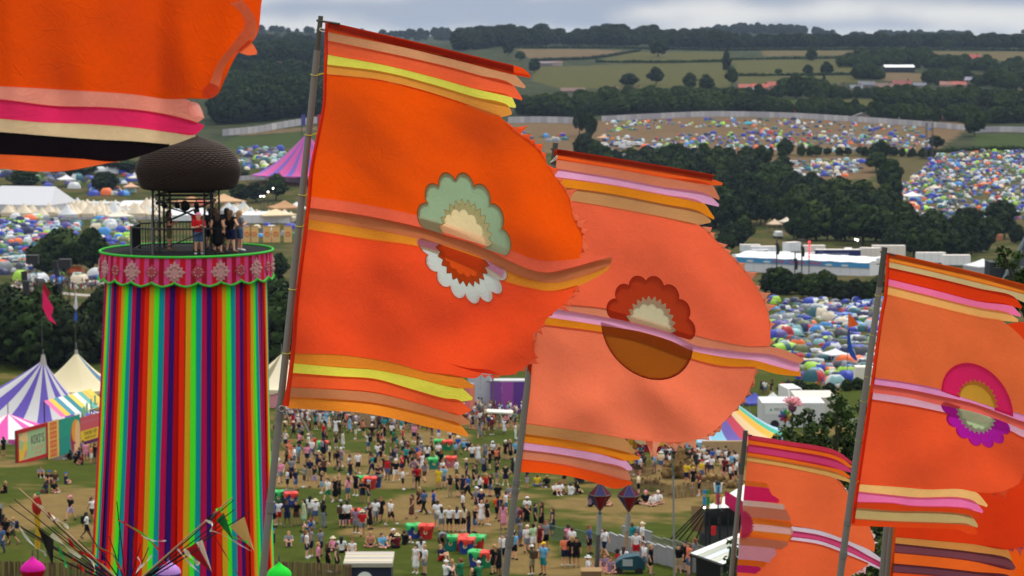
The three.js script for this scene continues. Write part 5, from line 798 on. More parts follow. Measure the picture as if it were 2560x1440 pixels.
// how: pose letter, then any of L long hair, Q backpack, D dress, V vest, T trousers, hX cap in colour X, zX sun hat in colour X
function person(p, dress, how, turn, where) {
  const R = peopleR, pose = POSE_OF[how[0]] ?? 'stand', B = BODIES[pose], top = dress[0], low = dress[1] ?? 'k', t = thing('person', '', 'person', p, 'people in the festival field');
  const sk = Math.floor(Math.pow(R(), 1.7) * 6), hr = Math.floor(R() * 6), long = how.includes('L') || (R() < 0.25 && !/[hz]/.test(how)), cap = /h([a-z])/.exec(how)?.[1], sunHat = /z([a-z])/.exec(how)?.[1];
  part(t, 'body', B.skin, skinMat[sk]);
  let clothes;
  if (how.includes('D')) { part(t, 'dress', B.dress, wear(top)); clothes = `${WEAR[top][0]} dress`; }
  else {
    const vest = how.includes('V'), long_ = how.includes('T');
    if (top !== 's') part(t, vest ? 'vest_top' : 'shirt', vest ? B.tank : B.shirt, wear(top));
    part(t, long_ ? 'trousers' : 'shorts', long_ ? B.trousers : B.shorts, wear(low));
    clothes = `${top === 's' ? 'bare top' : `${WEAR[top][0]} ${vest ? 'vest' : 'shirt'}`} and ${WEAR[low][0]} ${long_ ? 'trousers' : 'shorts'}`;
  }
  part(t, 'shoes', B.shoes, shoeMats[Math.floor(R() * 3)]);
  const hat = cap ?? sunHat;
  if (!cap || long) part(t, 'hair', long ? B.long : B.hair, hairMat[hr]);
  if (hat) { const h = part(t, 'hat', cap ? capGeo : brimGeo, wear(hat)); h.position.set(B.head[0], B.head[1] + (cap ? 0.045 : 0.03), B.head[2] - 0.01); }
  if (how.includes('Q')) { const b = part(t, 'backpack', packGeo, wear('kngu'[Math.floor(R() * 4)])); b.position.set(B.pack[0], B.pack[1], B.pack[2]); }
  const s = 1.0 + R() * 0.12; t.scale.set(s * (1.0 + 0.16 * R()), s, s * 1.06); t.rotation.y = turn ?? R() * 6.3;
  peopleList.push({ t, clothes, hat: hat ? `${WEAR[hat][0]} ${cap ? 'cap' : 'sun hat'}` : '', act: ACT[pose], where, long, pack: how.includes('Q') });
  return t;
}
// ---------------------------------------------------------------- wheelie bins in the field
{
  const C = { e: [24, 128, 84], r: [178, 34, 30], b: [34, 62, 138], t: [20, 128, 116], g: [52, 60, 62], p: [196, 110, 130], E: [46, 170, 86], R: [206, 52, 34], G: [40, 44, 46] }, N = { e: 'green', r: 'red', b: 'blue', t: 'teal', g: 'grey', p: 'pink', E: 'green', R: 'red', G: 'black' };
  const shell = (() => { const s = sheet(20, 8, (u, v) => { const a = u * Math.PI * 2, k = 1 / Math.pow(Math.abs(Math.cos(a)) ** 6 + Math.abs(Math.sin(a)) ** 6, 1 / 6), w = 0.44 + 0.12 * v; return [v3(Math.cos(a) * k * w, v * 1.08, Math.sin(a) * k * w)]; }); return s; })();
  const rim = sheet(20, 2, (u, v) => { const a = u * Math.PI * 2, k = 1 / Math.pow(Math.abs(Math.cos(a)) ** 6 + Math.abs(Math.sin(a)) ** 6, 1 / 6), w = 0.57 + 0.05 * Math.sin(v * Math.PI); return [v3(Math.cos(a) * k * w, 1.02 + v * 0.1, Math.sin(a) * k * w)]; });
  const drape = sheet(28, 6, (u, v) => { const a = u * Math.PI * 2, k = 1 / Math.pow(Math.abs(Math.cos(a)) ** 5 + Math.abs(Math.sin(a)) ** 5, 0.2), w = 0.63 * Math.min(1, v * 1.6), dropd = Math.max(0, v - 0.62) * (0.85 + 0.45 * Math.sin(a * 5 + 1) + 0.3 * Math.sin(a * 9)); return [v3(Math.cos(a) * k * w * (1 + 0.05 * Math.sin(a * 7)), 1.16 + 0.06 * Math.sin(a * 3 + v * 6) * (1 - v) - dropd, Math.sin(a) * k * w)]; });
  const mouth = new THREE.RingGeometry(0.07, 0.16, 20);
  const where = 'among the crowd';
  const bins = [[1084, 1172, 't', 'E'], [1098, 1123, 't', 'E'], [1119, 1125, 'e', 'R'], [1104, 1168, 'b', 'E'], [1126, 1168, 'p', 'R'], [905, 1220, 'e', 'E'], [925, 1222, 'r', 'R'], [940, 1218, 'b', 'G'], [790, 1128, 'e', 'E'], [808, 1127, 'b', 'R'], [696, 1258, 'e', 'E'], [728, 1262, 'b', 'R'], [716, 1258, 'g', 'G'], [866, 1306, 'b', 'E'], [882, 1306, 'r', 'R'], [1035, 1346, 'b', 'E'], [1066, 1347, 'r', 'R'], [1126, 1376, 't', 'E'], [1153, 1375, 'r', 'R'], [1166, 1383, 'b', 'R'], [1192, 1376, 'r', 'E'], [1193, 1416, 'b', 'E'], [1222, 1418, 'e', 'R']];
  bins.forEach(([x, y, c, d]) => {
    const p = ground(x, y), t = thing('waste_bin', '', 'bin', p, 'waste bins in the field');
    const near = bins.filter((q) => q[0] !== x).sort((a, b) => Math.abs(a[0] - x) + Math.abs(a[1] - y) * 2 - Math.abs(b[0] - x) - Math.abs(b[1] - y) * 2)[0];
    const row = y > 1400 ? 'nearest the camera' : y > 1360 ? 'in the near row' : y > 1330 ? 'by the dusty path' : y > 1290 ? 'beside the pair in white shirts' : y > 1240 ? 'by the flag pole' : y > 1200 ? 'in the middle of the crowd' : y > 1140 ? 'on the grass under the tall flag' : 'far back in the crowd';
    t.userData.label = `${N[c]} bin with ${N[d]} cover ${row}, ${x < near[0] ? 'left' : 'right'} of ${N[near[2]]} one`; t.scale.setScalar(0.86);
    part(t, 'bin_body', shell, mat(srgb(...C[c]), 0.6)); part(t, 'rim', rim, mat(srgb(...C[c]), 0.5)); part(t, 'cover', drape, mat(srgb(...C[d]), 0.6));
    const m = part(t, 'emblem', mouth, mat(srgb(214, 196, 150), 0.8)); m.position.set(0, 0.62, 0.545); m.rotation.x = -0.1;
    t.rotation.y = (hash2(x, y) - 0.5) * 0.7;
  });
}
// ---------------------------------------------------------------- the people one can pick out
const PEOPLE = `684,1319,bk,SQ;697,1314,wr,S;718,1317,nn,H;741,1313,ku,S;760,1313,f,DL;776,1306,wg,S;789,1310,wd,Szc;809,1319,kgT,S;776,1330,bd,KQ;854,1319,wk,SQ;869,1319,wk,S;890,1335,vg,P;906,1341,rg,Wzc;924,1324,k,DQ;939,1312,wg,W;952,1306,kk,W;977,1314,wk,W;907,1256,kn,Phj;921,1258,kn,Ghl;820,1257,we,W;838,1252,k,DL;849,1253,kk,P;870,1252,pd,HV;890,1240,kk,SV;805,1234,kl,SV;787,1219,ki,W;761,1219,gu,P;719,1227,wk,PQ;739,1228,nd,S;701,1209,pg,WQ;767,1396,wn,SVQ;779,1393,gn,SV;801,1392,gn,S;683,1358,nk,Khb;722,1366,gd,K;832,1378,pk,Czc;854,1382,wk,CL;881,1386,wk,CVL;926,1368,sn,C;955,1371,ld,C;984,1360,kk,Khw;993,1371,mk,Czc;796,1432,pk,SL;820,1432,kk,SL;843,1434,ak,SV;1007,1225,wk,P;1034,1223,mh,S;1044,1222,rk,S;1097,1223,yy,S;1108,1221,ld,S;1125,1243,khT,SVL;1143,1243,kk,S;1157,1243,nn,SV;1170,1248,bkT,WL;1199,1243,wn,PL;1215,1240,rk,S;1227,1242,kd,SVL;1242,1212,kg,G;1264,1214,kn,HV;1184,1216,kk,S;1166,1200,nnT,Shc;1030,1298,u,WDL;1060,1285,dkT,W;1048,1281,uk,SL;1084,1285,bk,W;1094,1319,wg,S;1104,1330,wg,P;1123,1331,wk,G;1143,1331,wk,SV;1159,1330,ck,P;1172,1342,knT,P;1188,1333,kd,SV;1204,1312,w,DL;1218,1314,kk,S;1157,1290,wk,S;1191,1281,gn,Shw;1203,1284,nk,Shc;1244,1303,jk,WQ;1264,1288,wdT,SV;1258,1324,p,DL;1258,1411,wkT,SQ;1011,1362,kk,K;1245,1240,kk,K;1273,1243,gk,C;1103,1378,gk,B;1101,1402,nr,K;1062,1438,wg,S;1040,1434,w,DL;1052,1420,wk,SVL;1115,1446,wn,Khw;1130,1438,gk,K;1152,1440,ee,K;1197,1448,ek,Khw;1235,1436,kk,S;1247,1444,kk,SVL;1318,1305,wn,Shw;1317,1325,kk,G;1354,1322,k,DL;1381,1338,n,D;1318,1382,wg,Shc;1333,1382,fw,P;1350,1380,mm,SV;1364,1376,gk,SQ;1330,1438,ah,AhwQ;1359,1438,lt,Shy;1412,1416,on,S;1430,1416,kk,P;1441,1418,kk,S;1430,1388,wn,S;1420,1386,pd,SV;1473,1386,dk,S;1511,1393,wn,W;1580,1378,tk,SV;1605,1380,wk,ShcQ;1590,1400,wr,SQ;1610,1431,wg,W;1627,1437,kk,S;1596,1240,ck,H;1401,1236,wk,C;1388,1237,wk,K;1426,1238,ww,K;1442,1234,kk,C;1475,1267,vk,KhrL;1513,1265,kk,CL;1578,1261,kk,K;1592,1261,kk,U;1614,1261,kk,Chp;1632,1265,wk,C;1645,1260,wk,Chc;1343,1216,yd,C;1367,1218,kk,C;1318,1223,ni,S;1410,1214,kk,S;1440,1208,td,S;1471,1432,wk,Czw;1511,1428,vp,CVL;1527,1434,vv,CVL;1544,1414,rk,Czk;1560,1408,wk,CVL;1696,1436,kh,SQ;1712,1430,kk,S;1722,1438,od,SV;1736,1420,gd,SL;177,1302,ki,WhpL;230,1305,wk,WV;217,1348,wk,WQ;15,1363,kk,W;33,1362,ga,WQ;3,1385,ddT,W;13,1233,kk,CVL;115,1233,nk,C;135,1232,kk,CL;165,1210,nn,Chb;123,1208,kk,KhbL;138,1205,ug,C;101,1193,gk,K;6,1352,kk,S;1290,1330,vd,SV;1302,1330,mk,S;1338,1325,nk,S;1300,1366,gd,SVL;1285,1400,lk,S;1180,1160,wn,S;1195,1158,w,DL;1213,1152,gd,SV;1232,1150,wk,PhwQ;1246,1158,k,D;1264,1150,kk,ShwQ;1276,1148,k,DL;1290,1150,ln,S;1068,1160,wn,S;1096,1155,wk,PT;1160,1122,lk,Khl;1172,1126,nk,U`;
const QUICK = { W: 1 };
{
  PEOPLE.split(';').forEach((s) => {
    const [x, y, d, how] = s.split(','); let w = d, h = how; if (w.endsWith('T')) { w = w.slice(0, -1); h += 'T'; }
    person(ground(+x, +y), w, h, undefined, +y > 1395 ? 'near the reed fence' : +x < 300 ? 'left of the striped tower' : null);
  });
  // the denser middle of the crowd
  const R = rng(1234), tops = 'wwwwwwkkkkkngggmrblptcvueao', lows = 'kkkkknnnddghuaw', taken = PEOPLE.split(';').map((s) => s.split(',').slice(0, 2).map(Number));
  const area = [[690, 1045], [1180, 1052], [1300, 1065], [1300, 1130], [1290, 1195], [1240, 1205], [1120, 1215], [1000, 1240], [900, 1215], [800, 1205], [690, 1200]];
  const dense = (x, y) => y < 1105 ? (x > 1150 ? 0.55 : 0.95) : y < 1150 ? (x < 880 ? 0.35 : x < 1060 ? 0.8 : 0.12) : y < 1200 ? (x < 830 ? 0.35 : x < 1060 ? 0.75 : 0.2) : 0.5;
  let made = 0; const total = 298 - taken.length;
  for (let tries = 0; tries < 30000 && made < total; tries++) {
    const x = 690 + R() * 615, y = 1052 + Math.pow(R(), 0.8) * 185;
    if (!inside(area, x, y) || R() > dense(x, y)) continue;
    const k = pxm(-ground(x, y).z) * 0.5; if (taken.some(([a, b]) => Math.abs(a - x) < k && Math.abs(b - y) < k * 0.55)) continue;
    if (inside([[715, 1020], [1170, 1085], [1185, 1000], [1300, 940], [700, 900]], x, y - 12)) continue;
    taken.push([x, y]); made++;
    const how = 'SSSSPGHWWWWA'[Math.floor(R() * 12)] + (R() < 0.3 ? 'V' : '') + (R() < 0.12 ? 'D' : '') + (R() < 0.12 ? 'T' : '') + (R() < 0.16 ? 'h' + 'wwknrc'[Math.floor(R() * 6)] : R() < 0.06 ? 'zc' : '') + (R() < 0.25 ? 'Q' : '');
    person(ground(x, y), tops[Math.floor(R() * tops.length)] + lows[Math.floor(R() * lows.length)], how, undefined, y < 1110 ? 'at the back of the crowd' : null);
  }
  // others far back, too small and close to pick apart
  const spots = []; const far = [[[690, 1010], [860, 1008], [1000, 1012], [1200, 985], [1310, 985], [1310, 1072], [1000, 1078], [690, 1066]], [[1560, 1150], [1760, 1150], [1850, 1170], [1850, 1215], [1760, 1190], [1560, 1185]], [[20, 712], [275, 712], [275, 738], [60, 730]], [[1880, 965], [2100, 985], [2090, 1000], [1890, 985]]];
  const count = [520, 60, 60, 14];
  far.forEach((poly, q) => { const xs = poly.map((p) => p[0]), ys = poly.map((p) => p[1]); for (let i = 0, n = 0; n < count[q] && i < 5000; i++) { const x = lerp(Math.min(...xs), Math.max(...xs), R()), y = lerp(Math.min(...ys), Math.max(...ys), R()); if (inside(poly, x, y)) { spots.push(ground(x, y)); n++; } } });
  const g = new THREE.Group(); g.name = 'distant_crowd'; g.userData = { kind: 'stuff', label: 'far part of the crowd packed in front of the marquees' }; scene.add(g);
  const plain = new THREE.MeshStandardMaterial({ color: 0xffffff, roughness: 0.9, side: THREE.DoubleSide }), m = new THREE.Matrix4(), c = new THREE.Color();
  ['stand', 'walk', 'phone'].forEach((pose, q) => {
    const mine = spots.filter((_, i) => i % 3 === q), B = BODIES[pose], layers = ['skin', 'shirt', 'shorts', 'hair'].map((k) => { const o = shadowed(new THREE.InstancedMesh(B[k], plain, mine.length)); o.name = { skin: 'bodies', shirt: 'shirts', shorts: 'shorts', hair: 'heads_of_hair' }[k]; g.add(o); return o; });
    mine.forEach((p, i) => { const s = 0.93 + R() * 0.13; m.compose(p, new THREE.Quaternion().setFromAxisAngle(v3(0, 1, 0), R() * 6.3), v3(s, s, s)); layers.forEach((o) => o.setMatrixAt(i, m)); layers[0].setColorAt(i, c.copy(srgb(...SKIN[Math.floor(Math.pow(R(), 1.6) * 6)]))); layers[1].setColorAt(i, c.copy(srgb(...WEAR[tops[Math.floor(R() * tops.length)]][1]))); layers[2].setColorAt(i, c.copy(srgb(...WEAR[lows[Math.floor(R() * lows.length)]][1]))); layers[3].setColorAt(i, c.copy(srgb(...HAIR[Math.floor(R() * 6)]))); });
  });
}
// ---------------------------------------------------------------- helpers for built things
function canvasTex(w, h, draw) { const c = document.createElement('canvas'); c.width = w; c.height = h; const x = c.getContext('2d'); draw(x, w, h); const t = new THREE.CanvasTexture(c); t.colorSpace = THREE.SRGBColorSpace; t.magFilter = THREE.LinearFilter; return t; }
const paint = (r, g, b, rough = 0.7) => mat(srgb(r, g, b), rough);
const canvasCloth = (c, t = 0.2) => mat(srgb(...c), 0.8, { transmission: t, thickness: 0 });
// circus tent: gores in turn colours from a mast to a scalloped eave; reach(a) is the ground radius for each direction
function bigTop({ apex, D, eaveY, reach, gores, colours, label, name = 'circus_tent', cap, wall, sag = 1.7, group, a0 = 0, droop = 0 }) {
  const top = P(...apex, D), foot = onGround(top.x, top.z), t = thing(name, label, 'tent', foot, group), h = top.y - foot.y, e = P(apex[0], eaveY, D).y - foot.y;
  const at = (a, s) => { const r = reach(a) * s; return v3(Math.sin(a) * r, e + (h - e) * Math.pow(1 - s, sag) - droop * s * s, Math.cos(a) * r); };
  for (let i = 0; i < gores; i++) part(t, 'roof_gore', sheet(4, 14, (u, v) => [at(a0 + (i + u) / gores * Math.PI * 2, 0.02 + v * 0.98)]), canvasCloth(colours[i % colours.length]));
  if (wall) for (let i = 0; i < gores; i++) part(t, 'side_wall', sheet(2, 2, (u, v) => { const p = at(a0 + (i + u) / gores * Math.PI * 2, 0.97); return [v3(p.x, lerp(p.y, 0, v), p.z)]; }), canvasCloth(wall, 0.1));
  for (let i = 0; i < gores; i++) part(t, 'valance', sheet(4, 2, (u, v) => { const p = at(a0 + (i + u) / gores * Math.PI * 2, 1); return [v3(p.x * 1.003, p.y - v * (0.35 + 0.25 * Math.sin(u * Math.PI)), p.z * 1.003)]; }), canvasCloth(colours[(i + 1) % colours.length]));
  part(t, 'mast', rod(v3(0, 0, 0), v3(0, h + 1.2, 0), 0.09, 0.05), poleMat);
  if (cap) part(t, 'mast_cap', new THREE.CylinderGeometry(0.18, cap[0], cap[1], 16, 1, true).translate(0, h - cap[1] * 0.2, 0), canvasCloth([176, 172, 168], 0.1));
  return t;
}
// gable-roofed marquee between two feet in photo pixels
function marquee(xl, xr, y, wallPx, roofPx, depth, colour, label, { name = 'marquee', wallColour, category = 'marquee', turn = 0, group } = {}) {
  const a = ground(xl, y), b = ground(xr, y), c = a.clone().lerp(b, 0.5), D = -c.z, k = 1 / pxm(D), w = Math.abs(xr - xl) * k, hw = wallPx * k, hr = roofPx * k;
  const t = thing(name, label, category, onGround(c.x, c.z), group); t.rotation.y = turn;
  const m = canvasCloth(colour, 0.15), mw = canvasCloth(wallColour ?? colour, 0.1), z = depth / 2;
  for (const s of [1, -1]) part(t, 'roof_slope', sheet(8, 4, (u, v) => [v3((u - 0.5) * w * (1.02 - 0.24 * (1 - v)), hw + hr * (1 - v) - 0.06 * hr * Math.sin(u * Math.PI * 6) * v * (1 - v), s * (0.02 + v * z * 1.03))]), m);
  for (const s of [1, -1]) part(t, 'gable', sheet(3, 3, (u, v) => [v3(s * lerp(w * 0.39, w * 0.51, v), hw + hr * (1 - v), (u - 0.5) * 2 * z * v * 1.03)]), m);
  const bays = Math.max(3, Math.round(w / 4)); for (let i = 0; i < bays; i++) part(t, 'wall_panel', bx(w / bays * 0.985, hw, 0.05, ((i + 0.5) / bays - 0.5) * w, hw / 2, z), mw);
  part(t, 'end_wall', bx(0.05, hw, depth, -w / 2, hw / 2, 0), mw); part(t, 'end_wall', bx(0.05, hw, depth, w / 2, hw / 2, 0), mw);
  return t;
}
function gazebo(x, y, wpx, hpx, colour, label, group, wall) {
  const p = ground(x, y), k = 1 / pxm(-p.z), w = wpx * k, h = hpx * k, t = thing('gazebo', label, 'gazebo', p, group), m = canvasCloth(colour, 0.2);
  for (let i = 0; i < 4; i++) { part(t, 'canopy_side', sheet(5, 5, (u, v) => { const a = i * Math.PI / 2, r = v * w / 2, q = v3((u - 0.5) * 2 * r, h * 0.62 + h * 0.38 * Math.pow(1 - v, 1.5), r); return [q.applyAxisAngle(v3(0, 1, 0), a)]; }), m); part(t, 'valance', bx(w, h * 0.08, 0.03, 0, h * 0.59, w / 2 + 0.01).rotateY(i * Math.PI / 2), m); part(t, 'leg', rod(v3(w * 0.47, 0, w * 0.47), v3(w * 0.47, h * 0.62, w * 0.47), 0.04).rotateY(i * Math.PI / 2), paint(150, 150, 152)); if (wall) part(t, 'side_wall', bx(w * 0.97, h * 0.58, 0.03, 0, h * 0.29, w * 0.48).rotateY(i * Math.PI / 2), canvasCloth(wall)); }
  t.rotation.y = 0.4; return t;
}
// ---------------------------------------------------------------- left: tents, stalls, sign boards
bigTop({ apex: [108, 900], D: 268, eaveY: 1048, reach: (a) => { const s = Math.sin(a), c = Math.cos(a); return 1 / Math.sqrt((s / (s < 0 ? 17 : 7.2)) ** 2 + (c / 8) ** 2); }, gores: 22, a0: 0.06, colours: [[104, 86, 176], [206, 206, 208]], cap: [0.55, 2.1], wall: [44, 34, 110], label: 'purple and white striped circus tent with grey mast cap on the left', sag: 1.75 });
bigTop({ apex: [191, 880], D: 300, eaveY: 965, reach: () => 5.6, gores: 18, colours: [[226, 214, 176], [228, 216, 180], [226, 214, 176], [90, 130, 160], [228, 216, 180]], cap: [0.25, 1.0], wall: [196, 170, 150], label: 'cream pointed tent with blue darts behind the purple circus tent', sag: 1.5 });
bigTop({ apex: [704, 884], D: 300, eaveY: 960, reach: () => 5.4, gores: 16, colours: [[230, 220, 190], [228, 216, 184], [150, 140, 110]], wall: [222, 150, 160], label: 'cream tent with pink wall between the tower and the tall flag', sag: 1.3 });
bigTop({ apex: [20, 1034], D: 252, eaveY: 1082, reach: (a) => 4.3 / Math.max(Math.abs(Math.sin(a)), Math.abs(Math.cos(a))) ** 0.9, gores: 12, a0: 0.2, colours: [[236, 236, 236], [226, 92, 176]], wall: [236, 236, 238], label: 'pink and white striped stall tent at the left edge', sag: 1.1 });
{ // painted fairground boards
  const A = ground(42, 1158), B = ground(246, 1133), dir = B.clone().sub(A), len = dir.length(); dir.normalize(); const yaw = Math.atan2(-dir.z, dir.x);
  const board = (s0, s1, h0, h1, tex, label, category = 'sign board', frame) => {
    const w = (s1 - s0) * len, p = A.clone().addScaledVector(dir, (s0 + s1) / 2 * len); p.y = groundY(p.x, p.z); const t = thing('painted_board', label, category, p, 'painted boards of the stall row'); t.rotation.y = yaw;
    const g = new THREE.PlaneGeometry(w, h1 - h0).translate(0, (h0 + h1) / 2, 0.062); part(t, 'painted_face', g, mat(new THREE.Color(1, 1, 1), 0.7, { map: tex }));
    part(t, 'panel', bx(w, h1 - h0, 0.12, 0, (h0 + h1) / 2, 0), paint(96, 40, 30));
    for (const s of [-1, 1]) part(t, 'post', bx(0.12, h1, 0.12, s * (w / 2 - 0.1), h1 / 2 - 0.05, -0.13), paint(90, 70, 50));
    if (frame) { for (const s of [-1, 1]) { part(t, 'frame_rail', bx(w, 0.34, 0.08, 0, s > 0 ? h1 - 0.17 : h0 + 0.17, 0.09), frame); part(t, 'frame_stile', bx(0.24, h1 - h0 - 0.68, 0.08, s * (w / 2 - 0.12), (h0 + h1) / 2, 0.09), frame); } }
    return t;
  };
  const txt = (x, s, px, py, size, col, font = 'sans-serif', w) => { x.fillStyle = col; x.font = `bold ${size}px ${font}`; x.textAlign = 'center'; x.textBaseline = 'middle'; if (w) x.fillText(s, px, py, w); else x.fillText(s, px, py); };
  const kiki = canvasTex(512, 512, (x, w, h) => {
    x.fillStyle = 'rgb(160,190,140)'; x.fillRect(0, 0, w, h); x.fillStyle = 'rgb(230,190,130)'; x.beginPath(); x.moveTo(30, 130); x.lineTo(160, 10); x.lineTo(185, 200); x.lineTo(90, 190); x.fill();
    x.fillStyle = 'rgb(226,190,60)'; x.beginPath(); x.ellipse(130, 310, 40, 120, 0.1, 0, 7); x.fill(); x.beginPath(); x.ellipse(36, 400, 60, 120, 0, 0, 7); x.fill(); x.fillStyle = 'rgb(214,140,110)'; x.beginPath(); x.ellipse(140, 380, 22, 60, 0.3, 0, 7); x.fill();
    x.save(); x.scale(0.78, 1.7); txt(x, "KIKI'S", 440, 118, 104, 'rgb(86,70,74)'); x.restore(); txt(x, 'CLUB', 340, 330, 78, 'rgb(206,140,120)'); txt(x, 'BAR', 350, 410, 64, 'rgb(206,140,120)');
  });
  board(0.0, 0.36, 0.05, 3.35, kiki, "red framed pale green board lettered KIKI'S on the grass", 'sign board', paint(178, 18, 22));
  const col = canvasTex(128, 512, (x, w, h) => { x.fillStyle = 'rgb(226,196,104)'; x.fillRect(0, 0, w, h); ['BAR', 'BEER', 'GIN', 'EATS'].forEach((s, i) => { x.fillStyle = 'rgb(214,112,56)'; x.fillRect(22, 14 + i * 124, 84, 112); txt(x, s, 64, 70 + i * 124, 40, 'rgb(236,160,80)', 'sans-serif', 76); }); });
  board(0.365, 0.50, 0.1, 3.7, col, 'narrow yellow and orange lettered board right of the red framed one');
  const face = canvasTex(512, 512, (x, w, h) => {
    x.fillStyle = 'rgb(34,150,128)'; x.fillRect(0, 0, w, h); x.strokeStyle = 'rgb(20,120,130)'; x.lineWidth = 8; for (let i = -10; i < 20; i++) { x.beginPath(); x.moveTo(i * 40, 240); x.lineTo(i * 40 + 200, 520); x.stroke(); }
    x.fillStyle = 'rgb(160,40,80)'; x.beginPath(); x.ellipse(330, 300, 60, 180, 0, 0, 7); x.fill(); x.fillStyle = 'rgb(234,150,40)'; x.beginPath(); x.ellipse(390, 200, 90, 150, 0.1, 0, 7); x.fill(); x.fillStyle = 'rgb(232,186,130)'; x.beginPath(); x.ellipse(450, 260, 70, 190, 0, 0, 7); x.fill(); x.fillRect(360, 380, 130, 132);
  });
  board(0.505, 0.765, 0.15, 3.9, face, 'teal painted board with a curly patterned profile beside the yellow board');
  const show = canvasTex(512, 512, (x, w, h) => { x.fillStyle = 'rgb(204,84,92)'; x.fillRect(0, 0, w, h); x.fillStyle = 'rgb(196,96,110)'; x.fillRect(0, 60, w, 30); x.fillStyle = 'rgb(228,186,40)'; x.fillRect(0, 190, w, 150); txt(x, 'SHOW UP', 256, 235, 74, 'rgb(50,40,20)', 'sans-serif', 460); txt(x, 'DANCE AS IF', 256, 302, 50, 'rgb(50,40,20)', 'sans-serif', 440); x.fillStyle = 'rgb(84,26,84)'; x.fillRect(0, 345, w, 170); txt(x, 'GLOW UP', 256, 430, 110, 'rgb(228,190,60)', 'sans-serif', 480); });
  board(0.77, 1.02, 0.25, 3.9, show, 'pink, yellow and purple board lettered GLOW UP beside the tower');
  const rampA = A.clone().addScaledVector(dir, len * 0.62); rampA.y = groundY(rampA.x, rampA.z);
  const rp = thing('ramp', 'dark low ramp on the grass in front of the painted boards', 'ramp', rampA); rp.rotation.y = yaw; part(rp, 'deck', bx(len * 0.5, 0.12, 1.4, 0, 0.34, 0.85), paint(64, 62, 62)); part(rp, 'skirt', bx(len * 0.48, 0.3, 0.1, 0, 0.15, 1.4), paint(30, 30, 32));
  // green cut-out letters above, and a striped awning
  const cp = A.clone().addScaledVector(dir, len * 0.9); cp.y = groundY(cp.x, cp.z);
  const aw = thing('striped_awning', 'rainbow striped awning above the painted boards', 'awning', cp.clone().add(v3(-2.6, 0, -2.2))); aw.rotation.y = yaw;
  const ac = [[236, 120, 170], [232, 196, 80], [80, 150, 170], [236, 232, 226], [60, 140, 150], [232, 206, 100], [238, 238, 230], [110, 180, 170], [236, 190, 90], [226, 206, 90]];
  ac.forEach((c, i) => part(aw, 'awning_stripe', sheet(2, 4, (u, v) => [v3(-4.4 + (i + u) * 0.88, 5.6 - v * 1.5, v * 2.0)]), canvasCloth(c)));
  for (const s of [-1, 1]) part(aw, 'post', rod(v3(s * 4.3, 0, 0), v3(s * 4.3, 5.6, 0), 0.07), poleDark);
  const ls = thing('cut_out_sign', 'pale green cut-out letters standing on top of the pink board', 'sign', cp.clone()); ls.rotation.y = yaw;
  part(ls, 'support', rod(v3(-1, 0, -0.3), v3(-1, 4.3, -0.3), 0.06), poleDark); part(ls, 'support', rod(v3(1, 0, -0.3), v3(1, 4.3, -0.3), 0.06), poleDark);
  [0, 1, 2, 3].forEach((i) => { const s = new THREE.Shape(); if (i === 0) { s.absellipse(0, 0.5, 0.34, 0.5, 0, 6.28); const hl = new THREE.Path(); hl.absellipse(0, 0.5, 0.16, 0.28, 0, 6.28, true); s.holes.push(hl); } else { s.moveTo(-0.26, 0); s.lineTo(0.26, 0); s.lineTo(0.26, 0.16); s.lineTo(-0.06, 0.16); s.lineTo(-0.06, 1); s.lineTo(-0.26, 1); } part(ls, 'letter', new THREE.ExtrudeGeometry(s, { depth: 0.1, bevelEnabled: false }).translate(-1.25 + i * 0.78, 3.95 + i * 0.28, 0), paint(132, 196, 156)); });
}
{ // sitting and standing people by the boards
  for (const [x, y, d, h] of [[176, 1150, 'kk', 'K'], [190, 1158, 'kk', 'C'], [204, 1162, 'mk', 'C'], [214, 1152, 'pp', 'SV'], [228, 1160, 'ow', 'SV'], [198, 1144, 'nk', 'K'], [182, 1140, 'kg', 'K'], [236, 1158, 'kk', 'S'], [9, 1140, 'kk', 'S'], [208, 1146, 'vk', 'S']]) { person(ground(x, y), d, h, undefined); peopleList[peopleList.length - 1].fixed = 'by the painted boards'; }
}
{ // dark off-road vehicle cut by the left edge
  const p = ground(-18, 1352), t = thing('off_road_vehicle', 'dark off-road vehicle half out of the left edge', 'vehicle', p); t.rotation.y = 0.15; const dk = paint(22, 22, 24, 0.4), glass = mat(lin(0.1, 0.12, 0.1), 0.1);
  part(t, 'body', bx(3.4, 0.9, 1.7, -0.9, 0.95, 0), dk); part(t, 'cabin', bx(1.9, 0.95, 1.6, -0.3, 1.88, 0), dk); part(t, 'side_window', bx(0.72, 0.55, 0.04, 0.12, 1.98, 0.82), glass); part(t, 'side_window', bx(0.72, 0.55, 0.04, -0.75, 1.98, 0.82), glass); part(t, 'stripe', bx(1.6, 0.12, 0.03, -0.2, 1.3, 0.87), paint(150, 30, 40)); part(t, 'windscreen', bx(0.04, 0.6, 1.3, 0.67, 1.95, 0), glass);
  const mir = part(t, 'mirror', bx(0.16, 0.34, 0.24, 0.8, 1.8, 0.95), dk);
  for (const x of [0.2, -2]) for (const z of [0.8, -0.8]) { const w = part(t, 'wheel', new THREE.CylinderGeometry(0.42, 0.42, 0.28, 20).rotateX(Math.PI / 2).translate(x, 0.42, z), paint(18, 18, 18)); part(w, 'rim', new THREE.CylinderGeometry(0.22, 0.22, 0.3, 14).rotateX(Math.PI / 2).translate(x, 0.42, z), paint(120, 120, 122)); }
}
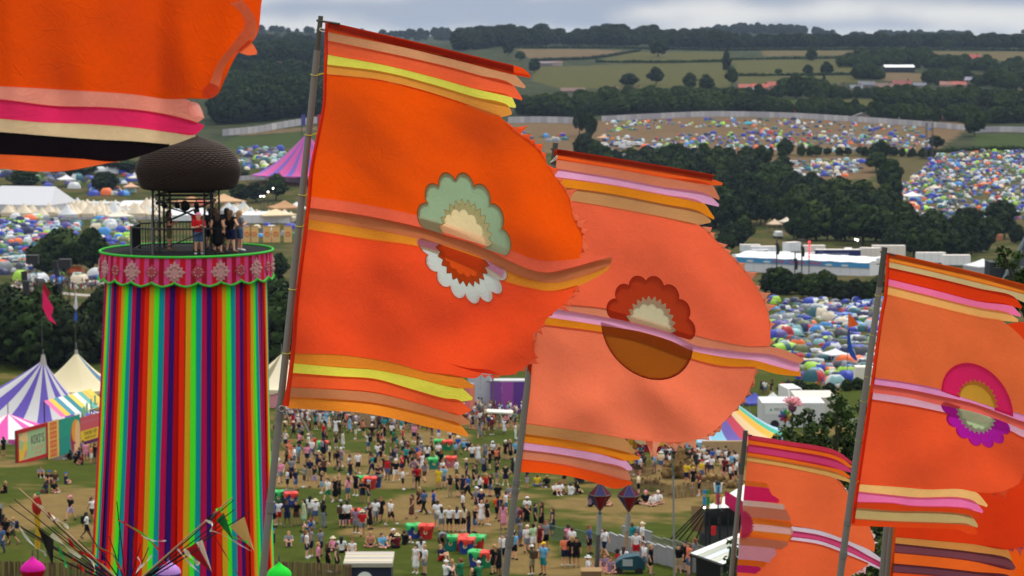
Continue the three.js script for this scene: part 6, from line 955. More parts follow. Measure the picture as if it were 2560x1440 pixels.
{ // tall carnival dummy in red over yellow
  const D = 96, p = P(92, 1380, D), foot = onGround(p.x, p.z), t = thing('carnival_dummy', 'tall carnival dummy in red cloth over yellow legs with green cap', 'dummy', foot), rel = (x, y, d = 0) => P(x, y, D + d).sub(foot), s = 1 / pxm(D);
  part(t, 'pole', rod(v3(0, 0, 0), rel(93, 1240), 0.03), poleDark);
  part(t, 'yellow_drape', sheet(10, 12, (u, v) => { const a = u * Math.PI * 2, q = rel(lerp(92, 95, v), lerp(1280, 1372, v)), r = s * (6 + 2 * Math.sin(a * 3 + v * 5)); return [v3(q.x + Math.cos(a) * r, q.y, q.z + Math.sin(a) * r)]; }), canvasCloth([214, 172, 40], 0.3));
  part(t, 'red_cloak', sheet(16, 10, (u, v) => { const a = u * Math.PI * 2, q = rel(93, lerp(1242, 1286, v)), r = s * (3 + 9 * Math.sin(Math.PI * (0.12 + 0.76 * v)) + 1.5 * Math.sin(a * 5)); return [v3(q.x + Math.cos(a) * r, q.y, q.z + Math.sin(a) * r)]; }), canvasCloth([186, 40, 36], 0.25));
  part(t, 'head', new THREE.SphereGeometry(s * 7, 12, 10).translate(...rel(90, 1241).toArray()), paint(214, 150, 120)); part(t, 'cap', new THREE.SphereGeometry(s * 6, 12, 6, 0, 6.3, 0, 1.6).translate(...rel(95, 1236).toArray()), paint(34, 120, 70));
}
{ // fans of bamboo sticks tied with ribbons and pennants
  const D = 62, R = rng(505), dark = mat(lin(0.022, 0.018, 0.016), 0.8), pale = mat(lin(0.42, 0.27, 0.15), 0.7);
  const fan = (root, sticks, label) => {
    const rp = P(...root, D), foot = onGround(rp.x, rp.z), t = thing('stick_bundle', label, 'decoration', foot), rel = (x, y, d) => P(x, y, D + (d ?? 0)).sub(foot);
    part(t, 'bundle_pole', rod(v3(0, 0, 0), rel(root[0], root[1]), 0.16, 0.12, 8), dark);
    sticks.forEach(([x, y, p]) => { const d = (R() - 0.5) * 1.6; part(t, 'stick', rod(rel(root[0] + (R() - 0.5) * 14, root[1], d * 0.2), rel(x, y, d), p ? 0.03 : 0.022, p ? 0.018 : 0.012, 6), p ? pale : dark); });
    return { t, rel };
  };
  const ribbon = (f, pts, c, w = 0.05) => { const l = lineOf(pts), ph = R() * 6, d = -0.5 - R() * 0.5; part(f.t, 'ribbon', sheet(26, 1, (u, v) => { const [x, y] = l(u), [x2, y2] = l(Math.min(1, u + 0.04)), n = Math.hypot(x2 - x, y2 - y) || 1, k = w * pxm(D) * (v - 0.5) * (0.55 + 0.45 * Math.cos(u * 9 + ph)); return [f.rel(x - (y2 - y) / n * k, y + (x2 - x) / n * k, d + Math.sin(u * 11 + ph) * 0.1)]; }), canvasCloth(c, 0.25)); };
  const pennant = (f, a, b, c, col, name = 'pennant') => part(f.t, name, sheet(8, 8, (u, v) => { const x = lerp(lerp(a[0], b[0], u), c[0], v), y = lerp(lerp(a[1], b[1], u), c[1], v); return [f.rel(x, y, -0.6 + Math.sin(u * 3 + v * 4) * 0.12)]; }), canvasCloth(col, 0.3));
  const L = fan([318, 1475], [[48, 1222, 1], [35, 1248], [22, 1264], [45, 1312], [60, 1330], [95, 1345], [130, 1318], [118, 1290], [20, 1300], [150, 1400], [110, 1380], [292, 1254], [272, 1340], [214, 1322], [195, 1350], [170, 1380]], 'fan of dark bamboo sticks leaning left with ribbons and a black pennant');
  pennant(L, [94, 1318], [134, 1350], [132, 1418], [26, 22, 22]); pennant(L, [109, 1274], [124, 1282], [139, 1304], [150, 28, 36]); pennant(L, [112, 1273], [139, 1294], [131, 1306], [216, 206, 190]);
  [[[[95, 1260], [112, 1272]], [224, 214, 196], 0.07], [[[139, 1298], [158, 1308], [172, 1322]], [224, 214, 196], 0.1], [[[48, 1315], [66, 1344], [92, 1370], [112, 1382], [114, 1392]], [216, 214, 210], 0.07], [[[128, 1336], [160, 1362], [190, 1388], [204, 1394]], [226, 220, 200], 0.12], [[[170, 1345], [188, 1372], [210, 1385]], [176, 28, 36], 0.09], [[[232, 1362], [262, 1378], [288, 1388]], [206, 30, 34], 0.08], [[[212, 1384], [240, 1398], [262, 1408]], [206, 34, 36], 0.09], [[[134, 1348], [150, 1376], [166, 1410], [182, 1436]], [40, 150, 84], 0.06], [[[148, 1378], [160, 1396], [166, 1420]], [56, 176, 96], 0.06], [[[180, 1396], [196, 1412], [214, 1432]], [196, 30, 36], 0.07], [[[218, 1392], [232, 1406], [238, 1430]], [224, 222, 220], 0.06], [[[293, 1298], [330, 1320], [368, 1346], [402, 1380]], [200, 40, 40], 0.05], [[[294, 1300], [330, 1318], [362, 1340], [396, 1378]], [56, 190, 60], 0.06], [[[352, 1338], [384, 1352], [416, 1352]], [222, 220, 220], 0.05], [[[240, 1366], [280, 1384], [300, 1420]], [46, 150, 80], 0.05], [[[282, 1390], [300, 1420], [316, 1440]], [206, 40, 40], 0.06]].forEach(([p, c, w]) => ribbon(L, p, c, w));
  const Rr = fan([318, 1478], [[584, 1250], [580, 1244, 1], [586, 1274], [626, 1279], [570, 1300], [540, 1330], [500, 1370], [470, 1390], [340, 1300], [352, 1360], [372, 1368]], 'fan of bamboo sticks leaning right with green and tan pennants');
  pennant(Rr, [574, 1316], [611, 1292], [636, 1378], [196, 158, 96]); pennant(Rr, [540, 1300], [560, 1282], [584, 1352], [24, 110, 50]); pennant(Rr, [462, 1374], [490, 1358], [530, 1432], [160, 22, 34]); pennant(Rr, [490, 1356], [506, 1350], [530, 1430], [222, 212, 190]); pennant(Rr, [514, 1296], [545, 1276], [530, 1304], [60, 34, 36]);
  [[[[512, 1300], [530, 1310], [526, 1330]], [224, 222, 214], 0.08], [[[540, 1276], [556, 1268], [552, 1282]], [70, 210, 60], 0.07], [[[444, 1372], [470, 1404], [500, 1432]], [222, 224, 226], 0.06], [[[460, 1372], [476, 1392], [498, 1412]], [230, 222, 200], 0.12], [[[528, 1326], [560, 1338], [600, 1362], [632, 1380]], [214, 190, 200], 0.035], [[[580, 1342], [604, 1350], [622, 1358]], [66, 200, 60], 0.05], [[[526, 1320], [548, 1360], [572, 1400], [596, 1438]], [150, 40, 40], 0.035], [[[404, 1394], [414, 1410], [420, 1424]], [200, 34, 34], 0.06], [[[344, 1392], [352, 1410], [338, 1436]], [224, 224, 226], 0.05], [[[380, 1388], [368, 1402], [350, 1420]], [222, 222, 226], 0.05]].forEach(([p, c, w]) => ribbon(Rr, p, c, w));
}
// onion-shaped lantern tops on posts
[[82, 1424, 31, [224, 30, 168], [172, 12, 36], 'hot pink onion dome lantern with red lower half at bottom left'], [421, 1432, 31, [196, 146, 222], [110, 60, 170], 'lilac onion dome lantern in front of the striped tower'], [698, 1438, 31, [40, 226, 60], [20, 160, 40], 'bright green onion dome lantern beside the tall flag pole']].forEach(([x, y, r, c, c2, label]) => {
  const D = 80, q = P(x, y, D), foot = onGround(q.x, q.z), t = thing('onion_lantern', label, 'lantern', foot), s = r / pxm(D), Y = q.y - foot.y;
  const prof = (pts) => pts.map(([a, b]) => new THREE.Vector2(a * s, b * s)), ribs = (g) => { const p = g.attributes.position; for (let i = 0; i < p.count; i++) { const x0 = p.getX(i), z0 = p.getZ(i), k = 1 + 0.025 * Math.abs(Math.sin(Math.atan2(x0, z0) * 6)); p.setX(i, x0 * k); p.setZ(i, z0 * k); } g.computeVertexNormals(); return g; };
  part(t, 'upper_shade', ribs(new THREE.LatheGeometry(prof([[0.02, 1.22], [0.06, 1.12], [0.14, 0.98], [0.32, 0.8], [0.62, 0.6], [0.86, 0.38], [0.98, 0.14], [1, 0]]), 48)).translate(0, Y, 0), canvasCloth(c, 0.3));
  part(t, 'lower_shade', ribs(new THREE.LatheGeometry(prof([[1, 0], [0.96, -0.24], [0.78, -0.6], [0.4, -0.9], [0.1, -1]]), 48)).translate(0, Y, 0), canvasCloth(c2, 0.3));
  part(t, 'finial', rod(v3(0, Y + s * 1.15, 0), v3(0, Y + s * 1.62, 0), 0.035, 0.02), poleDark); part(t, 'post', rod(v3(0, 0, 0), v3(0, Y - s * 0.95, 0), 0.05), poleDark);
});
// reed fences of upright slats
const slatMat = [mat(lin(0.16, 0.10, 0.055), 0.9), mat(lin(0.2, 0.13, 0.07), 0.9), mat(lin(0.11, 0.07, 0.045), 0.9)];
function slatFence(a, b, D0, D1, hpx, label, n, seed) {
  const A = P(...a, D0), B = P(...b, D1), mid = A.clone().lerp(B, 0.5), t = thing('slat_fence', label, 'fence', onGround(mid.x, mid.z)), R = rng(seed), o = t.position;
  for (let i = 0; i < n; i++) { const q = A.clone().lerp(B, (i + 0.5) / n), h = 0.92 + 0.2 * R(), g = groundY(q.x, q.z), top = q.y + (h - 1) * 0.4, w = A.distanceTo(B) / n; part(t, 'slat', bx(w * (0.55 + 0.35 * R()), top - g, 0.03).rotateZ((R() - 0.5) * 0.05).translate(q.x - o.x, (top + g) / 2 - o.y, q.z - o.z + (R() - 0.5) * 0.05), slatMat[Math.floor(R() * 3)]); }
  for (const k of [0.3, 0.75]) part(t, 'wire', rod(v3(A.x - o.x, lerp(groundY(A.x, A.z), A.y, k) - o.y, A.z - o.z), v3(B.x - o.x, lerp(groundY(B.x, B.z), B.y, k) - o.y, B.z - o.z), 0.012), poleDark);
}
slatFence([-30, 1402], [236, 1408], 122, 124, 40, 'brown upright slat fence along the bottom left edge', 62, 1);
slatFence([676, 1402], [880, 1412], 132, 133, 40, 'thin brown slat fence below the sitting people, right of the green lantern', 44, 2);
{ // small kiosk with flat white roof
  const D = 134, c = P(922, 1408, D), foot = onGround(c.x, c.z), t = thing('kiosk', 'small kiosk with weathered white roof and round sign at the bottom edge', 'kiosk', foot), s = 1 / pxm(D), Y = c.y - foot.y;
  part(t, 'roof', bx(124 * s, 0.2, 2.6, 0, Y + 0.12, -0.4).rotateX(0.05), paint(168, 163, 150)); for (let i = 0; i < 7; i++) part(t, 'roof_board', bx(124 * s, 0.03, 0.34, 0, Y + 0.24 + (i % 2) * 0.01, -1.5 + i * 0.37).rotateX(0.05), paint(164 + (i % 3) * 12, 158 + (i % 3) * 10, 146 + (i % 2) * 14));
  part(t, 'front_wall', bx(112 * s, Y, 0.1, 0, Y / 2, 0.8), paint(30, 36, 56)); part(t, 'side_wall', bx(0.1, Y, 2.2, -56 * s, Y / 2, -0.3), paint(30, 36, 56)); part(t, 'side_wall', bx(0.1, Y, 2.2, 56 * s, Y / 2, -0.3), paint(30, 36, 56));
  part(t, 'round_sign', new THREE.CylinderGeometry(20 * s, 20 * s, 0.06, 32).rotateX(Math.PI / 2).translate(-8 * s, Y - 0.75, 0.9), paint(226, 228, 224)); part(t, 'emblem', new THREE.ConeGeometry(4 * s, 8 * s, 5).translate(-10 * s, Y - 0.75, 0.95), paint(50, 110, 90)); part(t, 'yellow_disc', new THREE.CylinderGeometry(9 * s, 9 * s, 0.06, 24).rotateX(Math.PI / 2).translate(46 * s, Y - 0.9, 0.9), paint(214, 170, 40));
}
{ // sound towers and hanging speakers on the left
  const black = mat(lin(0.015, 0.015, 0.017), 0.6);
  [[84, 762, 640, 'left'], [165, 766, 650, 'right']].forEach(([x, y, top, n]) => { const p = ground(x, y), k = 1 / pxm(-p.z), h = (y - top) * k, t = thing('sound_tower', `black scaffold sound tower behind the dark trees, ${n} one`, 'tower', p, 'sound towers of the left-hand field'), w = 0.7; for (const [a, b] of [[-1, -1], [1, -1], [1, 1], [-1, 1]]) part(t, 'leg', rod(v3(a * w, 0, b * w), v3(a * w, h, b * w), 0.07), black); for (let i = 0; i < 6; i++) { part(t, 'brace', rod(v3(-w, h * i / 6, w), v3(w, h * (i + 1) / 6, w), 0.04), black); part(t, 'brace', rod(v3(w, h * i / 6, -w), v3(-w, h * (i + 1) / 6, -w), 0.04), black); } part(t, 'head_block', bx(2.4, 1.8, 2, 0, h - 0.6, 0), black); part(t, 'delay_speaker', bx(1.2, 3, 1.2, -1.3, h * 0.35, 0.6), black); });
  [[62, 678, 732, 14, 'left'], [140, 652, 692, 12, 'right']].forEach(([x, y0, y1, w, n]) => {
    const g = ground(x, 752), D = -g.z, t = thing('line_array', `curved hanging column of black speakers, ${n} of the two by the sound towers`, 'speakers', g, 'hanging speakers of the left-hand field'), s = 1 / pxm(D), N = 8, y = (py) => P(x, py, D).y - g.y;
    for (let i = 0; i < N; i++) { const v = (i + 0.5) / N; part(t, 'speaker_cabinet', bx(w * s, (y1 - y0) * s / N * 0.94, 0.9).rotateZ(0.12 + v * 0.18).translate((v * v) * 8 * s, y(lerp(y0, y1, v)), v * 0.4), black); }
    part(t, 'lifting_mast', rod(v3(0.2, 0, -0.8), v3(0, y(y0), -0.8), 0.12), black); part(t, 'hoist_arm', rod(v3(0, y(y0), -0.8), v3(0, y(y0 - 2), 0.3), 0.08), black);
  });
}
// pennants flying from the tent masts
[[105, 860, 700, [[108, 704], [126, 732], [120, 745], [108, 722]], [176, 18, 52], [[107, 722], [134, 770], [128, 790], [142, 812], [122, 800], [107, 770]], [232, 44, 120], 'pink and crimson flag on the mast of the purple tent'], [189, 868, 726, [[189, 726], [192, 744], [194, 770], [189, 776], [184, 768], [188, 745]], [226, 228, 236], [[189, 776], [195, 794], [190, 806], [184, 796]], [70, 104, 186], 'white and blue flag on the mast of the cream tent']].forEach(([x, y0, y1, a, ca, b, cb, label]) => {
  const D = x < 150 ? 268 : 300, lo = P(x, y0, D), t = thing('mast_flag', label, 'flag', lo), flat = (pts) => { const s = new THREE.Shape(pts.map(([px, py]) => { const q = P(px, py, D); return new THREE.Vector2(q.x - lo.x, q.y - lo.y); })); const g = new THREE.ExtrudeGeometry(s, { depth: 0.02, bevelEnabled: false, curveSegments: 4 }); const p = g.attributes.position; for (let i = 0; i < p.count; i++) p.setZ(i, p.getZ(i) + Math.sin(p.getX(i) * 3 + p.getY(i) * 2) * 0.12); g.computeVertexNormals(); return g; };
  part(t, 'pole', rod(v3(0, -0.3, -0.05), P(x - 2, y1 - 2, D).sub(lo), 0.05, 0.03), poleDark); part(t, 'upper_cloth', flat(a), canvasCloth(ca, 0.4)); part(t, 'lower_cloth', flat(b), canvasCloth(cb, 0.4));
});
{ const pts = [[-30, 712], [40, 716], [90, 724], [180, 736], [275, 742]]; const l = lineOf(pts); structure('footpath', sheet(40, 2, (u, v) => { const [x, y] = l(u), q = ground(x, y + (v - 0.5) * 6); q.y += 0.06; return [q]; }), mat(lin(0.32, 0.29, 0.25), 0.95)); }
// people on the lookout of the striped tower
{
  const deck = P(467, 627, TD).y + 0.01, put = (x, dz, d, h, turn) => { const q = P(x, 620, TD); const o = person(v3(q.x, deck, -TD + dz), d, h, turn); o.userData.group = 'people on the tower lookout'; peopleList[peopleList.length - 1].fixed = 'on the tower lookout'; };
  put(426, 0.3, 'ua', 'PLV', 1.6); put(512, 2.0, 'rd', 'Php', 0.2); put(500, 0.9, 'rk', 'PV', 2.6); put(556, 1.6, 'k', 'DL', 3.0); put(585, 1.2, 'kn', 'HVL', 2.6); put(543, 0.5, 'kk', 'S', 2.9); put(524, -0.4, 'kk', 'SL', 3.4); put(602, 0.4, 'gd', 'PL', 2.2); put(564, -0.6, 'nk', 'S', 3.0);
}
// ---------------------------------------------------------------- right: stage, lantern posts, straw, stalls
const metalGrey = mat(lin(0.30, 0.31, 0.33), 0.55, { metalness: 0.2 }), stageBlack = mat(lin(0.012, 0.012, 0.014), 0.7), woodTan = mat(lin(0.30, 0.19, 0.09), 0.85), strawMat = new THREE.MeshPhysicalMaterial({ color: lin(0.23, 0.14, 0.05), vertexColors: true, roughness: 0.95, side: THREE.DoubleSide });
function panelWall(a, b, hpx, n, m, label, name = 'barrier', rails) {
  const A = ground(...a), B = ground(...b), mid = A.clone().lerp(B, 0.5), t = thing(name, label, 'barrier', onGround(mid.x, mid.z)), o = t.position;
  for (let i = 0; i < n; i++) { const p = A.clone().lerp(B, i / n), q = A.clone().lerp(B, (i + 1) / n), c = p.clone().lerp(q, 0.5), w = p.distanceTo(q), h = hpx / pxm(-c.z), y = groundY(c.x, c.z), yaw = Math.atan2(-(q.z - p.z), q.x - p.x);
    if (rails) { const pn = part(t, 'mesh_panel', bx(w * 0.96, 0.05, 0.05, 0, h, 0).rotateY(yaw).translate(c.x - o.x, y - o.y, c.z - o.z), m); part(pn, 'lower_rail', bx(w * 0.96, 0.05, 0.05, 0, 0.15, 0).rotateY(yaw).translate(c.x - o.x, y - o.y, c.z - o.z), m); for (let k = 0; k < 14; k++) part(pn, 'bar', bx(0.025, h - 0.15, 0.025, (k / 13 - 0.5) * w * 0.94, h / 2 + 0.07, 0).rotateY(yaw).translate(c.x - o.x, y - o.y, c.z - o.z), m); continue; }
    const pn = part(t, 'panel', bx(w * 0.975, h, 0.06, 0, h / 2, 0).rotateY(yaw).translate(c.x - o.x, y - o.y, c.z - o.z), m); part(pn, 'top_rail', bx(w * 0.98, 0.09, 0.12, 0, h + 0.03, 0).rotateY(yaw).translate(c.x - o.x, y - o.y, c.z - o.z), metalGrey); }
}
panelWall([1502, 1374], [1770, 1440], 46, 11, metalGrey, 'long grey sheet metal barrier wall behind the lantern posts');
panelWall([1556, 1343], [1630, 1356], 26, 3, metalGrey, 'short grey metal barrier behind the long one');
panelWall([1376, 1352], [1500, 1372], 38, 4, mat(lin(0.07, 0.13, 0.09), 0.6), 'see-through green railing left of the grey barrier wall', 'railing_fence', true);
panelWall([1630, 1362], [1800, 1396], 22, 6, mat(lin(0.2, 0.24, 0.2), 0.6), 'low grey railing on the grass beside the black stage', 'railing_fence', true);
// diamond lanterns on posts
[[1500, 1240, 1491, 1428, 30, 'left'], [1572, 1242, 1560, 1402, 30, 'right']].forEach(([x, y, bx0, by, r, n], q) => {
  const foot = ground(bx0, by), D = -foot.z, s = 1 / pxm(D), eq = P(x, y - 4, D).sub(foot), topY = P(x, y - 34, D).y - foot.y, botY = P(x, y + 40, D).y - foot.y;
  const t = thing('lantern_post', `tall post with red and blue diamond lantern, ${n} of the pair`, 'lamp post', foot, 'diamond lantern posts'), red = canvasCloth([150, 24, 30], 0.35), blue = canvasCloth([70, 66, 120], 0.35), rd2 = canvasCloth([96, 22, 44], 0.35), frame = mat(lin(0.10, 0.10, 0.07), 0.6);
  for (let i = 0; i < 6; i++) { const a = i * Math.PI / 3, b = a + Math.PI / 3, R0 = r * s, p = v3(eq.x + Math.cos(a) * R0, eq.y, Math.sin(a) * R0), w = v3(eq.x + Math.cos(b) * R0, eq.y, Math.sin(b) * R0), up = v3(eq.x, topY, 0), dn = v3(eq.x, botY, 0);
    const tri = (c, m, nm) => part(t, nm, sheet(3, 3, (u, v) => [p.clone().lerp(w, u).lerp(c, v * 0.97)]), m); tri(up, i % 2 ? blue : rd2, 'upper_pane'); tri(dn, i % 3 === 2 ? blue : red, 'lower_pane'); part(t, 'rib', rod(p, dn, 0.018), frame); part(t, 'rib', rod(p, up, 0.018), frame); part(t, 'ring_bar', rod(p, w, 0.022), frame); }
  part(t, 'post', rod(v3(0, 0, 0), v3(eq.x, botY, 0), 0.14, 0.11, 12), q ? mat(lin(0.3, 0.22, 0.14), 0.8) : mat(lin(0.07, 0.07, 0.08), 0.6)); part(t, 'post_sleeve', rod(v3(eq.x * 0.62, botY * 0.62, 0), v3(eq.x * 0.96, botY * 0.96, 0), 0.16, 0.15, 12), mat(lin(0.36, 0.38, 0.38), 0.4, { metalness: 0.5 }));
});
{ const D = 96, a = P(1678, 1128, D), b = P(1690, 1440, D), foot = onGround(b.x, b.z), t = thing('bare_pole', 'thin pale bare pole standing before the straw enclosure', 'pole', foot); part(t, 'lower_section', rod(v3(0, 0, 0), P(1683, 1190, D).sub(foot), 0.05, 0.04), mat(lin(0.3, 0.31, 0.32), 0.4, { metalness: 0.4 })); part(t, 'upper_section', rod(P(1683, 1190, D).sub(foot), a.sub(foot), 0.034, 0.025), mat(lin(0.08, 0.14, 0.12), 0.5)); }
{ const D = 118, p = P(1261, 1440, D), foot = onGround(p.x, p.z), t = thing('bare_pole', 'very thin grey pole just left of the second flag pole', 'pole', foot); part(t, 'shaft', rod(v3(0, 0, 0), P(1249, 1250, D).sub(foot), 0.03, 0.02), poleMat); part(t, 'finial', new THREE.SphereGeometry(0.035, 8, 6).translate(...P(1249, 1249, D).sub(foot).toArray()), poleMat); }
{ // black stage with a pitched white roof
  const foot = ground(1812, 1372), D = -foot.z, rel = (x, y, d = 0) => P(x, y, D + d).sub(foot), t = thing('stage', 'black open stage under a pitched white roof, right of the barrier', 'stage', foot);
  const quad = (a, b, c, d) => sheet(6, 6, (u, v) => [a.clone().lerp(b, u).lerp(d.clone().lerp(c, u), v)]);
  part(t, 'roof_slope', quad(rel(1776, 1262, 6), rel(1872, 1204, 9), rel(1880, 1270, -1), rel(1770, 1282, -2)), canvasCloth([224, 224, 222], 0.1)); for (let i = 0; i < 4; i++) part(t, 'roof_seam', bar(rel(1776 + i * 26, 1260 - i * 15, 5.8).lerp(rel(1775 + i * 29, 1280 - i * 4, -2), 0), rel(1775 + i * 29, 1278 - i * 3, -2.1), 0.06, 0.06), paint(190, 190, 190));
  part(t, 'back_wall', quad(rel(1764, 1276, 6), rel(1880, 1262, 6), rel(1880, 1372, 6), rel(1764, 1372, 6)), stageBlack); part(t, 'side_wall', quad(rel(1764, 1276, 6), rel(1764, 1282, -2), rel(1764, 1372, -2), rel(1764, 1372, 6)), stageBlack); part(t, 'fascia', quad(rel(1764, 1272, -2.1), rel(1880, 1266, -2.1), rel(1880, 1292, -2.1), rel(1764, 1292, -2.1)), stageBlack); part(t, 'stage_floor', bx(118 / pxm(D), 0.9, 7, rel(1822, 1360).x, rel(1822, 1366).y - 0.2, -2), stageBlack);
  for (const x of [1764, 1774, 1800, 1820, 1850]) part(t, 'upright', rod(rel(x, 1374, -2.2), rel(x, 1278, -2.2), 0.06), stageBlack);
  for (const [x, y] of [[1672, 1352], [1684, 1350], [1698, 1350], [1716, 1350], [1738, 1352]]) part(t, 'guy_brace', rod(ground(x, y).sub(foot), rel(1762, 1262 + (x - 1672) * 0.5, -1), 0.05), stageBlack);
  part(t, 'ply_board', quad(rel(1728, 1265, 3), rel(1760, 1265, 3), rel(1760, 1330, 3), rel(1728, 1328, 3)), woodTan); part(t, 'banner', quad(rel(1812, 1226, -2.4), rel(1862, 1256, -2.4), rel(1850, 1290, -2.4), rel(1812, 1260, -2.4)), canvasCloth([190, 36, 92], 0.2));
  const ext = part(t, 'fire_extinguisher', new THREE.CylinderGeometry(0.16, 0.16, 0.55, 12).translate(...rel(1784, 1326, -2.6).toArray()), paint(196, 20, 30)); part(ext, 'nozzle', rod(rel(1784, 1319, -2.6), rel(1786, 1313, -2.6), 0.03), stageBlack);
  const lampP = rel(1761, 1269, -2.6); part(t, 'lamp_bulb', new THREE.SphereGeometry(0.07, 10, 8).translate(lampP.x, lampP.y, lampP.z), new THREE.MeshStandardMaterial({ color: 0xffffff, emissive: new THREE.Color(1, 0.93, 0.75), emissiveIntensity: 6 }));
  [['totem', 1795, 1232, 34, [[84, 170, 210], [232, 232, 230]], 'white and blue totem figure standing on the stage roof'], ['totem', 1795, 1262, 34, [[214, 60, 110], [222, 170, 40]], 'pink and yellow totem below the white and blue one']].forEach(([nm, x, y, h, cs, label], k) => { const b = P(x, y, D - 1.5), o = thing(nm, label, 'totem', b), s = 1 / pxm(D); part(o, 'body', new THREE.CylinderGeometry(5 * s, 6 * s, h * 0.55 * s, 10).translate(0, h * 0.3 * s, 0), paint(...cs[0])); part(o, 'wing', bx(4 * s, h * 0.7 * s, 3 * s, -7 * s, h * 0.42 * s, 0).rotateZ(0.1), paint(...cs[1])); part(o, 'wing', bx(4 * s, h * 0.7 * s, 3 * s, 7 * s, h * 0.42 * s, 0).rotateZ(-0.1), paint(...cs[1])); part(o, 'head', new THREE.SphereGeometry(6 * s, 12, 8).translate(0, h * 0.72 * s, 0), paint(...(k ? cs[0] : [26, 30, 36]))); part(o, 'pole', rod(v3(0, -1.2, 0.2), v3(0, h * 0.5 * s, 0.2), 0.05), poleDark); });
  [['blue', 1761, [40, 130, 190]], ['green', 1770, [40, 130, 60]]].forEach(([n, x, c]) => { const b = P(x, 1262, D - 1.2), o = thing('roof_board', `upright ${n} painted board at the left corner of the stage roof`, 'board', b), s = 1 / pxm(D); part(o, 'board', bx(8 * s, 38 * s, 0.06, 0, 19 * s, 0), paint(...c)); part(o, 'motif', new THREE.TorusGeometry(2.6 * s, 0.8 * s, 6, 12).translate(0, 24 * s, 0.05), paint(220, 190, 60)); part(o, 'leg', rod(v3(0, -1.5, -0.06), v3(0, 10 * s, -0.06), 0.04), poleDark); });
}
{ // stall with weathered white roof in front
  const D = 118, foot = onGround(P(1790, 1440, D).x, -D), rel = (x, y, d = 0) => P(x, y, D + d).sub(foot), t = thing('stall', 'stall with weathered pale roof panels in front of the black stage', 'stall', foot), quad = (a, b, c, d) => sheet(5, 3, (u, v) => [a.clone().lerp(b, u).lerp(d.clone().lerp(c, u), v)]);
  const cs = [[236, 236, 232], [176, 180, 168], [206, 214, 224], [196, 198, 184], [222, 226, 224]];
  for (let i = 0; i < 5; i++) { const v0 = i / 5, v1 = (i + 0.95) / 5, l = (v) => rel(lerp(1746, 1726, v), lerp(1366, 1384, v), lerp(4, 0, v)).lerp(rel(lerp(1722, 1800, v), lerp(1384, 1412, v), 0), 0), A = [1722, 1384, 0], B = [1856, 1330, 4], C = [1872, 1380, 3], E = [1806, 1412, -1]; const top = rel(...A).lerp(rel(...E), v0), top2 = rel(...B).lerp(rel(...C), v0), bo2 = rel(...B).lerp(rel(...C), v1), bo = rel(...A).lerp(rel(...E), v1); part(t, 'roof_panel', quad(top, top2, bo2, bo), canvasCloth(cs[i], 0.15)); }
  part(t, 'gutter', bar(rel(1724, 1386, -0.1), rel(1806, 1414, -1.1), 0.12, 0.12), stageBlack); for (const [x, y, d] of [[1728, 1388, 0], [1804, 1414, -1], [1850, 1370, 3]]) part(t, 'post', rod(v3(rel(x, y, d).x, 0, rel(x, y, d).z), rel(x, y, d), 0.06), poleDark); part(t, 'counter', bx(1.6, 1.0, 0.6, rel(1778, 1440).x, 0.5, 0.2), paint(24, 80, 90)); part(t, 'back_cloth', quad(rel(1740, 1392, 2), rel(1850, 1392, 2), rel(1850, 1470, 2), rel(1740, 1470, 2)), stageBlack);
}
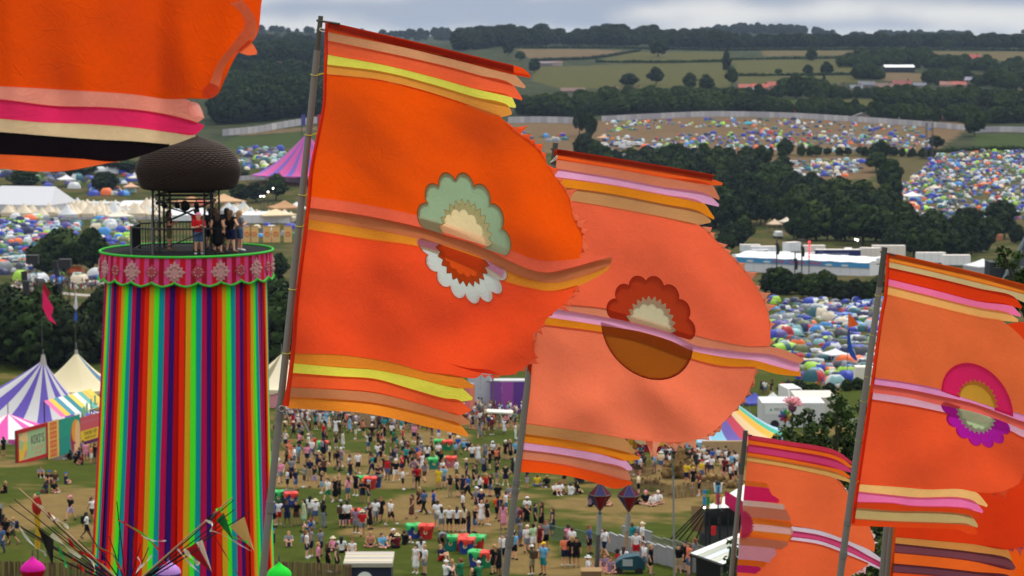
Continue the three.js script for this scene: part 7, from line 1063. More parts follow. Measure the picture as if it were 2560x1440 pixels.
{ // straw figure on bales inside a paling
  const heap = (x, y, lobes, label) => { const p = ground(x, y), s = 1 / pxm(-p.z); const g = foliage(lobes.map(([dx, dy, r]) => [dx * s, dy * s, (hash2(dx, dy) - 0.5) * 1.5, r * s, r * s * 0.9, r * s]), 0.16, 60, 700 + x); return solo('straw_heap', g, strawMat, label, 'straw', p); };
  { const p = ground(1700, 1196), s = 1 / pxm(-p.z), t = thing('straw_sculpture', 'tall brown straw sculpture rising from bales below the second flag', 'sculpture', p), lob = (l, seed) => foliage(l.map(([dx, dy, r, q]) => [dx * s, dy * s, (q ?? 0) * s, r * s, r * s, r * s]), 0.15, 70, seed); part(t, 'torso', lob([[0, 40, 22], [2, 56, 20], [2, 70, 15], [-8, 34, 20], [10, 34, 20]], 801), strawMat); part(t, 'head', lob([[4, 86, 11], [4, 96, 8]], 802), strawMat); part(t, 'skirt', lob([[-34, 14, 18], [-16, 16, 20], [4, 14, 22], [24, 16, 20], [40, 12, 16]], 803), strawMat); part(t, 'arm', lob([[-22, 44, 8], [-30, 34, 8], [-36, 24, 8]], 804), strawMat); part(t, 'arm', lob([[22, 44, 8], [32, 34, 8], [38, 24, 8]], 805), strawMat); }
  heap(1620, 1212, [[-20, 6, 12], [0, 8, 14], [22, 6, 12], [40, 5, 10]], 'low straw bank left of the straw sculpture'); heap(1780, 1206, [[-20, 8, 12], [0, 10, 14], [20, 8, 14], [44, 6, 12], [64, 6, 10]], 'straw bank right of the straw sculpture'); heap(1660, 1238, [[-40, 4, 9], [-10, 5, 10], [20, 4, 9]], 'low straw bales in front of the straw sculpture'); heap(1830, 1222, [[-30, 6, 12], [0, 8, 16], [24, 6, 14]], 'straw bank behind the stage roof');
  const pal = (a, b, n, seed, label) => { const A = ground(...a), B = ground(...b), mid = A.clone().lerp(B, 0.5), t = thing('paling_fence', label, 'fence', onGround(mid.x, mid.z)), R = rng(seed), o = t.position; for (let i = 0; i < n; i++) { const q = A.clone().lerp(B, (i + 0.5) / n), g = groundY(q.x, q.z), h = 1.0 + 0.15 * R(); part(t, 'pale', bx(0.07, h, 0.03).rotateZ((R() - 0.5) * 0.1).translate(q.x - o.x, g + h / 2 - o.y, q.z - o.z), slatMat[Math.floor(R() * 3)]); } for (const k of [0.35, 0.8]) part(t, 'wire', rod(v3(A.x - o.x, A.y + k - o.y, A.z - o.z), v3(B.x - o.x, B.y + k - o.y, B.z - o.z), 0.012), poleDark); };
  pal([1570, 1228], [1690, 1246], 34, 5, 'wooden paling in front of the straw, left part'); pal([1690, 1246], [1800, 1232], 30, 6, 'wooden paling in front of the straw, right part'); pal([1548, 1196], [1640, 1186], 24, 7, 'far wooden paling left of the straw sculpture');
  for (const [x, y, d, h] of [[1598, 1190, 'wk', 'Shr'], [1580, 1188, 'yk', 'S'], [1590, 1190, 'bk', 'S'], [1636, 1184, 'lg', 'S'], [1652, 1178, 'cd', 'Pzc'], [1716, 1210, 'yn', 'H'], [1733, 1222, 'kk', 'Shy'], [1754, 1204, 'yd', 'Shr'], [1748, 1240, 'mkT', 'HL'], [1768, 1186, 'wn', 'B'], [1806, 1184, 'nn', 'P'], [1838, 1178, 'wk', 'S'], [1826, 1212, 'wk', 'S'], [1836, 1204, 'wk', 'P'], [1812, 1196, 'mk', 'S']]) { person(ground(x, y), d, h, undefined); peopleList[peopleList.length - 1].fixed = x < 1670 ? 'left of the straw sculpture' : 'by the straw sculpture'; }
}
// drapes, hoarding, containers and tents behind the straw
{
  const drape = (x0, x1, yb, yt, D, c, label) => { const A = P(x0, yt, D), B = P(x1, yt, D), mid = A.clone().lerp(B, 0.5), foot = onGround(mid.x, mid.z), t = thing('hanging_drape', label, 'drape', foot, 'coloured drapes behind the straw'), w = B.x - A.x, h = A.y - foot.y, n = 1; part(t, 'cloth', sheet(18, 8, (u, v) => [v3((u - 0.5) * w, h * (1 - v * 0.94), Math.sin(u * 14) * 0.12 * (0.3 + v))]), canvasCloth(c, 0.3)); part(t, 'rail', rod(v3(-w / 2, h, 0), v3(w / 2, h, 0), 0.06), poleDark); part(t, 'post', rod(v3(-w / 2, 0, 0), v3(-w / 2, h, 0), 0.07), poleDark); part(t, 'post', rod(v3(w / 2, 0, 0), v3(w / 2, h, 0), 0.07), poleDark); };
  [[1568, 1592, [206, 160, 30], 'yellow'], [1592, 1622, [10, 92, 76], 'green'], [1622, 1654, [40, 132, 196], 'light blue'], [1654, 1690, [32, 26, 104], 'navy'], [1708, 1750, [44, 138, 206], 'sky blue'], [1750, 1756, [40, 34, 110], 'narrow dark blue']].forEach(([a, b, c, n]) => drape(a, b, 1160, 1080, 238, c, `${n} drape hanging under the second flag behind the straw`));
  const box = (x0, x1, yt, D, depth, c, name, label, cat, extra) => { const A = P(x0, yt, D), B = P(x1, yt, D), mid = A.clone().lerp(B, 0.5), foot = onGround(mid.x, mid.z - depth / 2), t = thing(name, label, cat, foot), w = B.x - A.x, h = A.y - foot.y, n = Math.max(2, Math.round(w / 1.6)); for (let i = 0; i < n; i++) part(t, 'wall_panel', bx(w / n * 0.985, h, 0.08, ((i + 0.5) / n - 0.5) * w, h / 2, depth / 2), c); part(t, 'side_wall', bx(0.08, h, depth, -w / 2, h / 2, 0), c); part(t, 'side_wall', bx(0.08, h, depth, w / 2, h / 2, 0), c); part(t, 'roof', bx(w * 1.01, 0.12, depth * 1.01, 0, h + 0.06, 0), extra?.roof ?? c); extra?.more?.(t, w, h, depth); return t; };
  box(1756, 1866, 1106, 226, 0.4, mat(lin(0.42, 0.28, 0.15), 0.85), 'plywood_hoarding', 'tan plywood hoarding behind the people by the straw', 'hoarding');
  box(1764, 1886, 1072, 240, 4, paint(206, 206, 204), 'cabin', 'white site cabin with dark window above the plywood hoarding', 'cabin', { more: (t, w, h, d) => { part(t, 'window', bx(1.0, 0.8, 0.06, w * 0.36, h - 1.3, d / 2 + 0.06), mat(lin(0.03, 0.035, 0.04), 0.2)); part(t, 'red_panel', bx(1.0, 2.1, 0.06, -w * 0.42, h - 1.1, d / 2 + 0.06), paint(170, 24, 46)); part(t, 'purple_panel', bx(1.0, 1.0, 0.06, -w * 0.42, h - 2.7, d / 2 + 0.06), paint(52, 30, 110)); } });
  const van = canvasTex(512, 128, (x, w, h) => { x.fillStyle = 'rgb(214,216,216)'; x.fillRect(0, 0, w, h); x.fillStyle = 'rgb(50,70,74)'; x.font = 'bold 50px sans-serif'; x.textBaseline = 'middle'; x.fillText('HILLTO', 120, 64); x.fillStyle = 'rgb(60,140,120)'; x.beginPath(); x.moveTo(60, 86); x.lineTo(80, 46); x.lineTo(100, 86); x.fill(); });
  box(1906, 2062, 1010, 272, 5, paint(196, 198, 200), 'box_trailer', 'white box trailer with HILLTO lettering behind the oak', 'trailer', { more: (t, w, h, d) => { part(t, 'lettering', new THREE.PlaneGeometry(4.4, 1.1).translate(-w / 2 + 2.5, h - 0.62, d / 2 + 0.06), mat(new THREE.Color(1, 1, 1), 0.6, { map: van })); for (const s of [-0.3, 0.3]) part(t, 'wheel', new THREE.CylinderGeometry(0.5, 0.5, 0.4, 16).rotateX(Math.PI / 2).translate(w * s, 0.5, d / 2), stageBlack); } });
  box(1990, 2090, 996, 288, 6, paint(200, 194, 182), 'long_marquee', 'long low cream hall behind the pink thistle sculpture', 'hall'); box(2140, 2184, 920, 324, 2, paint(222, 216, 200), 'white_screen', 'pale square screen wall beside the right-hand pole', 'wall');
  bigTop({ apex: [1752, 930], D: 242, eaveY: 1078, reach: (a) => { const s = Math.sin(a), c = Math.cos(a); return 1 / Math.sqrt((s / 8.6) ** 2 + (c / 7) ** 2); }, gores: 28, a0: 0.1, colours: [[140, 196, 220], [110, 96, 170], [196, 70, 90], [226, 196, 150], [232, 176, 66], [70, 176, 150], [170, 196, 226]], wall: [160, 24, 50], label: 'rainbow striped circus tent partly hidden by the second flag', sag: 1.35 });
  gazebo(1886, 1040, 62, 60, [84, 92, 176], 'blue violet gazebo behind the rainbow circus tent'); gazebo(1932, 1034, 46, 56, [226, 228, 226], 'white peaked gazebo left of the white van'); gazebo(2088, 904, 56, 34, [232, 234, 236], 'white gazebo among the right-hand camp tents'); gazebo(1868, 1012, 50, 40, [40, 42, 46], 'dark gazebo beside the blue violet one');
  { const p = ground(1978, 1012), t = thing('panel_van', 'white panel van parked on the bank behind the gazebos', 'van', p), w = paint(222, 222, 222, 0.4), s = new THREE.Shape(); s.moveTo(-2.5, 0.4); s.lineTo(2.5, 0.4); s.lineTo(2.5, 1.2); s.lineTo(1.9, 1.5); s.lineTo(1.3, 2.4); s.lineTo(-2.4, 2.5); s.lineTo(-2.5, 2.2); part(t, 'body', new THREE.ExtrudeGeometry(s, { depth: 1.9, bevelEnabled: true, bevelSize: 0.06, bevelThickness: 0.06, bevelSegments: 2 }).translate(0, 0, -0.95), w); part(t, 'windscreen', bx(0.05, 0.9, 1.6).rotateZ(0.58).translate(1.66, 1.98, 0), mat(lin(0.05, 0.06, 0.07), 0.1)); for (const x of [-1.6, 1.6]) for (const z of [-0.9, 0.9]) part(t, 'wheel', new THREE.CylinderGeometry(0.4, 0.4, 0.24, 16).rotateX(Math.PI / 2).translate(x, 0.4, z), stageBlack); t.rotation.y = -1.35; t.scale.setScalar(0.92); }
  { const D = 262, b = P(1981, 1080, D), foot = onGround(b.x, b.z), rel = (x, y) => P(x, y, D).sub(foot), t = thing('thistle_sculpture', 'giant pink thistle flower sculpture on a stalk above the oak', 'sculpture', foot); part(t, 'stalk', rod(v3(0, 0, 0), rel(1981, 1022), 0.14, 0.1), mat(lin(0.22, 0.12, 0.2), 0.8)); part(t, 'calyx', new THREE.SphereGeometry(0.5, 12, 8).scale(1, 1.2, 1).translate(...rel(1981, 1018).toArray()), paint(110, 60, 86)); const R = rng(3); for (let i = 0; i < 46; i++) { const a = i * 2.4, l = 0.9 + R() * 0.5, e = 0.15 + R() * 1.2, c = rel(1981, 1014); part(t, 'petal', rod(c, v3(c.x + Math.cos(a) * Math.cos(e) * l, c.y + Math.sin(e) * l * 0.8, c.z + Math.sin(a) * Math.cos(e) * l), 0.05, 0.09, 5), paint(232, 150 + (i % 3) * 14, 172)); } }
  { const D = 258, b = P(1963, 1080, D), foot = onGround(b.x, b.z), rel = (x, y) => P(x, y, D).sub(foot), t = thing('wheel_flower', 'round rainbow flower wheel on a stalk below the pink thistle', 'sculpture', foot); part(t, 'stalk', rod(v3(0, 0, 0), rel(1963, 1046), 0.08), poleDark); const cs = [[60, 160, 90], [60, 130, 180], [120, 70, 150], [190, 60, 120], [200, 60, 50], [220, 130, 40], [216, 190, 60], [120, 170, 60]], c = rel(1963, 1040); cs.forEach((q, i) => part(t, 'petal', new THREE.SphereGeometry(0.2, 8, 6).scale(1, 1.6, 0.5).translate(0, 0.45, 0).rotateZ(i * Math.PI / 4).translate(c.x, c.y, c.z), paint(...q.map((v) => v * 0.8)))); part(t, 'hub', new THREE.SphereGeometry(0.24, 10, 8).translate(c.x, c.y, c.z + 0.1), paint(60, 40, 60)); }
  { const D = 330, b = P(2117, 1000, D), foot = onGround(b.x, b.z), rel = (x, y, d = 0) => P(x, y, D + d).sub(foot), t = thing('feather_flag', 'orange and blue feather flag on a tall pole in the right-hand camp', 'flag', foot); part(t, 'pole', rod(v3(0, 0, 0), rel(2121, 784), 0.05, 0.03), poleDark); const cl = (T, B, c, n) => { const a = lineOf(T), q = lineOf(B); part(t, n, sheet(8, 12, (u, v) => { const [x1, y1] = a(v), [x2, y2] = q(v); return [rel(lerp(x1, x2, u), lerp(y1, y2, u), Math.sin(u * 3 + v * 5) * 0.1)]; }), canvasCloth(c, 0.35)); }; cl([[2121, 784], [2120, 800], [2120, 820]], [[2124, 784], [2138, 800], [2148, 812]], [226, 96, 34], 'orange_cloth'); cl([[2120, 824], [2118, 860], [2126, 890], [2140, 902]], [[2124, 824], [2130, 866], [2140, 890], [2144, 900]], [30, 74, 160], 'blue_tail'); }
  { const bk = [[1500, 1188, [176, 40, 40], 'red tractor-like cart half hidden under the second flag']]; const p = ground(1472, 1206), t = thing('cart', 'small red cart parked on the grass under the second flag', 'cart', p); part(t, 'body', bx(2.2, 0.8, 1.2, 0, 0.9, 0), paint(188, 44, 34)); part(t, 'seat', bx(0.7, 0.5, 0.9, 0.6, 1.5, 0), stageBlack); for (const x of [-0.8, 0.8]) for (const z of [-0.6, 0.6]) part(t, 'wheel', new THREE.CylinderGeometry(0.45, 0.45, 0.24, 16).rotateX(Math.PI / 2).translate(x, 0.45, z), stageBlack); }
  { const p = ground(1572, 1432), t = thing('trolley', 'dark teal covered trolley beside the sitting people by the lantern posts', 'trolley', p), s = new THREE.Shape(); s.moveTo(-0.9, 0.3); s.lineTo(0.9, 0.3); s.quadraticCurveTo(0.95, 0.9, 0.5, 1.1); s.lineTo(-0.2, 1.0); s.quadraticCurveTo(-0.85, 0.8, -0.9, 0.3); part(t, 'hood', new THREE.ExtrudeGeometry(s, { depth: 0.9, bevelEnabled: true, bevelSize: 0.05, bevelThickness: 0.05 }).translate(0, 0, -0.45), paint(16, 66, 80, 0.5)); part(t, 'clear_window', bx(0.6, 0.4, 0.04).rotateX(-0.05).translate(-0.1, 0.72, 0.53), mat(lin(0.3, 0.34, 0.36), 0.2)); for (const x of [-0.6, 0.6]) part(t, 'wheel', new THREE.CylinderGeometry(0.22, 0.22, 1.1, 14).rotateX(Math.PI / 2).translate(x, 0.22, 0), stageBlack); }
  { const p = ground(1478, 1446), t = thing('wooden_box', 'low pale wooden box at the foot of the left lantern post', 'box', p); for (let i = 0; i < 5; i++) part(t, 'plank', bx(1.2, 0.05, 0.2, 0, 0.5, -0.5 + i * 0.22), woodTan); part(t, 'box_body', bx(1.16, 0.47, 1.06, 0, 0.235, -0.06), mat(lin(0.2, 0.12, 0.06), 0.85)); }
}
// far end of the field between the two big flags
{
  const box = (x0, x1, yt, y, c, name, label, cat, depth = 4) => { const g = ground((x0 + x1) / 2, y), D = -g.z, w = (x1 - x0) / pxm(D), h = (y - yt) / pxm(D), t = thing(name, label, cat, onGround(g.x, g.z - depth / 2)); const n = Math.max(2, Math.round(w / 1.5)); for (let i = 0; i < n; i++) part(t, 'wall_panel', bx(w / n * 0.98, h, 0.1, ((i + 0.5) / n - 0.5) * w, h / 2, depth / 2), Array.isArray(c) ? paint(...c[i % c.length]) : c); part(t, 'side_wall', bx(0.1, h, depth, -w / 2, h / 2, 0), Array.isArray(c) ? paint(...c[0]) : c); part(t, 'side_wall', bx(0.1, h, depth, w / 2, h / 2, 0), Array.isArray(c) ? paint(...c[0]) : c); part(t, 'roof', bx(w * 1.02, 0.15, depth * 1.02, 0, h + 0.08, 0), paint(180, 180, 184)); return t; };
  box(1170, 1232, 926, 1030, paint(176, 180, 188), 'cabin', 'pale grey cabin seen in the gap below the tall flag', 'cabin'); box(1226, 1312, 952, 1032, [[120, 66, 150], [150, 70, 160], [96, 50, 140], [190, 90, 150]], 'mural_screen', 'purple painted mural wall behind the crowd, left of the second pole', 'wall', 2); box(880, 952, 1026, 1068, paint(160, 130, 96), 'hut', 'tan hut behind the crowd under the tall flag', 'hut'); box(1164, 1186, 960, 1046, [[214, 110, 120], [222, 130, 100]], 'banner_screen', 'narrow pink banner wall under the tail of the tall flag', 'wall', 0.3); box(686, 722, 950, 1010, [[224, 92, 40], [226, 130, 140]], 'banner_screen', 'orange and pink banner wall between tower and tall flag', 'wall', 0.3);
  { const g = ground(1247, 1082), D = -g.z, Y = P(1247, 1028, D).y - g.y, t = thing('parasol', 'flat white rectangular parasol over the crowd under the tall flag', 'parasol', g); part(t, 'canopy', bx(66 / pxm(D), 0.1, 1.8, 0, Y, 0).rotateZ(-0.05), canvasCloth([232, 230, 220], 0.2)); part(t, 'pole', rod(v3(0, 0, 0), v3(0, Y, 0), 0.04), poleMat); part(t, 'rim', bx(66 / pxm(D), 0.14, 0.05, 0, Y - 0.05, 0.92).rotateZ(-0.05), paint(214, 210, 196)); }
  [[736, 1012, 780, 1094], [812, 1026, 828, 1062], [838, 1026, 850, 1062], [864, 1026, 884, 1066], [690, 1060, 712, 1094]].forEach(([x0, y0, x1, y1], i) => { const g = ground(x1, y1), D = -g.z, t = thing('tent_strut', `slanting pale tent strut among the crowd, ${ordinal(i)} of the struts under the tall flag`, 'strut', g, 'slanting tent struts'); part(t, 'strut', rod(v3(0, 0, 0), P(x0, y0, D - 1).sub(g), 0.09, 0.07), mat(lin(0.34, 0.30, 0.30), 0.6)); part(t, 'foot_plate', bx(0.5, 0.06, 0.5, 0, 0.03, 0), poleDark); });
  { const g = ground(1232, 1040), D = -g.z, t = thing('sign_post', 'grey cross-armed post in front of the pale cabin', 'post', g), Y = (y) => P(1224, y, D).y - g.y; part(t, 'post', rod(v3(0, 0, 0), v3(0, Y(926), 0), 0.1), mat(lin(0.1, 0.1, 0.11), 0.6)); part(t, 'cross_arm', bar(v3(-0.8, Y(954), 0), v3(0.8, Y(954), 0), 0.12, 0.12), mat(lin(0.1, 0.1, 0.11), 0.6)); part(t, 'lamp_head', new THREE.ConeGeometry(0.35, 0.7, 8).rotateX(Math.PI).translate(0, Y(930), 0), stageBlack); }
}
// ---------------------------------------------------------------- far: marquees, lorries, fences, village
bigTop({ apex: [766, 334], D: 1010, eaveY: 436, reach: (a) => { const s = Math.sin(a), c = Math.cos(a); return 1 / Math.sqrt((s / 23) ** 2 + (c / 16) ** 2); }, gores: 40, colours: [[206, 92, 166], [120, 104, 190], [214, 96, 158]], label: 'large pink circus tent with blue stripes behind the flag pole', sag: 1.45 });
[[754, 286, [70, 70, 150], 'left'], [794, 286, [190, 40, 60], 'right']].forEach(([x, y, c, n]) => { const D = 1010, b = P(x, 340, D), t = thing('mast_pennant', `small ${n === 'left' ? 'blue' : 'red'} pennant on the pink circus tent mast`, 'flag', b); part(t, 'mast', rod(v3(0, -1, 0), P(x, y, D).sub(b), 0.2), poleDark); part(t, 'cloth', bx(1.6, 4.5, 0.2, 0.9, P(x, y + 14, D).y - b.y, 0), paint(...c)); });
marquee(-22, 166, 531, 24, 42, 22, [206, 208, 214], 'large white marquee at the left edge under the near flag', { turn: -0.25 });
marquee(98, 152, 533, 16, 9, 7, [220, 222, 226], 'small white lean-to in front of the large marquee');
marquee(206, 300, 527, 20, 4, 8, [196, 198, 198], 'long pale grey flat-roofed marquee behind the bell tents'); marquee(300, 392, 527, 14, 12, 8, [232, 234, 238], 'long bright white marquee behind the bell tents'); marquee(604, 726, 556, 20, 8, 8, [222, 222, 224], 'long white marquee between the lookout and the tall flag'); marquee(420, 520, 552, 16, 16, 9, [230, 232, 236], 'white marquee seen through the lookout frame');
[[560, 528, 90, 44, [206, 168, 128], 'tan stretch tent with high point right of the lookout frame'], [712, 546, 70, 46, [186, 144, 104], 'brown pointed tent left of the tall flag'], [690, 556, 90, 34, [226, 206, 170], 'cream wide tent in front of the brown pointed tent'], [742, 544, 50, 40, [226, 226, 228], 'white peaked tent beside the tall flag pole'], [640, 556, 36, 30, [206, 70, 60], 'red and orange pointed tent below the floodlights'], [480, 530, 90, 40, [190, 140, 100], 'brown stretch tent behind the lookout frame'], [505, 534, 50, 40, [200, 110, 90], 'rust coloured tent behind the lookout frame'], [166, 466, 40, 30, [230, 230, 232], 'white peaked tent above the left-hand marquee'], [345, 462, 44, 30, [222, 216, 204], 'white peaked tent left of the wicker basket'], [328, 482, 34, 26, [226, 180, 150], 'peach pointed tent left of the tower frame'], [300, 560, 60, 34, [222, 220, 206], 'white tent beside the lookout']].forEach(([x, y, w, h, c, l]) => gazebo(x, y, w, h, c, l));
// patterned screens by the lookout
[[618, 'first'], [636, 'second'], [668, 'third'], [690, 'fourth'], [720, 'fifth']].forEach(([x, n], i) => { const p = ground(x, 606), k = 1 / pxm(-p.z), t = thing('patterned_screen', `orange patterned screen among the tents, ${n} from the lookout`, 'screen', p, 'orange patterned screens'); part(t, 'panel', bx(20 * k, 40 * k, 0.15, 0, 20 * k, 0), paint(222, 178, 112)); part(t, 'motif', new THREE.TorusGeometry(5 * k, 1.6 * k, 6, 18).translate(0, 22 * k, 0.15), paint(226, 130, 60)); part(t, 'top_rail', bx(21 * k, 3 * k, 0.2, 0, 40 * k, 0), paint(196, 150, 90)); });
perimeter([[64, 547], [200, 549], [396, 549]], 26, 6, 'low cream canvas wall in front of the bell tents');
{ // floodlights lit in the trees right of the basket
  [[652, 492], [660, 492], [671, 481], [683, 472], [60 + 2078, 600], [2143, 602]].forEach(([x, y], i) => { const g = ground(x, y + 44), D = -g.z, Y = P(x, y, D).y - g.y, t = thing('floodlight', `lit floodlight on a mast ${i < 4 ? 'between basket and flag' : 'above the lorries'}, ${ordinal(i % 4)} from the left`, 'floodlight', g, 'lit floodlights'); part(t, 'mast', rod(v3(0, 0, 0), v3(0, Y, 0), 0.12), poleDark); part(t, 'lamp', new THREE.SphereGeometry(0.24, 8, 6).translate(0, Y + 0.2, 0.1), new THREE.MeshStandardMaterial({ color: 0xffffff, emissive: new THREE.Color(1, 0.97, 0.85), emissiveIntensity: 9 })); part(t, 'housing', bx(0.8, 0.5, 0.3, 0, Y + 0.2, -0.25), poleDark); });
}
// pale perimeter fence of tall panels
function perimeter(pts, n, hpx, label) {
  const l = lineOf(pts), mid = ground(...l(0.5)), t = thing('perimeter_fence', label, 'fence', mid), ms = [paint(178, 176, 180), paint(190, 188, 190), paint(164, 162, 168)], R = rng(n);
  for (let i = 0; i < n; i++) { const a = ground(...l(i / n)), b = ground(...l((i + 1) / n)), c = a.clone().lerp(b, 0.5), w = a.distanceTo(b), yaw = Math.atan2(-(b.z - a.z), b.x - a.x), h = hpx / pxm(-c.z), y = Math.min(a.y, b.y) - 0.3; const p = part(t, 'panel', bx(w * 0.96, h + 0.3, 0.15, 0, (h + 0.3) / 2, 0).rotateY(yaw).translate(c.x - mid.x, y - mid.y, c.z - mid.z), ms[Math.floor(R() * 3)]); part(p, 'post', bx(0.25, h + 0.4, 0.3, w / 2, (h + 0.4) / 2, 0.1).rotateY(yaw).translate(c.x - mid.x, y - mid.y, c.z - mid.z), ms[2]); }
}
perimeter([[1270, 308], [1350, 307], [1436, 309]], 12, 16, 'pale panel fence at the left end of the upper tent field'); perimeter([[1504, 304], [1640, 297], [1780, 292], [1960, 295], [2110, 303], [2300, 316], [2416, 326]], 74, 14, 'long pale panel fence above the upper tent field'); perimeter([[2430, 332], [2500, 330], [2600, 332]], 10, 14, 'white panel fence at the right edge of the hillside'); perimeter([[556, 340], [640, 332], [720, 318], [860, 300]], 20, 17, 'white wall fence on the hillside behind the pink circus tent'); perimeter([[590, 452], [660, 450], [760, 458]], 14, 12, 'low pale fence below the pink circus tent');
{ // bar with blue fascia
  const a = ground(1912, 674), b = ground(2132, 692), mid = a.clone().lerp(b, 0.5), D = -mid.z, w = a.distanceTo(b), yaw = Math.atan2(-(b.z - a.z), b.x - a.x) * 0.5, t = thing('bar_marquee', 'long white bar marquee with blue fascia and red letters', 'marquee', mid); t.rotation.y = yaw; const k = 1 / pxm(D), wall = 28 * k;
  const tex = canvasTex(1024, 64, (x, W, H) => { x.fillStyle = 'rgb(60,136,190)'; x.fillRect(0, 0, W, H); x.fillStyle = 'rgb(196,206,206)'; for (const c of [120, 250, 720, 840]) { x.beginPath(); x.ellipse(c, 44, 28, 14, 0, 0, 7); x.fill(); } x.fillStyle = 'rgb(190,50,48)'; x.font = 'bold 56px sans-serif'; x.textBaseline = 'middle'; x.fillText('THE PARK BAR', 290, 34, 400); });
  for (let i = 0; i < 14; i++) part(t, 'front_panel', bx(w / 14 * 0.97, wall, 0.1, ((i + 0.5) / 14 - 0.5) * w, wall / 2, 4), paint(206, 208, 212)); part(t, 'fascia', new THREE.PlaneGeometry(w, 12 * k).translate(0, wall + 2 * k, 4.25), mat(new THREE.Color(1, 1, 1), 0.7, { map: tex })); for (let i = 0; i < 7; i++) part(t, 'roof_bay', sheet(6, 6, (u, v) => [v3(((i + u) / 7 - 0.5) * w, wall + 6 * k + 12 * k * Math.sin(Math.PI * Math.min(1, 0.1 + v * 0.5)) - 1.5 * k * Math.sin(u * Math.PI), 4.2 - v * 9)]), canvasCloth([236, 238, 242], 0.2)); part(t, 'end_wall', bx(0.1, wall, 8, w / 2, wall / 2, 0), paint(220, 222, 226)); part(t, 'end_wall', bx(0.1, wall, 8, -w / 2, wall / 2, 0), paint(220, 222, 226)); part(t, 'apron', bx(w * 0.4, 1.2, 0.1, w * 0.25, 0.2, 5), paint(210, 212, 216));
}
{ // lorries and trailers parked behind the bar
  const lorry = (x0, x1, y, hpx, c, label, tex, turn = 0) => { const g = ground((x0 + x1) / 2, y), D = -g.z, k = 1 / pxm(D), w = (x1 - x0) * k, h = hpx * k, t = thing('lorry_trailer', label, 'trailer', g); t.rotation.y = turn; const m = paint(...c); part(t, 'body', bx(w, h * 0.78, 2.5, 0, h * 0.6, 0), m); part(t, 'roof', bx(w * 1.005, 0.15, 2.55, 0, h * 0.99 + 0.08, 0), paint(214, 206, 200)); part(t, 'chassis', bx(w * 0.96, h * 0.1, 2.2, 0, h * 0.16, 0), stageBlack); for (const s of [-0.36, -0.28, 0.36]) part(t, 'wheel', new THREE.CylinderGeometry(0.5, 0.5, 2.4, 14).rotateX(Math.PI / 2).translate(w * s, 0.5, 0), stageBlack); if (tex) part(t, 'lettering', new THREE.PlaneGeometry(w, h * 0.78).translate(0, h * 0.6, 1.27), mat(new THREE.Color(1, 1, 1), 0.5, { map: tex })); else for (let i = 1; i < 4; i++) part(t, 'seam', bx(0.06, h * 0.76, 0.05, (i / 4 - 0.5) * w, h * 0.6, 1.27), paint(...c.map((v) => v * 0.8))); };
  const mar = canvasTex(512, 96, (x, w, h) => { x.fillStyle = 'rgb(28,34,96)'; x.fillRect(0, 0, w, h); x.fillStyle = 'rgb(150,158,180)'; x.font = 'bold 58px sans-serif'; x.textBaseline = 'middle'; x.fillText('MARITIME', 90, 50, 300); x.strokeStyle = 'rgb(120,140,180)'; x.lineWidth = 6; x.beginPath(); x.arc(60, 48, 34, 0.6, 5.6); x.stroke(); });
  lorry(2038, 2150, 654, 30, [28, 34, 96], 'dark blue lorry trailer lettered MARITIME behind the bar', mar); lorry(2150, 2200, 652, 32, [220, 214, 204], 'white trailer with red roundel right of the blue lorry'); lorry(2180, 2262, 646, 32, [222, 214, 202], 'cream box trailer behind the right-hand pole top'); lorry(2290, 2362, 662, 30, [230, 230, 230], 'white trailer with small windows behind the right-hand flag'); lorry(2356, 2424, 668, 30, [226, 226, 228], 'white trailer right of the one with small windows'); lorry(2008, 2062, 640, 26, [226, 220, 212], 'pale box lorry left of the blue one'); lorry(1958, 2000, 640, 34, [226, 230, 236], 'white lorry front facing the camera beside the speakers', undefined, 0.6); lorry(1876, 1944, 642, 26, [222, 226, 232], 'white coach left of the hanging speakers'); lorry(1850, 1900, 632, 20, [216, 220, 226], 'small white lorry at the left end of the lorry park');
  gazebo(2456, 690, 70, 44, [236, 238, 240], 'bright white hipped tent right of the white trailers', undefined, [180, 182, 186]); gazebo(2428, 682, 30, 20, [226, 228, 230], 'small white gazebo beside the white trailers'); gazebo(1966, 572, 34, 30, [226, 212, 196], 'cream tent among trees above the lorry park'); gazebo(1936, 580, 30, 34, [222, 196, 170], 'peach tent left of the cream tent above the lorry park'); gazebo(1990, 575, 34, 26, [230, 230, 230], 'white domed tent right of the cream tent above the lorry park'); marquee(2236, 2296, 566, 8, 8, 7, [232, 234, 236], 'white marquee under the large tent field'); marquee(2390, 2424, 556, 10, 6, 5, [226, 170, 130], 'orange tan marquee below the large tent field'); marquee(2140, 2180, 492, 8, 4, 5, [222, 222, 224], 'small white marquee left of the large tent field'); gazebo(2336, 484, 26, 24, [228, 216, 200], 'cream pointed tent in the large tent field'); gazebo(2280, 506, 44, 28, [236, 236, 236], 'white tent with swept peak at the field edge'); marquee(2200, 2300, 590, 6, 8, 7, [206, 200, 196], 'pale marquee roof between dark trees'); marquee(2410, 2500, 598, 12, 8, 7, [196, 128, 96], 'rust coloured marquee among the dark trees'); gazebo(2460, 470, 22, 18, [226, 160, 130], 'peach tent in the large tent field'); gazebo(1508, 352, 24, 14, [226, 180, 150], 'peach bell tent at the left of the upper tent field'); gazebo(1870, 320, 20, 18, [40, 170, 200], 'turquoise pointed tent in the upper tent field');
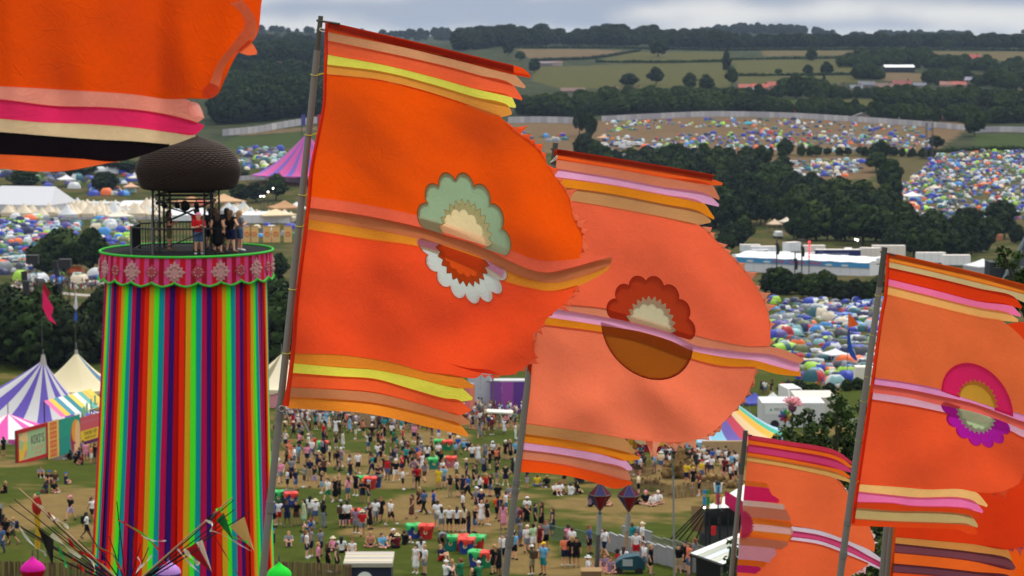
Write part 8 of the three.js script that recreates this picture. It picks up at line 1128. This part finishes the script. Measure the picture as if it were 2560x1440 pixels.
  [[1936, 432, 20, [222, 206, 196], 'cream caravan above the valley wood'], [1982, 424, 24, [196, 200, 204], 'white caravan beside the turquoise awning']].forEach(([x, y, h, c, l]) => { const g = ground(x, y), k = 1 / pxm(-g.z), t = thing('caravan', l, 'caravan', g); part(t, 'body', bx(24 * k, h * k * 0.8, 2.2, 0, h * k * 0.55, 0), paint(...c)); part(t, 'window', bx(10 * k, 5 * k, 0.1, 0, h * k * 0.65, 1.12), mat(lin(0.06, 0.07, 0.08), 0.2)); part(t, 'stripe', bx(24 * k, 3 * k, 0.08, 0, h * k * 0.36, 1.12), paint(206, 100, 60)); part(t, 'wheel', new THREE.CylinderGeometry(0.4, 0.4, 2.2, 12).rotateX(Math.PI / 2).translate(0, 0.4, 0), stageBlack); });
  // hanging speakers and lighting masts of the far stage
  [[1942, 608, 636, 'left'], [2005, 616, 642, 'middle'], [1988, 646, 674, 'front']].forEach(([x, y0, y1, n]) => { const g = ground(x, 690), D = -g.z, k = 1 / pxm(D), Y = (y) => P(x, y, D).y - g.y, t = thing('line_array', `hanging black speaker column by the lorry park, ${n} one`, 'speakers', g, 'hanging speakers of the far stage'); for (let i = 0; i < 6; i++) part(t, 'speaker_cabinet', bx(8 * k, (y1 - y0) / 6 * k * 0.95, 0.8).rotateZ((i - 3) * 0.03).translate(Math.sin(i / 6 * 3) * 0.2, Y(lerp(y0, y1, (i + 0.5) / 6)), 0), stageBlack); part(t, 'mast', rod(v3(0, 0, -0.7), v3(0, Y(y0 - 16), -0.7), 0.16), poleDark); part(t, 'top_bar', bar(v3(-12 * k, Y(y0 - 16), -0.7), v3(12 * k, Y(y0 - 16), -0.7), 0.25, 0.25), poleDark); });
  { const g = ground(2022, 690), D = -g.z, Y = (y) => P(2022, y, D).y - g.y, t = thing('light_mast', 'mast with a column of red signal lamps beside the speakers', 'mast', g); part(t, 'mast', rod(v3(0, 0, 0), v3(0, Y(600), 0), 0.12), poleDark); [605, 614, 622, 632, 641].forEach((y) => part(t, 'signal_lamp', new THREE.SphereGeometry(0.28, 10, 8).translate(0, Y(y), 0.2), new THREE.MeshStandardMaterial({ color: 0xff3040, emissive: new THREE.Color(1, 0.05, 0.1), emissiveIntensity: 1.6 }))); }
  { const g = ground(2535, 716), D = -g.z, k = 1 / pxm(D), t = thing('main_stage', 'black pyramid side of a stage behind the oak branch', 'stage', g); part(t, 'side_slope', new THREE.ConeGeometry(70 * k, 130 * k, 4).translate(30 * k, 65 * k, 0), mat(lin(0.02, 0.022, 0.035), 0.6)); part(t, 'edge_tube', rod(v3(-40 * k, 0, 2), v3(30 * k, 128 * k, 0), 0.5), mat(lin(0.12, 0.16, 0.17), 0.4)); part(t, 'side_block', bx(40 * k, 60 * k, 6, -40 * k, 30 * k, -4), stageBlack); }
  [[2315, 398], [2330, 398]].forEach(([x, y], i) => { const g = ground(x, y), k = 1 / pxm(-g.z), h = 92 * k, t = thing('lattice_mast', `thin grey lattice mast beside the tent fields, ${i ? 'right' : 'left'} one`, 'mast', g, 'pair of lattice masts'); part(t, 'leg', rod(v3(-0.5, 0, 0), v3(-0.3, h, 0), 0.14), poleDark); part(t, 'leg', rod(v3(0.5, 0, 0), v3(0.3, h, 0), 0.14), poleDark); for (let j = 0; j < 7; j++) part(t, 'brace', rod(v3(j % 2 ? 0.45 : -0.45, h * j / 7, 0), v3(j % 2 ? -0.4 : 0.4, h * (j + 1) / 7, 0), 0.09), poleDark); });
  [[1538, 410, 30], [1560, 425, 40], [1575, 430, 36]].forEach(([x, y, h], i) => { const g = ground(x, y), k = 1 / pxm(-g.z), t = thing('lattice_mast', `slender pale mast rising from the valley wood, ${ordinal(i)} from the left`, 'mast', g, 'pale masts in the valley wood'); part(t, 'leg', rod(v3(0, 0, 0), v3(0, h * k, 0), 0.2), paint(150, 152, 156)); part(t, 'head', bx(1.2, 2, 0.6, 0, h * k * 0.9, 0), paint(170, 172, 176)); });
  // white vehicles parked by the wood
  const R = rng(8); [[1508, 368], [1516, 372], [1510, 380], [1520, 384], [1560, 362], [1572, 364], [1584, 366], [1546, 366], [1596, 366], [1345, 303], [1390, 304], [1400, 305], [1560, 372], [1852, 656], [1872, 660], [1890, 650], [1908, 656], [1926, 650], [1948, 652], [1970, 650], [1900, 644], [2030, 652], [2160, 668], [2180, 672], [2200, 664], [2120, 640], [2250, 664], [2290, 676], [1946, 596], [2010, 590], [1884, 664]].sort((a, b) => a[0] - b[0]).forEach(([x, y], i) => { const g = ground(x, y), t = thing('parked_van', `small white van parked ${y > 500 ? 'around the bar marquee' : 'near the gap in the pale fence'}, ${ordinal(i)} van from the left`, 'van', g, 'small white vans'), c = paint(220, 222, 224, 0.4); part(t, 'body', bx(4.8, 1.5, 2, 0, 1.5, 0), c); part(t, 'bonnet', bx(1.2, 0.8, 1.9, 2.9, 1.0, 0), c); part(t, 'side_window', bx(1.2, 0.5, 0.06, 1.4, 1.8, 1.02), mat(lin(0.04, 0.045, 0.05), 0.2)); for (const q of [-1.6, 2.4]) part(t, 'wheel', new THREE.CylinderGeometry(0.4, 0.4, 2, 12).rotateX(Math.PI / 2).translate(q, 0.4, 0), stageBlack); t.rotation.y = R() * 3; });
}
// ---------------------------------------------------------------- the village
function house(x, y, wpx, hpx, rpx, wall, roof, label, { depth = 7, turn = 0, gable = false, wins = 3, chimney = true, two = true } = {}) {
  const p = ground(x, y), k = 1 / pxm(-p.z), w = wpx * k, h = hpx * k, r = rpx * k, t = thing('house', label, 'house', p, 'houses of the far village'); t.rotation.y = turn;
  const W = paint(...wall), Rf = paint(...roof), glass = mat(lin(0.03, 0.035, 0.045), 0.2), z = depth / 2;
  part(t, 'wall', bx(w, h + 1, depth, 0, (h - 1) / 2, 0), W);
  const rf = []; for (const s of [1, -1]) rf.push(part(t, 'roof_slope', sheet(2, 2, (u, v) => [gable ? v3(s * v * (w / 2 + 0.4), h + r * (1 - v) - 0.05, (u - 0.5) * (depth + 0.8)) : v3((u - 0.5) * (w + 0.8), h + r * (1 - v) - 0.05, s * v * (z + 0.4))]), Rf));
  const gs = new THREE.Shape([new THREE.Vector2(-(gable ? w / 2 : z), 0), new THREE.Vector2(gable ? w / 2 : z, 0), new THREE.Vector2(0, r - 0.1)]); for (const s of [1, -1]) part(t, 'gable', new THREE.ExtrudeGeometry(gs, { depth: 0.1, bevelEnabled: false }).rotateY(gable ? 0 : Math.PI / 2).translate(gable ? 0 : s * (w / 2 - 0.12), h - 0.02, gable ? s * (z - 0.12) : 0), W);
  const rows = two && h > 3.4 ? 2 : 1; for (let j = 0; j < rows; j++) for (let i = 0; i < wins; i++) { const wx = ((i + 0.5) / wins - 0.5) * w * 0.9, wy = h * (rows === 2 ? 0.25 + 0.48 * j : 0.5); const win = part(t, 'window', bx(Math.min(1.3, w / wins * 0.5), Math.min(1.4, h * 0.3), 0.12, wx, wy, z + 0.03), paint(214, 214, 210)); part(win, 'pane', bx(Math.min(1.1, w / wins * 0.42), Math.min(1.2, h * 0.25), 0.06, wx, wy, z + 0.09), glass); }
  if (chimney) part(rf[0], 'chimney', bx(0.8, 1.8, 0.8, w * 0.34, h + r + 0.2, 0), paint(110, 70, 60));
  return t;
}
{
  const red = [150, 70, 58], brick = [132, 84, 72], slate = [88, 92, 104], stone = [138, 128, 116], cream = [206, 200, 190], brown = [104, 78, 70];
  [[1868, 228, 44, 9, 9, [170, 130, 116], red, 'red roofed terrace house at the left of the village'], [1900, 228, 40, 10, 9, [166, 132, 120], [164, 74, 56], 'bright red roofed terrace house beside the first'], [1936, 224, 34, 10, 10, [160, 126, 114], red, 'red roofed house at the right end of the terrace'], [1960, 220, 36, 9, 8, [150, 126, 116], brick, 'brick roofed house above the terrace'], [1876, 232, 30, 8, 6, cream, slate, 'white house in front of the red terrace'], [2098, 232, 30, 14, 10, stone, brown, 'tall stone gabled house in the village middle', { gable: true, wins: 2 }], [2140, 232, 30, 12, 8, stone, slate, 'stone house with pale slate roof'], [2165, 230, 40, 18, 9, [120, 112, 104], slate, 'large slate roofed stone house in the village'], [2206, 228, 50, 10, 11, stone, brown, 'long brown roofed house right of the slate one'], [2254, 224, 46, 12, 12, [150, 116, 104], [124, 64, 60], 'long red brown roofed barn house'], [2298, 226, 32, 12, 8, [130, 110, 102], slate, 'slate roofed house with skylights at the right of the barn'], [2362, 222, 26, 10, 9, [150, 128, 116], brick, 'brick house partly hidden by trees'], [2396, 220, 34, 8, 9, [146, 126, 116], red, 'red roofed house below the solar roofed one'], [2416, 206, 32, 6, 8, [130, 110, 104], [120, 120, 140], 'house with pale panelled roof near the mound'], [2402, 242, 34, 10, 9, [166, 140, 124], brown, 'brown roofed cottage among the trees at right'], [2432, 152, 34, 7, 9, [140, 122, 112], [156, 62, 58], 'red roofed farmhouse high on the right slope'], [2462, 156, 30, 6, 5, [150, 136, 124], brown, 'low barn beside the high red farmhouse'], [2560, 224, 36, 9, 8, [176, 156, 140], brown, 'brown roofed house at the right edge'], [2062, 288, 52, 6, 11, [120, 116, 116], [70, 76, 90], 'wide grey roofed house just behind the pale fence', { wins: 4 }], [1974, 284, 28, 5, 9, [150, 80, 66], [178, 74, 60], 'orange red shed roof behind the pale fence', { chimney: false }], [2156, 294, 44, 4, 9, [120, 110, 104], [110, 104, 100], 'low grey gabled barn behind the pale fence', { gable: true, chimney: false }], [2248, 294, 20, 10, 6, cream, brown, 'small white house behind the pale fence'], [2354, 300, 26, 5, 7, [150, 120, 106], brick, 'small brick hut behind the pale fence', { chimney: false }], [2526, 300, 22, 6, 6, [200, 190, 180], [186, 80, 60], 'orange roofed house near the right fence'], [1394, 268, 46, 4, 16, [150, 60, 48], [188, 66, 48], 'big bright red barn roof among the trees', { chimney: false }], [1432, 232, 60, 5, 8, [120, 104, 96], brown, 'long brown roofed farm building below the pasture', { chimney: false }], [1440, 228, 40, 3, 5, [150, 156, 160], [150, 164, 172], 'pale grey shed roof below the pasture', { chimney: false }], [1528, 232, 30, 7, 8, [150, 126, 114], brick, 'brick roofed cottage below the pasture'], [1588, 236, 26, 8, 12, [150, 130, 120], brown, 'steep brown roofed house by the round tree', { gable: true }], [1608, 240, 14, 10, 5, cream, brown, 'narrow white cottage in the trees'], [1360, 164, 40, 6, 5, [126, 112, 112], [110, 100, 104], 'long low farm shed at the head of the pasture', { chimney: false }], [1392, 164, 26, 7, 5, [180, 160, 156], brown, 'pinkish farmhouse at the head of the pasture'], [690, 190, 40, 9, 13, [206, 196, 190], [124, 84, 74], 'white house with steep brown roof on the left slope'], [622, 190, 40, 5, 8, [130, 112, 104], [120, 98, 92], 'long roofed house in the wood on the left slope'], [720, 192, 30, 6, 7, [206, 196, 190], brown, 'low white fronted house beside the steep roofed one'], [772, 202, 34, 5, 7, [160, 150, 146], slate, 'grey house by the tall flag pole'], [780, 216, 30, 6, 6, cream, [150, 150, 160], 'white house with pale roof near the tall flag pole']].forEach(([x, y, w, h, r, a, b, l, o]) => house(x, y, w, h, r, a, b, l, o));
  { const g = ground(2246, 180), k = 1 / pxm(-g.z), w = 74 * k, t = thing('barn', 'long dark barn with bright white roof on the far slope', 'barn', g); part(t, 'wall', bx(w, 12 * k, 14, 0, 6 * k, 0), paint(44, 44, 52)); part(t, 'roof_slope', sheet(4, 2, (u, v) => [v3((u - 0.5) * w * 1.02, 12 * k + 6 * k * (1 - v), v * 7.6)]), paint(226, 228, 226)); part(t, 'roof_slope', sheet(4, 2, (u, v) => [v3((u - 0.5) * w * 1.02, 12 * k + 6 * k * (1 - v), -v * 7.6)]), paint(226, 228, 226)); for (let i = 0; i < 6; i++) part(t, 'door', bx(w / 8, 9 * k, 0.2, ((i + 0.5) / 6 - 0.5) * w, 4.5 * k, 7.1), paint(34, 34, 40)); }
  { const g = ground(2392, 194), k = 1 / pxm(-g.z), t = thing('earth_mound', 'grassy domed mound with a dark arched opening on the far slope', 'mound', g); part(t, 'dome', new THREE.SphereGeometry(24 * k, 20, 10, 0, 6.3, 0, 1.57).scale(1, 0.72, 1), new THREE.MeshStandardMaterial({ color: lin(0.08, 0.08, 0.03), roughness: 1 })); part(t, 'arch', new THREE.TorusGeometry(8 * k, 1.2 * k, 6, 16, Math.PI).translate(0, 1 * k, 23 * k), paint(150, 120, 100)); part(t, 'opening', new THREE.CircleGeometry(7.4 * k, 16, 0, Math.PI).translate(0, 1 * k, 23.2 * k), stageBlack); }
}
// labels of the people: clothes, what they do and what they stand beside
{
  const marks = [[684, 1319, 'by the tall flag pole'], [716, 1258, 'by the green and blue bins'], [866, 1306, 'by the small blue bin'], [925, 1222, 'by the red bin mid-field'], [800, 1128, 'by the far green bin'], [1110, 1168, 'by the pink bin'], [1108, 1123, 'by the far teal bin'], [1050, 1346, 'by the blue and red bins'], [1160, 1376, 'by the teal bin'], [1205, 1416, 'by the nearest bins'], [1265, 1300, 'by the second flag pole'], [1020, 1270, 'on the dusty path'], [900, 1400, 'by the white roofed kiosk'], [790, 1430, 'behind the reed fence'], [1490, 1420, 'by the lantern posts'], [1590, 1400, 'by the metal barrier'], [1500, 1250, 'on the open grass'], [1360, 1350, 'on the path near the barrier'], [1700, 1430, 'by the white stall roof'], [150, 1220, 'on the grass left of the tower'], [210, 1330, 'beside the tower foot'], [20, 1360, 'by the dark vehicle'], [760, 1180, 'on the worn grass'], [960, 1170, 'mid-crowd'], [1230, 1170, 'right of the pink bin'], [1420, 1225, 'beyond the open grass'], [1170, 1235, 'in the middle group'], [1340, 1215, 'under the second flag']].map(([x, y, s]) => { const g = ground(x, y); return [g.x, g.z, s]; });
  const used = new Set();
  for (const q of peopleList) {
    const p = q.t.position, ranked = marks.map(([x, z, s]) => [Math.hypot(x - p.x, (z - p.z) * 0.6), s, x]).sort((a, b) => a[0] - b[0]), where = q.fixed ?? ranked[0][1];
    const side = ranked[1] ? ranked[1][1] : '';
    const bits = [`person in ${q.clothes}`, q.hat && `and ${q.hat}`, q.act, where].filter(Boolean).join(' ');
    const more = [`person in ${q.clothes}${q.pack ? ' with backpack' : q.long ? ' with long hair' : ''}, ${q.act} ${where}`, `person in ${q.clothes} ${q.act} ${where}, ${p.x < ranked[0][2] ? 'on its left' : 'on its right'}`, `person in ${q.clothes}, ${q.act}, ${side}`];
    const s = [bits, ...more].find((s) => s.split(/\s+/).length <= 16 && !used.has(s)) ?? `person in ${q.clothes} ${where}`;
    used.add(s); q.t.userData.label = s;
  }
}
renderer.render(scene, camera);
